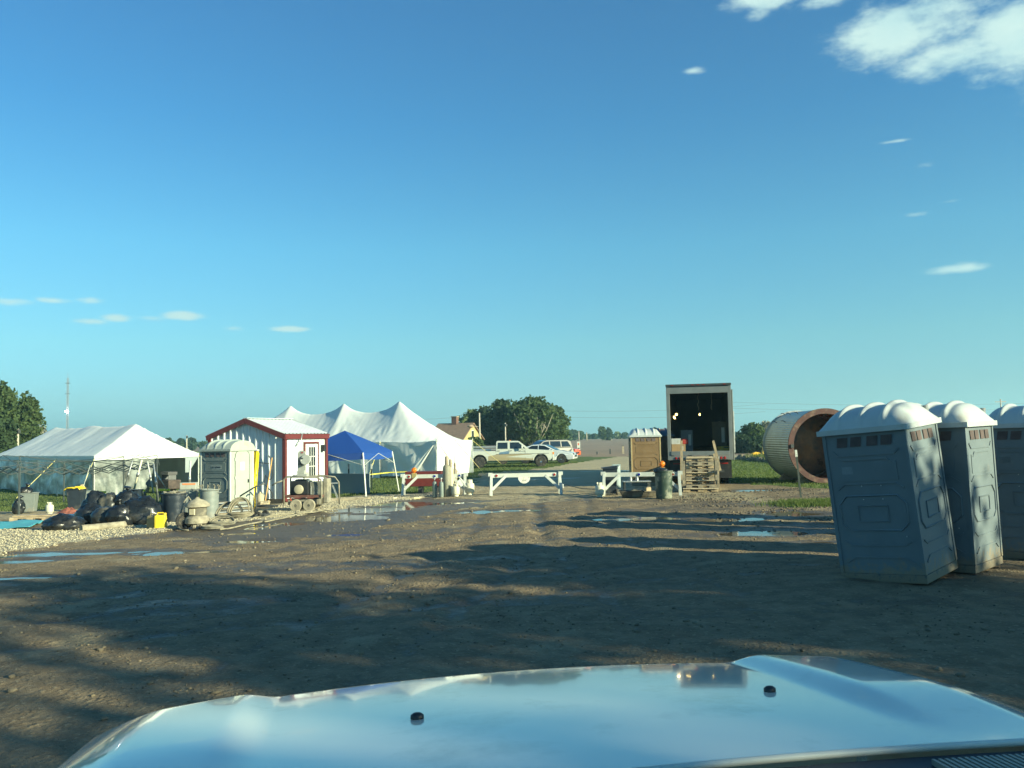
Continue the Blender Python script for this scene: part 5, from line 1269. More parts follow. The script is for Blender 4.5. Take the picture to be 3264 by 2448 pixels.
for k, x in enumerate((-.22, .02)):
    j = thing("jar", (at(2030, 1571).x + x, at(2030, 1571).y, at(2030, 1571).z + .435), 0, ["pale jar at the left on the low steel table", "pale jar at the right on the low steel table"][k], "jar", "jars on the steel table")
    MB().lathe([(.05, 0), (.055, .02), (.055, .12), (.035, .15)], (0, 0, 0), 14).build("jar_body", M_steel, j); MB().lathe([(.04, .15), (.045, .18), (0, .19)], (0, 0, 0), 12).build("lid", M_white, j)
tag(MB().tube([(at(1790, 1560).x, at(1790, 1560).y, .16), (at(1850, 1566).x, at(1850, 1566).y, .06), (at(1900, 1572).x, at(1900, 1572).y, .09)], .02, 6).build("ground_pole", M_wood2), "thin dark pole lying from the middle barricade towards the propane tank", "pole")
w_ = thing("weight", at(1790, 1572), 0, "grey weight with a small wheel hung on the middle barricade's right leg", "weight")
MB().box((0, 0, .26), (.16, .12, .18)).build("block", M_steel, w_, bevel=.02); tyre(w_, (.02, .05, .1), .1, .06, M_steel, 'x')

# ------------------------------------------------------------ left side clutter
bin_("litter_bin", at(92, 1634), .22, .27, .72, M_bgrey, "square grey bin overflowing with black bags behind the wood pallet", "bin", square=True, rz=R(12))
p = at(84, 1634); bag((p.x - .05, p.y, p.z + .68), (.26, .24, .16), "black bag stuffed into the top of the square grey bin by the pallet", 8.1, group=None)
p = at(75, 1638); bag((p.x - .25, p.y + .1, p.z), (.2, .2, .32), "dark mottled bag standing against the square grey bin", 4.4, group=None, flat=.7)
bin_("litter_bin", at(243, 1626), .22, .28, .78, M_bblue, "dark bin with a yellow towel on top beyond the rubbish bags", "bin", square=True, rz=R(5))
p = at(240, 1626); t = thing("yellow_towel", (p.x, p.y, p.z + .80), 0, "crumpled yellow towel lying on top of the dark bin", "towel")
MB().grid(12, 10, lambda u, v: Vector(((u - .5) * .62, (v - .5) * .6, .06 + .06 * mnoise.noise(Vector((u * 4, v * 4, 2))) - .08 * max(0, abs(u - .5) * 2 - .75) * 4))).build("cloth", M_yellow, t, smooth=True, solid=.015); MB().box((.1, 0, .09), (.2, .2, .05)).build("fold", M_yellow, t, bevel=.02)
bin_("litter_bin", at(263, 1618), .20, .25, .66, M_bgrey, "lighter grey bin just right of the towel topped bin", "bin", square=True, rz=R(-8))
t = thing("broom", at(262, 1612), 0, "broom with a tan head standing bristles up in the lighter grey bin", "broom")
MB().cyl((.0, 0, .7), (.28, .1, 1.75), .014, n=8).build("handle", M_white, t); MB().prism([(-.13, .62), (.13, .62), (.15, .72), (.03, .92), (-.05, .92), (-.15, .78)], -.03, .03).build("broom_head", mat("tan_bristle", (.62, .48, .25), .9), t)
t = thing("pallet", at(95, 1662), R(3), "wood pallet lying flat at the left in front of the grey bin", "pallet")
pm = pallet_mb(1.2, .9, 0); pm.build("deck", M_wood, t); MB().box((0, .4, .15), (1.2, .5, .04)).build("loose_plank", M_wood, t)
M_teal = mat("teal_tarp", (.09, .42, .44), .4, var=.15, bump=.5, bscale=6)
def tarp(pxs, label, m, hgt=.05):
    P_ = [at(*p) for p in pxs]; c = sum(P_, Vector()) / len(P_); t = thing("tarp", c, 0, label, "tarp", None)
    def f(u, v):
        a, b_, c_, d_ = [q - c for q in P_]
        p = a.lerp(b_, u).lerp(d_.lerp(c_, u), v)
        return p + Vector((0, 0, .02 + hgt * (.5 + .9 * mnoise.noise(Vector((u * 3, v * 3, c.x))) + .3 * mnoise.noise(Vector((u * 9, v * 9, c.x))))))
    MB().grid(26, 18, f).build("sheet", m, t, smooth=True, solid=.006); MB().tube([P_[0] - c + Vector((0, 0, .04)), P_[3] - c + Vector((0, 0, .04))], .03, 6).build("rolled_edge", m, t); return t
tarp([(-120, 1692), (95, 1684), (140, 1664), (-80, 1666)], "teal tarpaulin lying flat at the left edge below the pallet", M_teal)
tarp([(150, 1668), (225, 1662), (272, 1640), (175, 1648)], "light teal tarpaulin spread behind the front rubbish bag", M_teal, .10)
t = thing("red_netting", at(220, 1640), 0, "heap of reddish netting on the teal tarpaulin", "netting")
MB().grid(20, 14, lambda u, v: Vector(((u - .5) * 1.0, (v - .5) * .6, .03 + .2 * math.exp(-((u - .5) ** 2 + (v - .5) ** 2) * 10) * (1 + .6 * mnoise.noise(Vector((u * 8, v * 8, 1))))))).build("net_heap", mat("red_net", (.28, .09, .06), .9, var=.5, nscale=14), t, smooth=True); MB().tube([(-.4, 0, .06), (-.1, -.1, .2), (.3, .05, .1), (.5, 0, .04)], .015, 5).build("net_cord", mat("red_net", (.28, .09, .06), .9), t)
BAGS = [((200, 1690), (.50, .40, .24), "low front rubbish bag nearest the gravel at the left", .65), ((288, 1672), (.38, .40, .34), "slumped rubbish bag leaning just left of the pile's middle", .7),
        ((335, 1676), (.38, .36, .30), "round rubbish bag in the front middle of the pile", .7), ((385, 1676), (.44, .40, .33), "big rubbish bag at the front centre with bright highlights", .75),
        ((450, 1672), (.56, .45, .42), "tallest rubbish bag at the right end of the pile", .75), ((490, 1662), (.42, .36, .32), "dusty rubbish bag at the far right of the pile", .7),
        ((350, 1650), (.42, .36, .42), "rubbish bag standing up at the back left of the pile", .85), ((400, 1648), (.48, .4, .45), "rubbish bag at the top back of the pile", .85), ((300, 1652), (.36, .34, .45), "half hidden rubbish bag at the rear left of the pile", .8)]
M_bagd = mat("dusty_bag_film", (.03, .032, .03), .35, var=.4, bump=.8, bscale=9, dirt=(.17, .15, .11), dirt_amt=.5, dirt_scale=2)
for k, (pp, s, lb, fl_) in enumerate(BAGS): bag(at(*pp), s, lb, k * 2.7 + 1, M_bagd if k in (5, 6, 2) else None, fl_, rz=k * .8, knot=k in (3, 7))
a_, b_ = at(258, 1696), at(398, 1683)
t = thing("carpet_roll", a_, math.atan2(b_.y - a_.y, b_.x - a_.x), "muddy brown roll lying along the gravel in front of the rubbish bags", "roll")
Lr = (b_ - a_).length; MB().tube([(0, 0, .09), (Lr * .5, .01, .085), (Lr, 0, .09)], .088, 14).build("rolled_sheet", M_muddy, t, auto=50); MB().lathe([(.05, 0), (.07, .01), (.085, 0)], (Lr + .004, 0, .09), 12, Matrix.Rotation(R(90), 3, 'Y')).build("roll_end", M_hose, t)
def jerrycan(loc, rz, label, m, s=1.0):
    t = thing("jerrycan", loc, rz, label, "jerrycan", "yellow jerrycans beside the black bags", s)
    MB().box((0, 0, .15), (.24, .17, .30)).build("can_body", m, t, bevel=.035); MB().tube([(-.07, 0, .29), (-.06, 0, .345), (.05, 0, .345), (.06, 0, .29)], .014, 6).build("handle", m, t)
    MB().lathe([(.03, .29), (.03, .34), (0, .345)], (.085, 0, 0), 10).build("cap", m, t); return t
jerrycan(at(512, 1686), R(10), "bright yellow jerrycan standing on the gravel", M_yellow, 1.18)
jerrycan(at(487, 1685), R(-20), "mud brown jerrycan with a yellow cap beside the bright one", mat("brown_jerrycan", (.28, .22, .10), .6, dirt=(.5, .4, .08), dirt_amt=.2), 1.1)
bin_("litter_bin", at(555, 1664), .27, .32, .80, M_bblue, "dark blue round bin with a hose coiled on its rim", "bin", ribs=1)
p = at(555, 1664); cpts = [Vector((p.x + .28 * math.cos(k * .5), p.y + .28 * math.sin(k * .5), p.z + .80 + .05 * math.sin(k * 2.1))) for k in range(26)]
tag(MB().tube(cpts, .028, 6).build("coiled_hose", M_hose, smooth=True), "pale hose coiled over the rim of the dark blue bin", "hose")
bin_("litter_bin", at(602, 1652), .21, .24, .82, M_bgrey, "narrow grey bin with an orange label strip behind the vacuum", "bin", rz=R(10), square=True)
p = at(602, 1652); t = thing("control_box", (p.x, p.y, p.z + .85), R(10), "dusty control box with an orange stripe standing on the narrow grey bin", "box")
MB().box((0, 0, .10), (.46, .34, .2)).build("case", mat("dusty_case", (.33, .34, .29), .7), t, bevel=.015); MB().box((.03, -.175, .16), (.36, .006, .045)).build("orange_stripe", mat("orange_stripe", (.7, .22, .08), .5), t)
_pb = bin_("litter_bin", at(667, 1652), .245, .27, .84, M_bgrey, "round grey bin with upright pegs left of the portable toilet", "bin", ribs=1)
p = at(667, 1652)
for k in range(9):
    a = k * .7; ca, sa = math.cos(a), math.sin(a)
    MB().tube([(.27 * ca, .27 * sa, .83), (.285 * ca, .285 * sa, .95), (.25 * ca, .25 * sa, .97), (.235 * ca, .235 * sa, .93)], .014, 5).build("rim_peg", M_hose, _pb)
# shop vacuum
t = thing("shop_vacuum", at(629, 1684), R(-12), "mud caked wet and dry vacuum in front of the grey bins", "vacuum")
MB().lathe([(.27, .12), (.30, .14), (.295, .26), (.25, .30), (.23, .32)], (0, 0, 0), 22).build("drum_base", M_muddy, t, auto=45)
MB().lathe([(.22, .32), (.225, .50), (.22, .52)], (0, 0, 0), 20).build("drum", mat("dusty_grey_plastic", (.12, .11, .085), .8, var=.3, dirt=(.33, .29, .2), dirt_amt=.4), t, auto=45)
MB().lathe([(.23, .52), (.31, .55), (.29, .62), (.20, .69), (.07, .74), (.04, .78), (0, .79)], (0, 0, 0), 22).build("motor_head", M_muddy, t, auto=45)
MB().box((.0, -.235, .43), (.15, .04, .15)).build("front_plate", mat("cream_plate", (.58, .5, .32), .7), t, bevel=.01)
for k in range(4):
    a = .8 + k * 1.57; MB().lathe([(.05, -.02), (.05, .02)], (.27 * math.cos(a), .27 * math.sin(a), .05), 12, Matrix.Rotation(R(90), 3, 'Y')).build("castor", M_black, t)
for k in range(5):
    a = k * 1.25; MB().bar((.15 * math.cos(a), .15 * math.sin(a), .13), (.29 * math.cos(a), .29 * math.sin(a), .05), .06, .05).build("foot", M_muddy, t)
tag(MB().tube([at(614, 1680) + Vector((0, 0, .62)), at(600, 1680) + Vector((0, 0, .78)), at(586, 1682) + Vector((0, 0, .66)), at(574, 1684) + Vector((0, 0, .34)), at(566, 1686) + Vector((0, 0, .06)), at(578, 1692) + Vector((0, 0, .03)), at(600, 1694) + Vector((0, 0, .03))], .020, 7).build("vacuum_hose", M_hose, smooth=True), "thin pale hose arching left of the muddy vacuum", "hose")
t = thing("loose_wheel", at(588, 1686), R(25), "muddy spare wheel standing upright left of the vacuum", "wheel"); tyre(t, (0, 0, .21), .21, .1, M_muddy, 'y', .55, "tyre"); MB().lathe([(.03, -.06), (.03, .06)], (0, 0, .21), 10, Matrix.Rotation(R(90), 3, 'X')).build("hub", M_dgrey, t)
# hose coils
def coil(px, py, r, n, rr, label, m, tilt=0.0, zz=.02, ell=.6):
    c = at(px, py); pts = []
    for k in range(n * 22):
        a = k / 22 * 2 * math.pi; w_ = r * (1 + .10 * math.sin(k * .13) + .05 * math.sin(k * .41)); x = w_ * math.cos(a); y = w_ * math.sin(a) * ell
        pts.append((c.x + x + .03 * math.sin(k * .05), c.y + y, c.z + zz + rr * (k / 22) * .9 + abs(math.sin(a)) * tilt * .5 + (tilt * (y / r + .6) if tilt else 0)))
    return tag(MB().tube(pts, rr, 6).build("hose_coil", m, smooth=True), label, "hose coil", "muddy hose coils in front of the portable toilet")
coil(705, 1682, .30, 4, .022, "muddy hose coil lying just right of the vacuum", M_hose, .12)
coil(728, 1668, .34, 4, .020, "larger muddy hose coil in front of the toilet's dark side", M_hose, .28)
coil(765, 1668, .30, 5, .020, "pale tan hose coil at the toilet's cream front", mat("pale_hose", (.25, .22, .15), .9, var=.3), .34)
coil(675, 1688, .24, 3, .02, "flattened hose coil nearest the muddy lot", M_hose, .02)
coil(845, 1618, .4, 2, .018, "thin dark hose loop lying by the shed's timber base", M_blackhose, .03, ell=.35)
for k, (A_, B_, lb) in enumerate((((770, 1652), (1010, 1636), "pale hose running along the gravel from the toilet"), ((800, 1658), (1060, 1628), "second pale hose snaking below the generator wheels"), ((930, 1640), (1075, 1622), "hose curving out under the generator to the right"), ((700, 1694), (960, 1646), "hose nearest the wet mud below the generator"))):
    a, b = at(*A_), at(*B_); pts = [a.lerp(b, j / 24) + Vector((0, .22 * math.sin(j * .55 + k) + .1 * math.sin(j * 1.3), .045)) for j in range(25)]
    tag(MB().tube(pts, .022, 6).build("hose", mat("pale_hose", (.25, .22, .15), .9), smooth=True), lb, "hose", "hoses strewn along the gravel")
t = thing("stacked_lumber", at(745, 1642), R(28), "low stack of grey planks and pipes against the toilet base", "lumber")
for k in range(5): MB().box((-.1 + .03 * k, 0, .05 + k * .085), (1.15 - .06 * k, .12 + .02 * (k % 2), .05)).build("plank", M_dgrey if k % 2 else M_wood2, t)
for k in range(3): MB().cyl((-.6, -.08, .1 + k * .14), (.5, -.1, .12 + k * .13), .02, n=8).build("pipe", M_steel, t)
# hand cart (its shadow falls on the toilet)
t = thing("hand_cart", at(812, 1650), R(-15), "hand cart with a raised bent handle right of the cream toilet", "cart")
MB().tube([(-.42, -.1, .62), (.02, -.02, .88), (.30, .05, .98)], .022, 7).build("handle", M_dgrey, t, smooth=True); MB().tube([(.02, 0, .88), (.05, 0, .4), (0, 0, .05)], .022, 7).build("upright", M_dgrey, t, smooth=True)
MB().box((.18, .05, .08), (.4, .34, .05)).build("deck", M_dgrey, t)
for sy in (-.18, .24): tyre(t, (.2, sy, .1), .1, .06, M_steel, 'y')
# ladder
p0 = at(806, 1601); _l = pt(799, 1592, 29.2); t = thing("ladder", gnd(_l.x, 29.2), -TH, "yellow fibreglass step ladder leaning closed against the shed gable", "ladder")
M_lad = mat("yellow_ladder", (.80, .60, .02), .4, var=.05)
for x in (-.16, .10): MB().bar((x * .42, 0, 0), (x * .36, .30, 1.95), .05, .085, up=(0, 1, 0)).build("rail", M_lad, t)
MB().bar((.09, .10, 0), (.06, .36, 1.88), .03, .03).build("rear_rail", M_lad, t)
for k in range(7): MB().box((-.01, .04 + k * .04, .25 + k * .25), (.10, .07, .025)).build("rung", M_steel, t)
MB().box((-.01, .31, 1.97), (.16, .14, .05)).build("top_cap", M_white, t)
# tools on the shed gable
def on_gable(u, z, off=.08):
    """point on the shed gable wall, u metres left of the front corner"""
    return SH.matrix_basis @ Vector((-u, -off, z))
bpy.context.view_layer.update()
t = thing("broom", on_gable(.46, 0, .55), -TH, "wooden handled broom leaning on the shed gable beside the corner", "broom")
MB().cyl((0, 0, .12), (.02, .40, 1.72), .02, n=8).build("handle", mat("orange_wood", (.62, .34, .10), .6), t); MB().box((0, -.01, .10), (.34, .07, .14)).build("bristles", mat("tan_bristle", (.62, .48, .25), .9), t)
t = thing("shovel", on_gable(1.22, 0, .65), -TH, "dark shafted shovel leaning on the shed gable left of the broom", "shovel")
MB().cyl((0, 0, .3), (.28, .5, 1.42), .018, n=8).build("shaft", M_blackhose, t); MB().prism([(-.11, .36), (.11, .36), (.12, .1), (0, 0), (-.12, .1)], -.012, .012).build("blade", M_blackhose, t)
tag(MB().tube([on_gable(.62, 1.55, .12) + Vector((.3 * math.sin(k * .45) * .5, 0, -.07 * k + .25 * math.cos(k * .6) * (k < 10))) for k in range(20)], .02, 7).build("hanging_hose", M_blackhose, smooth=True), "dark hose hanging from a hook on the shed gable", "hose")
tag(MB().tube([on_gable(2.7, 1.95, .06), on_gable(2.1, 1.72, .12), on_gable(1.3, 1.56, .12), on_gable(.62, 1.5, .08)], .014, 6).build("cable", M_blackhose, smooth=True), "black cable sagging across the shed gable", "cable")
pb = on_gable(1.15, 0, .95); t = thing("bucket", (pb.x, pb.y, pb.z + .17), 0, "yellow and cream square bucket on the timber step by the shed", "bucket")
MB().lathe([(.0, 0), (.13, 0), (.17, .30), (.18, .32), (.16, .32), (.12, .04), (0, .04)], (0, 0, 0), 4, Matrix.Rotation(R(45), 3, 'Z')).build("bucket_body", mat("yellow_cream_bucket", (.72, .58, .22), .5), t); MB().tube([(-.13, 0, .32), (-.06, -.1, .4), (.06, -.1, .4), (.13, 0, .32)], .008, 5).build("handle", M_steel, t)
pb = on_gable(.35, 0, 1.0); t = thing("jug", (pb.x, pb.y, pb.z + .17), 0, "round tan jug on the timber step near the shed corner", "jug")
MB().lathe([(0, 0), (.13, 0), (.14, .03), (.14, .22), (.10, .27), (.04, .30), (.04, .34), (0, .35)], (0, 0, 0), 16).build("jug_body", mat("tan_jug", (.40, .35, .24), .8), t, auto=50); MB().tube([(.13, 0, .12), (.18, 0, .2), (.1, 0, .27)], .012, 5).build("handle", mat("tan_jug", (.40, .35, .24), .8), t)
c_ = on_gable(1.5, 0, .95); t = thing("timber_step", c_, -TH, "grey timber step running along the foot of the shed gable", "step")
for k in range(3): MB().box((0, -.2 + k * .2, .14), (2.7, .18, .05)).build("plank", M_wood2, t)
MB().box((0, 0, .06), (2.6, .5, .1)).build("bearer", M_wood2, t)
# wash-down trailer generator
gp = at(975, 1627); t = thing("pressure_washer", gp, R(-4), "muddy engine driven pressure washer on four small tyres in front of the shed", "pressure washer")
S_ = .0105 * 1.0
M_fr = mat("muddy_frame", (.20, .19, .15), .7, var=.25, dirt=(.34, .30, .21), dirt_amt=.5)
for y in (-.32, .32):
    MB().tube([(-.60, y, .22), (-.60, y, 1.0), (-.52, y, 1.08), (.44, y, 1.06), (.58, y, .98), (.60, y, .85), (.60, y, .2)], .026, 8).build("roll_bar", M_fr, t, smooth=True)
MB().tube([(.3, .32, 1.09), (.8, .5, 1.02), (.92, .52, .85), (.94, .52, .15)], .026, 8).build("rear_bar", M_fr, t, smooth=True)
MB().box((.66, .1, .62), (.16, .4, .78)).build("side_shield", M_fr, t, bevel=.03)
MB().box((0, 0, .46), (1.22, .6, .08)).build("bed", mat("rusty_red_bed", (.14, .06, .045), .7, var=.3, dirt=(.25, .2, .14), dirt_amt=.4), t, bevel=.01)
MB().box((0, .0, .28), (1.05, .4, .18)).build("lower_tank", M_fr, t, bevel=.02)
e = MB().box((-.14, -.02, .72), (.60, .42, .44)).build("engine", M_black, t, bevel=.03)
MB().lathe([(.135, 0), (.15, .02), (.14, .07), (.08, .09)], (-.14, -.24, .68), 20, Matrix.Rotation(R(90), 3, 'X')).build("recoil_cover", mat("tan_cover", (.40, .36, .25), .7), e, auto=40)
MB().box((-.1, .0, .92), (.42, .3, .14)).build("fuel_tank", M_black, e, bevel=.04)
MB().lathe([(.05, 0), (.05, .05), (0, .055)], (.0, -.08, .99), 12).build("fuel_cap", M_white, e)
MB().box((.13, -.16, .80), (.06, .08, .42)).build("exhaust", M_white, e, bevel=.01)
MB().box((.38, -.02, .70), (.40, .40, .42)).build("pump", mat("dusty_pump", (.16, .16, .13), .7, var=.3), t, bevel=.03)
for k in range(3): MB().cyl((.24 + k * .1, -.21, .52), (.24 + k * .1, -.21, .78), .014, n=6).build("pump_pipe", M_steel, t)
for k, x in enumerate((-.20, .22)):
    for y in (-.36, .36): tyre(t, (x, y, .19), .19, .12, M_dgrey, 'y', .5).data.materials[0] = M_muddy
MB().bar((-.40, -.33, .40), (-.28, -.36, .2), .03, .03).build("hook_lever", mat("red_handle", (.5, .1, .05), .5), t)
MB().tube([(-.60, -.3, .98), (-.85, -.32, .9), (-.98, -.33, .82)], .024, 7).build("spray_lance", M_fr, t, smooth=True)
# grey machine head standing on the washer frame
t = thing("bench_machine", (gp.x - .12, gp.y + .05, gp.z + 1.07), R(-4), "upright grey machine head with a round guard on top of the pressure washer", "machine", sc=.78)
M_mch = mat("machine_grey", (.34, .35, .31), .6, var=.1)
MB().box((.02, 0, .05), (.44, .36, .1)).build("base_plate", M_mch, t, bevel=.01)
pf = [(-.2, .24), (.12, .24), (.12, .9)] + [(-.04 + .16 * math.cos(a), .9 + .16 * math.sin(a)) for a in [k * math.pi / 8 for k in range(9)]] + [(-.2, .24)]
MB().prism(pf, .02, .10).build("back_plate", M_mch, t); MB().box((-.03, 0, .17), (.32, .2, .16)).build("motor", M_mch, t, bevel=.03)
MB().lathe([(.02, 0), (.2, .01), (.22, .06), (.2, .08), (.02, .08)], (.16, -.04, .66), 22, Matrix.Rotation(R(70), 3, 'X')).build("blade_guard", M_mch, t, auto=40)
MB().box((-.03, -.04, .62), (.2, .14, .3)).build("gear_case", M_dgrey, t, bevel=.02); MB().lathe([(.03, 0), (.02, .03)], (-.02, -.12, .66), 10, Matrix.Rotation(R(90), 3, 'X')).build("knob", M_white, t); MB().box((-.01, .005, .97), (.08, .01, .05)).build("red_slot", mat("red_slot", (.3, .05, .05), .5), t)
# folding stool right of it
t = thing("folding_table", at(1052, 1588), R(5), "small grey folding table behind the pressure washer", "table"); MB().box((0, 0, .60), (.62, .4, .035)).build("table_top", M_steel, t)
for sx in (-1, 1): MB().bar((sx * .08, -.1, .58), (sx * .30, -.14, 0), .03, .025, up=(0, 1, 0)).build("leg", M_steel, t)
for sx in (-1, 1): MB().bar((sx * .08, .12, .58), (sx * .30, .16, 0), .03, .025, up=(0, 1, 0)).build("leg", M_steel, t)
t = thing("timber_sill", at(1090, 1597), R(14), "pale timber beam lying in the gravel beside the grey panel", "timber"); MB().box((0, 0, .05), (1.9, .14, .1)).build("beam", M_wood2, t, bevel=.008); MB().box((.9, .1, .04), (.3, .1, .08)).build("offcut", M_wood, t)

# ------------------------------------------------------------ uncovered pop-up frame and things under the tents
M_popf = mat("popup_frame_steel", (.10, .115, .11), .45, .3, var=.1)
fA, fB, fC = at(60, 1642), at(296, 1604), at(500, 1598)
PFm = thing("popup_gazebo", fA, 0, "bare grey pop-up canopy frame without its cover in front of the low tent", "canopy frame")
nodes = {}
def np_(p): return Vector(p) - fA
back = Vector((-2.6, 2.4, 0))
posts = [np_(fA), np_(fB), np_(fC)]; rows = [posts, [p + back + Vector((0, 0, 0)) for p in posts]]
HT = [1.72, 1.86, 1.92]
for r_ in rows:
    for p, h in zip(r_, HT):
        g_ = terrain(p.x + fA.x, p.y + fA.y) - fA.z
        q_ = MB(); q_.box((p.x, p.y, g_ + h * .5), (.05, .05, h)); q_.build("post", M_popf, PFm)
        MB().box((p.x, p.y, g_ + .01), (.1, .1, .02)).build("foot_plate", M_popf, PFm); MB().box((p.x, p.y, g_ + h * .92), (.06, .06, .08)).build("slider", M_popf, PFm)
def sciss(a, ha, b, hb, n):
    ga = terrain(a.x + fA.x, a.y + fA.y) - fA.z; gb = terrain(b.x + fA.x, b.y + fA.y) - fA.z
    A0_, A1_ = a + Vector((0, 0, ga + ha)), a + Vector((0, 0, ga + ha * .86)); B0_, B1_ = b + Vector((0, 0, gb + hb)), b + Vector((0, 0, gb + hb * .86))
    for k in range(n):
        s, e = k / n, (k + 1) / n
        m = MB(); m.bar(A0_.lerp(B0_, s) , A1_.lerp(B1_, e), .026, .04); m.build("scissor_strut", M_popf, PFm); m = MB(); m.bar(A1_.lerp(B1_, s), A0_.lerp(B0_, e), .026, .04); m.build("scissor_strut", M_popf, PFm)
for r_ in rows:
    sciss(r_[0], HT[0], r_[1], HT[1], 4); sciss(r_[1], HT[1], r_[2], HT[2], 4)
for k in range(3): sciss(rows[0][k], HT[k], rows[1][k], HT[k], 3)
for k in range(3):
    a, b = rows[0][k], rows[1][k]; g_ = terrain(a.x + fA.x, a.y + fA.y) - fA.z; m_ = (a + b) / 2 + Vector((0, 0, g_ + HT[k] + .38))
    MB().tube([a + Vector((0, 0, g_ + HT[k])), m_, b + Vector((0, 0, g_ + HT[k]))], .012, 5).build("roof_spar", M_popf, PFm)
    if k < 2:
        a2, b2_ = rows[0][k + 1], rows[1][k + 1]; g2 = terrain(a2.x + fA.x, a2.y + fA.y) - fA.z
        MB().tube([m_, (a2 + b2_) / 2 + Vector((0, 0, g2 + HT[k + 1] + .38))], .012, 5).build("ridge_spar", M_popf, PFm)
for r_ in rows:
    for k in range(3):
        p = r_[k]; g_ = terrain(p.x + fA.x, p.y + fA.y) - fA.z
        for sg in (-1, 1): MB().tube([p + Vector((sg * .10, 0, g_ + HT[k] - .1)), p + Vector((0, 0, g_ + HT[k] + .36))], .010, 5).build("peak_brace", M_popf, PFm)
        if k < 2:
            q_ = r_[k + 1]; g2 = terrain(q_.x + fA.x, q_.y + fA.y) - fA.z
            A_ = p + Vector((0, 0, g_ + HT[k])); B_ = q_ + Vector((0, 0, g2 + HT[k + 1])); up = Vector((0, 0, .36))
            MB().tube([A_ + up, (A_ + B_) / 2 + Vector((0, 0, .26)), B_ - Vector((0, 0, .06))], .017, 6).build("roof_spar", M_popf, PFm); MB().tube([B_ + up, (A_ + B_) / 2 + Vector((0, 0, .26)), A_ - Vector((0, 0, .06))], .017, 6).build("roof_spar", M_popf, PFm)
for pxs, lb in (([(430, 1560), (385, 1462)][::-1], 0),): pass
def leanpole(pa, pb, Y, r, m, label, cat="pole", name="tent_pole"):
    a, b = pt(pa[0], pa[1], Y), pt(pb[0], pb[1], Y + .1); t = thing(name, b, 0, label, cat)
    MB().tube([(0, 0, 0), a - b], r, 7).build("tube", m, t, smooth=True); MB().tube([(a - b) * .45, (a - b) * .58], r * 1.5, 7).build("joint", M_steel, t, smooth=True); return t
leanpole((423, 1468), (394, 1562), 38, .022, M_steel, "thin grey pole slanting down left of the tent's open end")
leanpole((452, 1466), (427, 1562), 38.5, .045, mat("pale_yellow_pole", (.66, .62, .45), .5), "thick pale yellow pole slanting beside the thin grey one")
leanpole((470, 1470), (489, 1572), 39, .035, M_white, "white pole leaning right just inside the open tent end")
leanpole((490, 1478), (505, 1598), 34, .03, M_steel, "grey pole with a joint leaning toward the dark blue bin")
leanpole((493, 1500), (531, 1560), 35, .022, M_steel, "light strut slanting right towards the yellow topped trestle")
leanpole((607, 1468), (602, 1590), 33, .035, M_white, "white canopy leg with an orange strap left of the toilet")
M_ytop = mat("yellow_beam_paint", (.78, .66, .03), .45, var=.05)
for k, (pa, pb, lb) in enumerate((((287, 1571), (337, 1567), "yellow topped trestle right of the bins under the bare frame"), ((446, 1565), (462, 1562), "short yellow topped trestle in the middle under the tent"), ((508, 1563), (541, 1560), "yellow topped trestle at the right under the open tent end"))):
    Yd = 37.0; a, b = pt(*pa, Yd), pt(*pb, Yd); c = (a + b) / 2; gz_ = terrain(c.x, c.y)
    t = thing("trestle", (c.x, c.y, gz_), 0, lb, "trestle", "yellow topped trestles"); h = c.z - gz_; Lb = (b - a).length
    MB().box((0, 0, h), (Lb, .09, .09)).build("top_beam", M_ytop, t)
    for sx in (-1, 1):
        for sy in (-1, 1): MB().bar((sx * Lb * .4, 0, h - .03), (sx * Lb * .46, sy * .25, 0), .05, .03, up=(0, 1, 0)).build("leg", M_dgrey, t)
p = pt(538, 1508, 47); gz_ = terrain(p.x, p.y); t = thing("shelf_rack", (p.x, p.y, gz_), R(-50), "dark shelf rack loaded with gear inside the open tent", "rack"); h = p.z - gz_
MB().box((0, 0, h), (1.25, .5, .16)).build("top_shelf", M_black, t); MB().box((0, 0, h * .45), (1.9, .7, .5)).build("lower_gear", mat("dark_gear", (.07, .05, .04), .8, var=.5), t, bevel=.05)
for x in (-.55, .55): MB().box((x, 0, h * .5), (.05, .4, h)).build("post", M_dgrey, t)
t = thing("dark_crate", pt(424, 1575, 35), 0, "dark open crate standing behind the tallest rubbish bags", "crate"); t.location.z = terrain(t.location.x, t.location.y)
hh = pt(424, 1562, 35).z - t.location.z; MB().box((0, 0, hh / 2), (.62, .45, hh)).build("crate_body", M_bblue, t, bevel=.02); MB().box((0, 0, hh + .01), (.66, .49, .03)).build("rim", M_black, t)
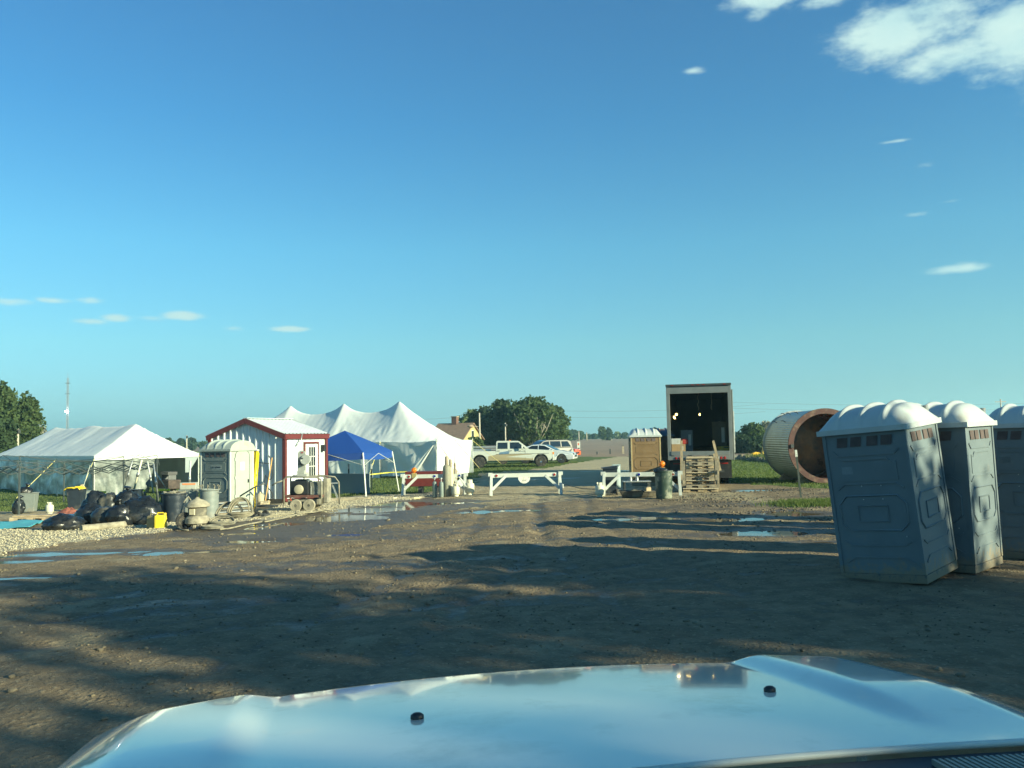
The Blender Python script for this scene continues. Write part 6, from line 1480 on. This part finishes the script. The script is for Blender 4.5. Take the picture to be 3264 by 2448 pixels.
# ------------------------------------------------------------ trees
def leaf_mat(name, c1, c2, tr=.3):
    m = stone_mat(name, c1, c2); b = m.node_tree.nodes["Principled BSDF"]; b.inputs["Roughness"].default_value = .55
    translucent(m, (c2[0] * 1.1, c2[1] * 1.3, c2[2]), tr); return m
L_dark = leaf_mat("dark_leaves", (.022, .048, .020), (.050, .085, .030)); L_mid = leaf_mat("mid_leaves", (.035, .068, .024), (.085, .125, .040)); L_pale = leaf_mat("pale_leaves", (.10, .14, .05), (.17, .21, .08))
M_bark = mat("bark", (.17, .14, .10), .9, var=.3, nscale=4, bump=.6, bscale=12); M_barkp = mat("pale_bark", (.34, .31, .24), .9, var=.2, nscale=4, bump=.4, bscale=12)
def tree(loc, H, spread, label, leafm, group=None, nleaf=7000, lsz=.3, trunk_h=.28, lobes=16, seed=1, bark=None, name="tree", lean=0.0, low=.25, gap=.0, forks=5, cat="tree", fill=.22, limb=.45, front=0):
    rg = np.random.default_rng(seed); rr = random.Random(seed)
    t = thing(name, loc, 0, label, cat, group)
    tb = MB(); th = H * trunk_h; r0 = H * .022
    tb.tube([(0, 0, -.1), (lean * .2, 0, th * .5), (lean * .5, 0, th)], [r0 * 1.25, r0, r0 * .8], 8)
    cents = []
    for k in range(lobes):
        a = 2.399 * k + rr.uniform(-.4, .4); f = rr.random() ** .5
        z = th * .9 + (H - th) * (low * .4 + (1 - low * .4) * rr.random()) * .86
        zz = (z - th) / (H - th); ww = spread * .72 * (math.sin(math.pi * min(1, max(.05, zz * .80 + .17))) ** .6)
        c = Vector((lean + ww * f * math.cos(a), ww * f * math.sin(a), z)); s = (spread * spread * (H - th) / 2) ** (1 / 3) * rr.uniform(.24, .46) * (1.15 - .35 * zz)
        cents.append((c, s))
    for i, (c, s) in enumerate(cents):
        st = Vector((lean * .5, 0, th * rr.uniform(.75, 1.0))); mid = st.lerp(c, .5) + Vector((rr.uniform(-.1, .1), rr.uniform(-.1, .1), rr.uniform(-.04, .1))) * spread
        tb.tube([st, mid, c], [r0 * limb, r0 * limb * .55, r0 * .06], 5)
        for q_ in range(3):
            e = c + Vector((rr.uniform(-1, 1), rr.uniform(-1, 1), rr.uniform(-.6, 1))) * s; tb.tube([mid.lerp(c, .6), e], [r0 * .10, r0 * .03], 4)
    for q_ in range(front):
        a = -1.1 + 2.2 * q_ / max(1, front - 1); z1 = H * rr.uniform(.55, .85)
        p1 = Vector((spread * .15 * a, -spread * .35, H * .2)); p2 = Vector((spread * .42 * a, -spread * .85, (H * .2 + z1) * .5)); p3 = Vector((spread * .62 * a, -spread * .95, z1))
        tb.tube([(0, 0, 0), p1, p2, p3], [r0 * .9, r0 * .55, r0 * .35, r0 * .08], 6)
        for u_ in range(2): tb.tube([p2, p2 + Vector((rr.uniform(-.3, .3), -.05, rr.uniform(.15, .35))) * spread], [r0 * .22, r0 * .05], 5)
    tb.build("trunk", bark or M_bark, t, smooth=True)
    C_ = np.array([[*c] for c, s in cents]); S = np.array([s for c, s in cents])
    pick = rg.choice(len(S), nleaf, p=S ** 2 / (S ** 2).sum()); d = rg.normal(size=(nleaf, 3)); d /= np.linalg.norm(d, axis=1)[:, None]
    rad = rg.random(nleaf) ** .42
    bump_ = 1 + .5 * np.sin(d[:, 0] * 5 + pick) * np.sin(d[:, 1] * 5 + pick * 2) * np.sin(d[:, 2] * 4)
    P_ = C_[pick] + d * (S[pick] * rad * bump_)[:, None]
    nf_ = int(nleaf * fill); zc = th * .8 + (H - th * .8) * .5; hz_ = (H - th * .8) * .5
    dd = d[:nf_]; rr3 = rg.random(nf_) ** .38
    shp = 1 + .28 * np.sin(dd[:, 0] * 4.1 + seed) * np.sin(dd[:, 1] * 3.7 + seed * 2) + .22 * np.sin(dd[:, 2] * 6.3 + seed) * np.sin(dd[:, 0] * 7 + 1) + .10 * np.sin(dd[:, 0] * 15 + dd[:, 2] * 11) 
    wid = np.sqrt(np.clip(1 - np.clip(dd[:, 2], -1, 1) ** 2, 0, 1))
    P_[:nf_] = np.stack([lean + dd[:, 0] * spread * rr3 * shp, dd[:, 1] * spread * rr3 * shp, zc + dd[:, 2] * hz_ * rr3 * (.86 + .14 * shp)], 1)
    P_[:, 2] = np.maximum(P_[:, 2], th * .35)
    n1 = rg.normal(size=(nleaf, 3)); n1 /= np.linalg.norm(n1, axis=1)[:, None]; n2 = np.cross(n1, rg.normal(size=(nleaf, 3))); n2 /= np.linalg.norm(n2, axis=1)[:, None]
    sz = lsz * rg.uniform(.5, 1.3, nleaf)[:, None]
    Q_ = np.stack([P_ - n1 * sz * .5, P_ + n2 * sz * .38, P_ + n1 * sz * .5, P_ - n2 * sz * .38], 1).reshape(-1, 3)
    npmesh("crown", Q_, np.arange(4 * nleaf), 4, leafm, parent=t)
    return t
def at_depth(px, Y):
    p = pt(px, 1390, Y); return Vector((p.x, Y, float(surf(np.array([p.x]), np.array([float(Y)]))[0])))
def hpx(px, py, Y): return pt(px, py, Y).z
def T(px, top, Y, spread_px, label, lm, **k):
    l = at_depth(px, Y); H = hpx(px, top, Y) - l.z; sp = spread_px / F * Y
    return tree(l, H, sp, label, lm, **k)
G1 = "trees behind the parked vehicles"
T(1700, 1263, 104, 88, "largest spreading tree behind the pickup, with pale forked limbs showing", L_mid, group=G1, nleaf=17000, lsz=.42, lobes=30, seed=3, bark=M_barkp, trunk_h=.22, low=.1, front=6)
T(1610, 1272, 108, 66, "dark dense tree left of the largest tree, behind the pickup cab", L_dark, group=G1, nleaf=15000, lsz=.45, lobes=22, seed=5, trunk_h=.12, low=.05)
T(1545, 1292, 112, 56, "dark tree behind the utility pole right of the farmhouse", L_dark, group=G1, nleaf=16000, lsz=.45, lobes=18, seed=8, trunk_h=.1, low=.05)
T(1500, 1304, 118, 44, "yellow green topped tree directly right of the farmhouse gable", L_pale, group=G1, nleaf=12000, lsz=.45, lobes=14, seed=9, trunk_h=.15)
T(1770, 1290, 106, 46, "right hand tree of the group, its side against the sky", L_mid, group=G1, nleaf=14000, lsz=.42, lobes=16, seed=12, trunk_h=.2, low=.1)
T(1515, 1392, 88, 26, "low green shrub beside the right corner of the pole tent", L_mid, nleaf=5000, lsz=.3, lobes=10, seed=13, trunk_h=.05, low=.0, name="shrub", cat="shrub")
for k, (px, top, Y, sp, lm, lb) in enumerate(((1640, 1398, 112, 24, L_pale, "pale shrub under the largest tree"), (1590, 1402, 114, 30, L_mid, "green shrub at the foot of the dark tree"), (1720, 1400, 116, 28, L_mid, "low shrub right of the largest tree's trunk"), (1780, 1384, 110, 22, L_mid, "low bush at the right foot of the tree group"))):
    T(px, top, Y, sp, lb, lm, nleaf=3500, lsz=.35, lobes=8, seed=20 + k, trunk_h=.05, low=0, name="shrub", group="shrubs below the tree group", cat="shrub")
G2 = "trees at the far left behind the low tent"
T(8, 1212, 66, 40, "tallest tree cut by the left edge of the photo", L_mid, group=G2, nleaf=16000, lsz=.3, lobes=20, seed=31, trunk_h=.2, low=.1)
T(82, 1250, 68, 42, "pointed green tree between the left edge and the radio mast", L_mid, group=G2, nleaf=14000, lsz=.3, lobes=16, seed=33, trunk_h=.2, low=.1)
T(-45, 1300, 60, 50, "dark green tree mostly outside the left edge", L_dark, group=G2, nleaf=9000, lsz=.3, lobes=14, seed=35, trunk_h=.15)
T(25, 1335, 62, 34, "lower dark green tree under the tallest one at the left", L_dark, group=G2, nleaf=8000, lsz=.3, lobes=12, seed=36, trunk_h=.1, low=0)
T(122, 1335, 74, 24, "thin pale twiggy tree right of the pointed tree", mat("twig_leaves", (.22, .22, .16), .9), group=G2, nleaf=2600, lsz=.22, lobes=12, seed=37, trunk_h=.2, bark=M_barkp)
G3 = "small distant trees on the horizon"
FAR = [(1828, 1370, 330, 16, L_dark, "round distant tree just right of the big tree group"), (1805, 1372, 300, 20, L_mid, "distant bush touching the big tree group"), (1848, 1374, 340, 14, L_mid, "distant tree with a flat top over the ploughed field"), (1872, 1384, 380, 12, L_dark, "tiny distant bush over the field"), (1895, 1383, 380, 10, L_dark, "tiny distant bush left of the dome topped pair"),
       (1919, 1358, 300, 11, L_mid, "taller distant tree of the dome topped pair"), (1942, 1364, 300, 9, L_dark, "rounded dark tree right of the taller distant tree"), (1968, 1378, 360, 12, L_pale, "hazy distant shrub left of the brown toilet"), (1992, 1379, 360, 12, L_dark, "hazy distant tree touching the brown toilet roof"), (2085, 1364, 300, 14, L_dark, "dark distant tree above the blue toilet roof"), (2110, 1370, 310, 14, L_pale, "pale bare distant tree beside the trailer wall"),
       (535, 1396, 260, 14, L_dark, "rounded distant tree right of the low tent roof"), (577, 1398, 270, 13, L_dark, "middle distant tree between the tent and the toilet"), (612, 1397, 270, 13, L_dark, "distant tree right of the small utility pole"), (650, 1408, 280, 18, L_dark, "low distant hedge tree beside the toilet roof"), (560, 1408, 280, 18, L_mid, "low distant bush right of the low tent")]
for k, (px, top, Y, sp, lm, lb) in enumerate(FAR): T(px, top, Y, sp, lb, lm, group=G3, nleaf=2200, lsz=1.1, lobes=9, seed=50 + k, trunk_h=.12, low=0)
G4 = "scrubby trees right of the trailer"
T(2400, 1346, 96, 42, "broad scrubby tree between the trailer and the culvert", L_mid, group=G4, nleaf=12000, lsz=.36, lobes=20, seed=71, trunk_h=.12, low=.0, bark=M_barkp)
T(2440, 1340, 104, 26, "sparse grey green tree directly behind the culvert", mat("twig_leaves", (.22, .22, .16), .9), group=G4, nleaf=5000, lsz=.28, lobes=14, seed=72, trunk_h=.15, bark=M_barkp)
T(2368, 1385, 94, 26, "low dark bush at the trailer's right edge", L_dark, group=G4, nleaf=6000, lsz=.36, lobes=12, seed=73, trunk_h=.04, low=0)
T(2420, 1392, 92, 34, "low dark bush behind the left end of the culvert", L_dark, group=G4, nleaf=6000, lsz=.36, lobes=12, seed=74, trunk_h=.04, low=0)
T(2560, 1375, 100, 50, "bush behind the culvert", L_dark, group=G4, nleaf=4000, lsz=.4, lobes=12, seed=75, trunk_h=.04, low=0)
# far hedge and wood lines
def hedge(pts, h, n, lm, label, seed, lsz=1.2):
    rg = np.random.default_rng(seed); P_ = []
    segs = [(Vector(pts[i]), Vector(pts[i + 1])) for i in range(len(pts) - 1)]
    A = rg.random(n); k = np.minimum((A * len(segs)).astype(int), len(segs) - 1); f = A * len(segs) - k
    X = np.array([segs[i][0].x + (segs[i][1].x - segs[i][0].x) * g for i, g in zip(k, f)]); Y = np.array([segs[i][0].y + (segs[i][1].y - segs[i][0].y) * g for i, g in zip(k, f)])
    hh = h * (.35 + 1.0 * fbm(X / 18, Y / 18, seed, 3)); Z = surf(X, Y) + rg.random(n) * hh; Y = Y + rg.normal(0, 2.5, n)
    P_ = np.stack([X, Y, Z], 1); n1 = rg.normal(size=(n, 3)); n1 /= np.linalg.norm(n1, axis=1)[:, None]; n2 = np.cross(n1, rg.normal(size=(n, 3))); n2 /= np.linalg.norm(n2, axis=1)[:, None]
    sz = lsz * rg.uniform(.5, 1.3, n)[:, None]
    Q_ = np.stack([P_ - n1 * sz * .5, P_ + n2 * sz * .4, P_ + n1 * sz * .5, P_ - n2 * sz * .4], 1).reshape(-1, 3)
    return tag(npmesh("hedgerow", Q_, np.arange(4 * n), 4, lm), label, "hedgerow", kind='stuff')
hedge([(-420, 620), (-150, 640), (60, 600), (300, 560), (700, 640)], 2.4, 22000, L_dark, "far off dark line of woods along the horizon", 91, 2.2)
# brush and soil heap right of the trailer
xs = nr.uniform(17.5, 28, 5000); ys = nr.uniform(58, 68, 5000); k_ = fbm(xs * .5, ys * .5, 99, 3) > .42
tag(stones("soil_heap", xs[k_], ys[k_], nr.uniform(.08, .3, k_.sum()), stone_mat("soil_heap", (.25, .20, .13), (.12, .10, .06)), 1.0), "long heap of rough soil and brush beyond the grass right of the trailer", "soil heap", kind='stuff')
xs = nr.uniform(17.5, 28, 9000); ys = nr.uniform(56, 66, 9000); tag(blades("brush_weeds", xs, ys, .45, .12, grm), "weeds growing over the soil heap", "weeds", kind='stuff')

# ------------------------------------------------------------ trees behind the lens that shade the foreground
nn_ = Vector((.5, .866, 0)); ss_ = Vector((.866, -.5, 0))
SHT = [(12.0, 20, 9.3, 2.7, 5200, 81), (8.3, 22, 11.8, 2.6, 5600, 82), (4.6, 22, 13.2, 2.8, 5600, 83), (.8, 20, 13.8, 3.0, 9000, 84), (14.2, 24, 8.4, 1.8, 1300, 85), (-3.2, 23, 14, 3.2, 7000, 86)]
for k, (c, tt, H, sp, n, sd) in enumerate(SHT):
    p = nn_ * c + ss_ * tt
    tree(gnd(p.x, p.y), H, sp, ["leafy tree sunward of the grey toilets", "leafy tree shading the middle of the muddy lot", "tall leafy tree shading the left of the lot", "tall leafy tree sunward of the truck bonnet", "small sparse tree casting speckled light on the grey toilets", "leafy tree farthest behind the viewer"][k], L_mid, "trees shading the lot from behind the viewer", nleaf=n, lsz=.38, lobes=20, seed=sd, trunk_h=.2, low=.0, fill=.15, limb=.16)

# ------------------------------------------------------------ farmhouse
hp = at_depth(1475, 96); FH = thing("farmhouse", hp, R(-22), "small farmhouse with a brown roof, brick chimney and yellow gable beyond the tent", "house")
zr = hpx(1440, 1349, 96) - hp.z; ze = hpx(1475, 1392, 96) - hp.z - .1; ze = min(ze, zr - 1.4)
HWd, HLn = 2.6, 4.2
g = MB(); g.box((-HLn / 2, HWd, ze / 2), (HLn - .02, 2 * HWd, ze)); g.prism([(0, ze), (HWd, zr), (2 * HWd, ze)], -HLn + .02, -.01, 'x'); g.build("wall", mat("yellow_siding", (.42, .34, .15), .7, var=.06), FH)
r = MB(); 
for sg in (-1, 1):
    y0 = HWd + sg * (HWd + .35); z0 = ze - .28
    r.add([(-HLn - .2, HWd, zr + .06), (.22, HWd, zr + .06), (.22, y0, z0 + .06), (-HLn - .2, y0, z0 + .06), (-HLn - .2, HWd, zr - .06), (.22, HWd, zr - .06), (.22, y0, z0 - .06), (-HLn - .2, y0, z0 - .06)], [(0, 1, 2, 3), (7, 6, 5, 4), (0, 4, 5, 1), (1, 5, 6, 2), (2, 6, 7, 3), (3, 7, 4, 0)])
rf = r.build("roof", mat("brown_shingles", (.21, .14, .10), .9, var=.15, nscale=3), FH)
MB().box((-HLn * .52, HWd, zr + .28), (.62, .62, 1.0)).build("chimney", mat("brick", (.15, .08, .06), .9, var=.2, nscale=8), rf); 
MB().box((-HLn * .52, HWd, zr + .80), (.74, .74, .1)).build("chimney_cap", M_wood2, rf)
wf_ = MB().box((.012, HWd, ze + .35), (.06, .7, 1.0)).build("window", M_white, FH); MB().box((.05, HWd, ze + .35), (.02, .52, .8)).build("pane", M_glass, wf_)
wf_ = MB().box((-2.2, -.012, 1.5), (.8, .06, 1.1)).build("window", M_white, FH); MB().box((-2.2, -.05, 1.5), (.62, .02, .9)).build("pane", M_glass, wf_)
# low brown building and rail behind the pickup
t = thing("low_shed", at_depth(1590, 92), R(3), "low reddish brown building behind the pickup bed", "shed"); MB().box((0, 0, .6), (5.2, 3, 1.2)).build("wall", mat("red_brown_wall", (.07, .035, .028), .8, var=.2), t)
MB().prism([(-2.8, 1.2), (2.8, 1.2), (2.6, 1.32), (-2.6, 1.32)], -1.7, 1.7).build("roof", mat("dark_roof", (.08, .045, .035), .9), t)
t = thing("flatbed_trailer", gnd(-2.0, 65.5), 0, "grey rail of a low trailer behind the pickup bed", "trailer"); MB().box((0, 0, 1.38), (3.6, .1, .14)).build("upper_rail", M_steel, t); MB().box((0, 0, 1.2), (3.6, .1, .1)).build("lower_rail", M_steel, t); MB().box((0, .8, .8), (3.6, 1.6, .12)).build("bed", M_dgrey, t)
for x in (-1.2, 1.2): tyre(t, (x, .8, .35), .35, .25, M_steel, 'y')
# ------------------------------------------------------------ poles and wires
M_pole = mat("weathered_pole", (.42, .38, .30), .9, var=.15)
def upole(px, top, Y, r, label, arm=None, group=None, name="utility_pole"):
    l = at_depth(px, Y); H = hpx(px, top, Y) - l.z; t = thing(name, l, 0, label, "pole", group)
    MB().tube([(0, 0, -.1), (0, 0, H)], [r, r * .7], 8).build("pole_shaft", M_pole, t, smooth=True)
    if arm == 'lamp': MB().lathe([(.10, 0), (.32, .06), (.36, .16), (.2, .26), (.05, .32)], (-.9, 0, H * .68), 12).build("junction_cluster", mat("rusty_fitting", (.42, .30, .2), .8), t); MB().bar((0, 0, H * .70), (-.9, 0, H * .72), .05, .05).build("bracket", M_pole, t)
    elif arm == 'cross': MB().box((0, 0, H - .5), (2.0, .1, .12)).build("cross_arm", M_pole, t); 
    else: MB().lathe([(.1, 0), (.12, .2), (.04, .3)], (.1, -.05, H * .9), 8).build("insulator", M_dgrey, t)
    return t, H
upole(1529, 1316, 88, .11, "tall utility pole with a rusty fitting left of the tree group", 'lamp')
upole(1611, 1348, 92, .09, "shorter utility pole behind the pickup cab")
upole(57, 1366, 62, .10, "slim pole in front of the far left trees")
upole(595, 1388, 110, .12, "small utility pole above the right end of the low tent")
upole(3195, 1272, 160, .16, "utility pole rising behind the grey toilet roofs", 'cross')
for k, (px, top) in enumerate(((1815, 1368), (1845, 1374), (1930, 1372), (1948, 1372), (1870, 1378))): upole(px, top, 300, .22, ["first far utility pole from the left over the field", "second far utility pole from the left over the field", "fourth far utility pole, before the rounded dark tree", "rightmost far utility pole over the field", "third far utility pole from the left over the field"][k], None, "far utility poles over the field")
for k, (a, b) in enumerate((((1790, 1310), (2440, 1288)), ((1790, 1330), (2440, 1312)), ((2300, 1281), (3330, 1284)), ((2300, 1300), (3330, 1302)), ((1200, 1335), (1560, 1318)))):
    Y0 = 150; A, B_ = pt(*a, Y0), pt(*b, Y0 + 6); pts = [A.lerp(B_, j / 16) - Vector((0, 0, .5 * math.sin(math.pi * j / 16))) for j in range(17)]
    tag(MB().tube(pts, .018, 4).build("power_line", M_dgrey), ["upper thin power line left of the trailer", "lower thin power line left of the trailer", "upper thin power line above the grey toilets", "lower thin power line above the culvert", "faint power line over the farmhouse roof"][k], "power line", "thin power lines against the sky")
# radio mast
Ym = 520; l = at_depth(214, Ym); Hm = hpx(214, 1188, Ym) - l.z; t = thing("radio_mast", l, 0, "tall thin lattice radio mast with a white strobe at the left", "mast")
m = MB(); Rm = .55; lg = [Vector((Rm * math.cos(a), Rm * math.sin(a), 0)) for a in (0, 2.094, 4.189)]
for v in lg: m.cyl(v, v + Vector((0, 0, Hm * .93)), .13, n=5)
nb = 40
for k in range(nb):
    z0, z1 = Hm * .93 * k / nb, Hm * .93 * (k + 1) / nb
    for i in range(3): m.bar(lg[i] + Vector((0, 0, z0)), lg[(i + 1) % 3] + Vector((0, 0, z1)), .09, .09)
m.cyl((0, 0, Hm * .92), (0, 0, Hm), .10, n=5); m.build("lattice", mat("mast_grey", (.25, .24, .24), .6), t)
for z in (.72, .86): MB().box((0, 0, Hm * z), (3.2, .3, .35)).build("antenna_bar", M_dgrey, t)
MB().lathe([(.0, -.5), (.9, -.3), (1.1, .1), (.6, .5), (0, .6)], (0, -.8, hpx(214, 1312, Ym) - l.z), 10).build("strobe_lamp", mat("strobe_glow", (1, 1, 1), .3, emit=(.95, 1, 1), estr=30), t)
# small posts in the field verge
for k, (px, py, h, lb) in enumerate(((1986, 1447, .85, "dark stub post at the field edge left of the brown toilet"), (1945, 1447, .5, "small stake at the field edge"), (1903, 1449, .3, "dark clump at the field edge right of the orange car"))):
    q_ = at(px, py); t = thing("marker_post", q_, 0, lb, "post"); MB().box((0, 0, h / 2), (.22 if k == 0 else .16, .12, h)).build("stub", M_dgrey if k else M_wood2, t, bevel=.01); MB().box((0, 0, h + .02), (.24 if k == 0 else .1, .13, .06)).build("cap", M_dgrey, t)
# yellow barrier by the far road
for k, (px, py, wd, lb) in enumerate(((2409, 1456, .9, "yellow road barrier lying beside the far gravel road"), (2437, 1450, .5, "yellow barrel end peeking out left of the culvert"))):
    q_ = at(px, py); t = thing("road_barrier", q_, 0, lb, "barrier"); MB().prism([(-wd * .5, 0), (wd * .5, 0), (wd * .42, .32), (0, .42 if k == 0 else 1.1), (-wd * .42, .3)], -.2, .2).build("shell", mat("yellow_orange", (.8, .45, .03), .5), t, bevel=.03); MB().box((0, 0, .02), (wd * 1.1, .5, .04)).build("foot", M_black, t)
# ------------------------------------------------------------ our own truck: bonnet seen through the driver's side
YAW = R(11.5)
TR = thing("white_truck", (.468, 0, 0), YAW, "white truck bonnet filling the bottom of the photo, glossy and reflecting the sky", "truck")
M_hood = mat("white_bonnet_paint", (.70, .69, .60), .10, var=.02, nscale=2, coat=.6, rvar=.03, dirt=(.42, .42, .35), dirt_amt=.28, dirt_scale=3.5)
M_hood.node_tree.nodes["Principled BSDF"].inputs["Coat IOR"].default_value = 1.45
V0, V1 = 1.46, 2.62
def vf(u): return 2.60 - .20 * u * u - .10 * max(0, abs(u) - .7)
def sm(a, b, x):
    t = max(0, min(1, (x - a) / (b - a))); return t * t * (3 - 2 * t)
def hz(u, v):
    z = 1.553 - .045 * (v - 1.42) - .046 * (v - 1.42) ** 2
    z -= .030 * u * u
    z += (.022 if u > 0 else .018) * sm(.60, .70, abs(u)) * sm(1.50, 1.9, v)            # raised outer shoulders
    z -= .20 * max(0, abs(u) - .86) ** 1.6 * 4
    e = v - (vf(u) - .16)
    if e > 0: z -= .9 * e ** 1.9 * 3
    z += .010 * math.exp(-(u / .05) ** 2) * 0
    return z
m = MB()
def hf(a, b):
    u = (a * 2 - 1) * 1.0; u = math.copysign(abs(u) ** .92, u)
    v = V0 + (vf(u) - V0) * b
    return Vector((u, v, hz(u, v)))
m.grid(150, 110, hf); m.build("bonnet", M_hood, TR, smooth=True)
for sg in (-1, 1):
    m = MB(); m.grid(40, 10, lambda a, b, sg=sg: Vector((sg * (1.0 + .025 * math.sin(math.pi * min(1, b * 1.1)) + .02 * b), .3 + (vf(1.0) - .3) * a, (hz(1.0, max(V0, .3 + (vf(1.0) - .3) * a)) - .004) * (1 - b) + .55 * b))); m.build("wing", M_hood, TR, smooth=True)
m = MB(); m.grid(60, 12, lambda a, b: Vector(((a * 2 - 1) * 1.0, vf((a * 2 - 1)) + .02 * math.sin(b * math.pi), hz((a * 2 - 1), vf(a * 2 - 1)) * (1 - b) + .55 * b))); m.build("front_panel", M_hood, TR, smooth=True)
m = MB(); m.grid(60, 3, lambda a, b: Vector(((a * 2 - 1) * .78, vf((a * 2 - 1) * .78) + .035, 1.12 - b * .4))); m.build("grille", M_black, TR)
for sg in (-1, 1): tyre(TR, (sg * .86, 1.75, .42), .42, .28, M_chrome, 'x')
MB().box((0, 1.6, .62), (1.6, 2.0, .5)).build("chassis", M_black, TR)
MB().box((0, 2.66, .55), (2.0, .2, .24)).build("front_bumper", M_chrome, TR, bevel=.04)
for u, v in ((-.30, 1.93), (.50, 1.93)):
    nz_ = MB().lathe([(.008, 0), (.0125, .003), (.012, .010), (.007, .014), (0, .015)], (u, v, hz(u, v) - .002), 14, Matrix.Diagonal((1.15, .9, 1))); nz_.build("washer_nozzle", M_black, TR, auto=50)
# cowl
m = MB(); m.grid(60, 8, lambda a, b: Vector(((a * 2 - 1) * .98, 1.445 - b * .34, 1.543 - .03 * ((a * 2 - 1)) ** 2 - .012 * math.sin(b * math.pi) - b * .012))); m.build("cowl", mat("cowl_dark", (.035, .045, .055), .45, var=.2), TR, smooth=True)
MB().tube([Vector(((a * 2 - 1) * .98, 1.455, hz((a * 2 - 1) * .98, 1.46) + .003)) for a in [k / 30 for k in range(31)]], .007, 6).build("bonnet_seal", mat("seal_pale", (.6, .62, .55), .4), TR, smooth=True)
for k in range(26): MB().box((.53 + k * .0125, 1.375, 1.542 - .03 * (.53 + k * .0125) ** 2), (.0055, .09, .012)).build("vent_slat", mat("slat_tan", (.32, .30, .24), .5), TR)
MB().tube([(.9, 1.22, 1.545), (.45, 1.30, 1.555), (-.1, 1.27, 1.56)], .010, 6).build("wiper_arm", M_black, TR, smooth=True)
MB().tube([(.62, 1.25, 1.565), (.2, 1.33, 1.568), (-.35, 1.24, 1.57)], .006, 5).build("wiper_blade", M_black, TR, smooth=True)

# ------------------------------------------------------------ thin summer haze
hz_m = bpy.data.materials.new("haze"); hz_m.use_nodes = True; hn = hz_m.node_tree; hn.nodes.clear()
ho = hn.nodes.new("ShaderNodeOutputMaterial"); hv = hn.nodes.new("ShaderNodeVolumePrincipled"); hv.inputs["Density"].default_value = .0006; hv.inputs["Color"].default_value = (.50, .88, 1, 1); hv.inputs["Anisotropy"].default_value = .2
hn.links.new(hv.outputs[0], ho.inputs["Volume"])
tag(MB().box((0, 1420, 27), (3400, 3300, 76)).build("haze", hz_m), "thin pale haze over the fields", "haze", kind='stuff')
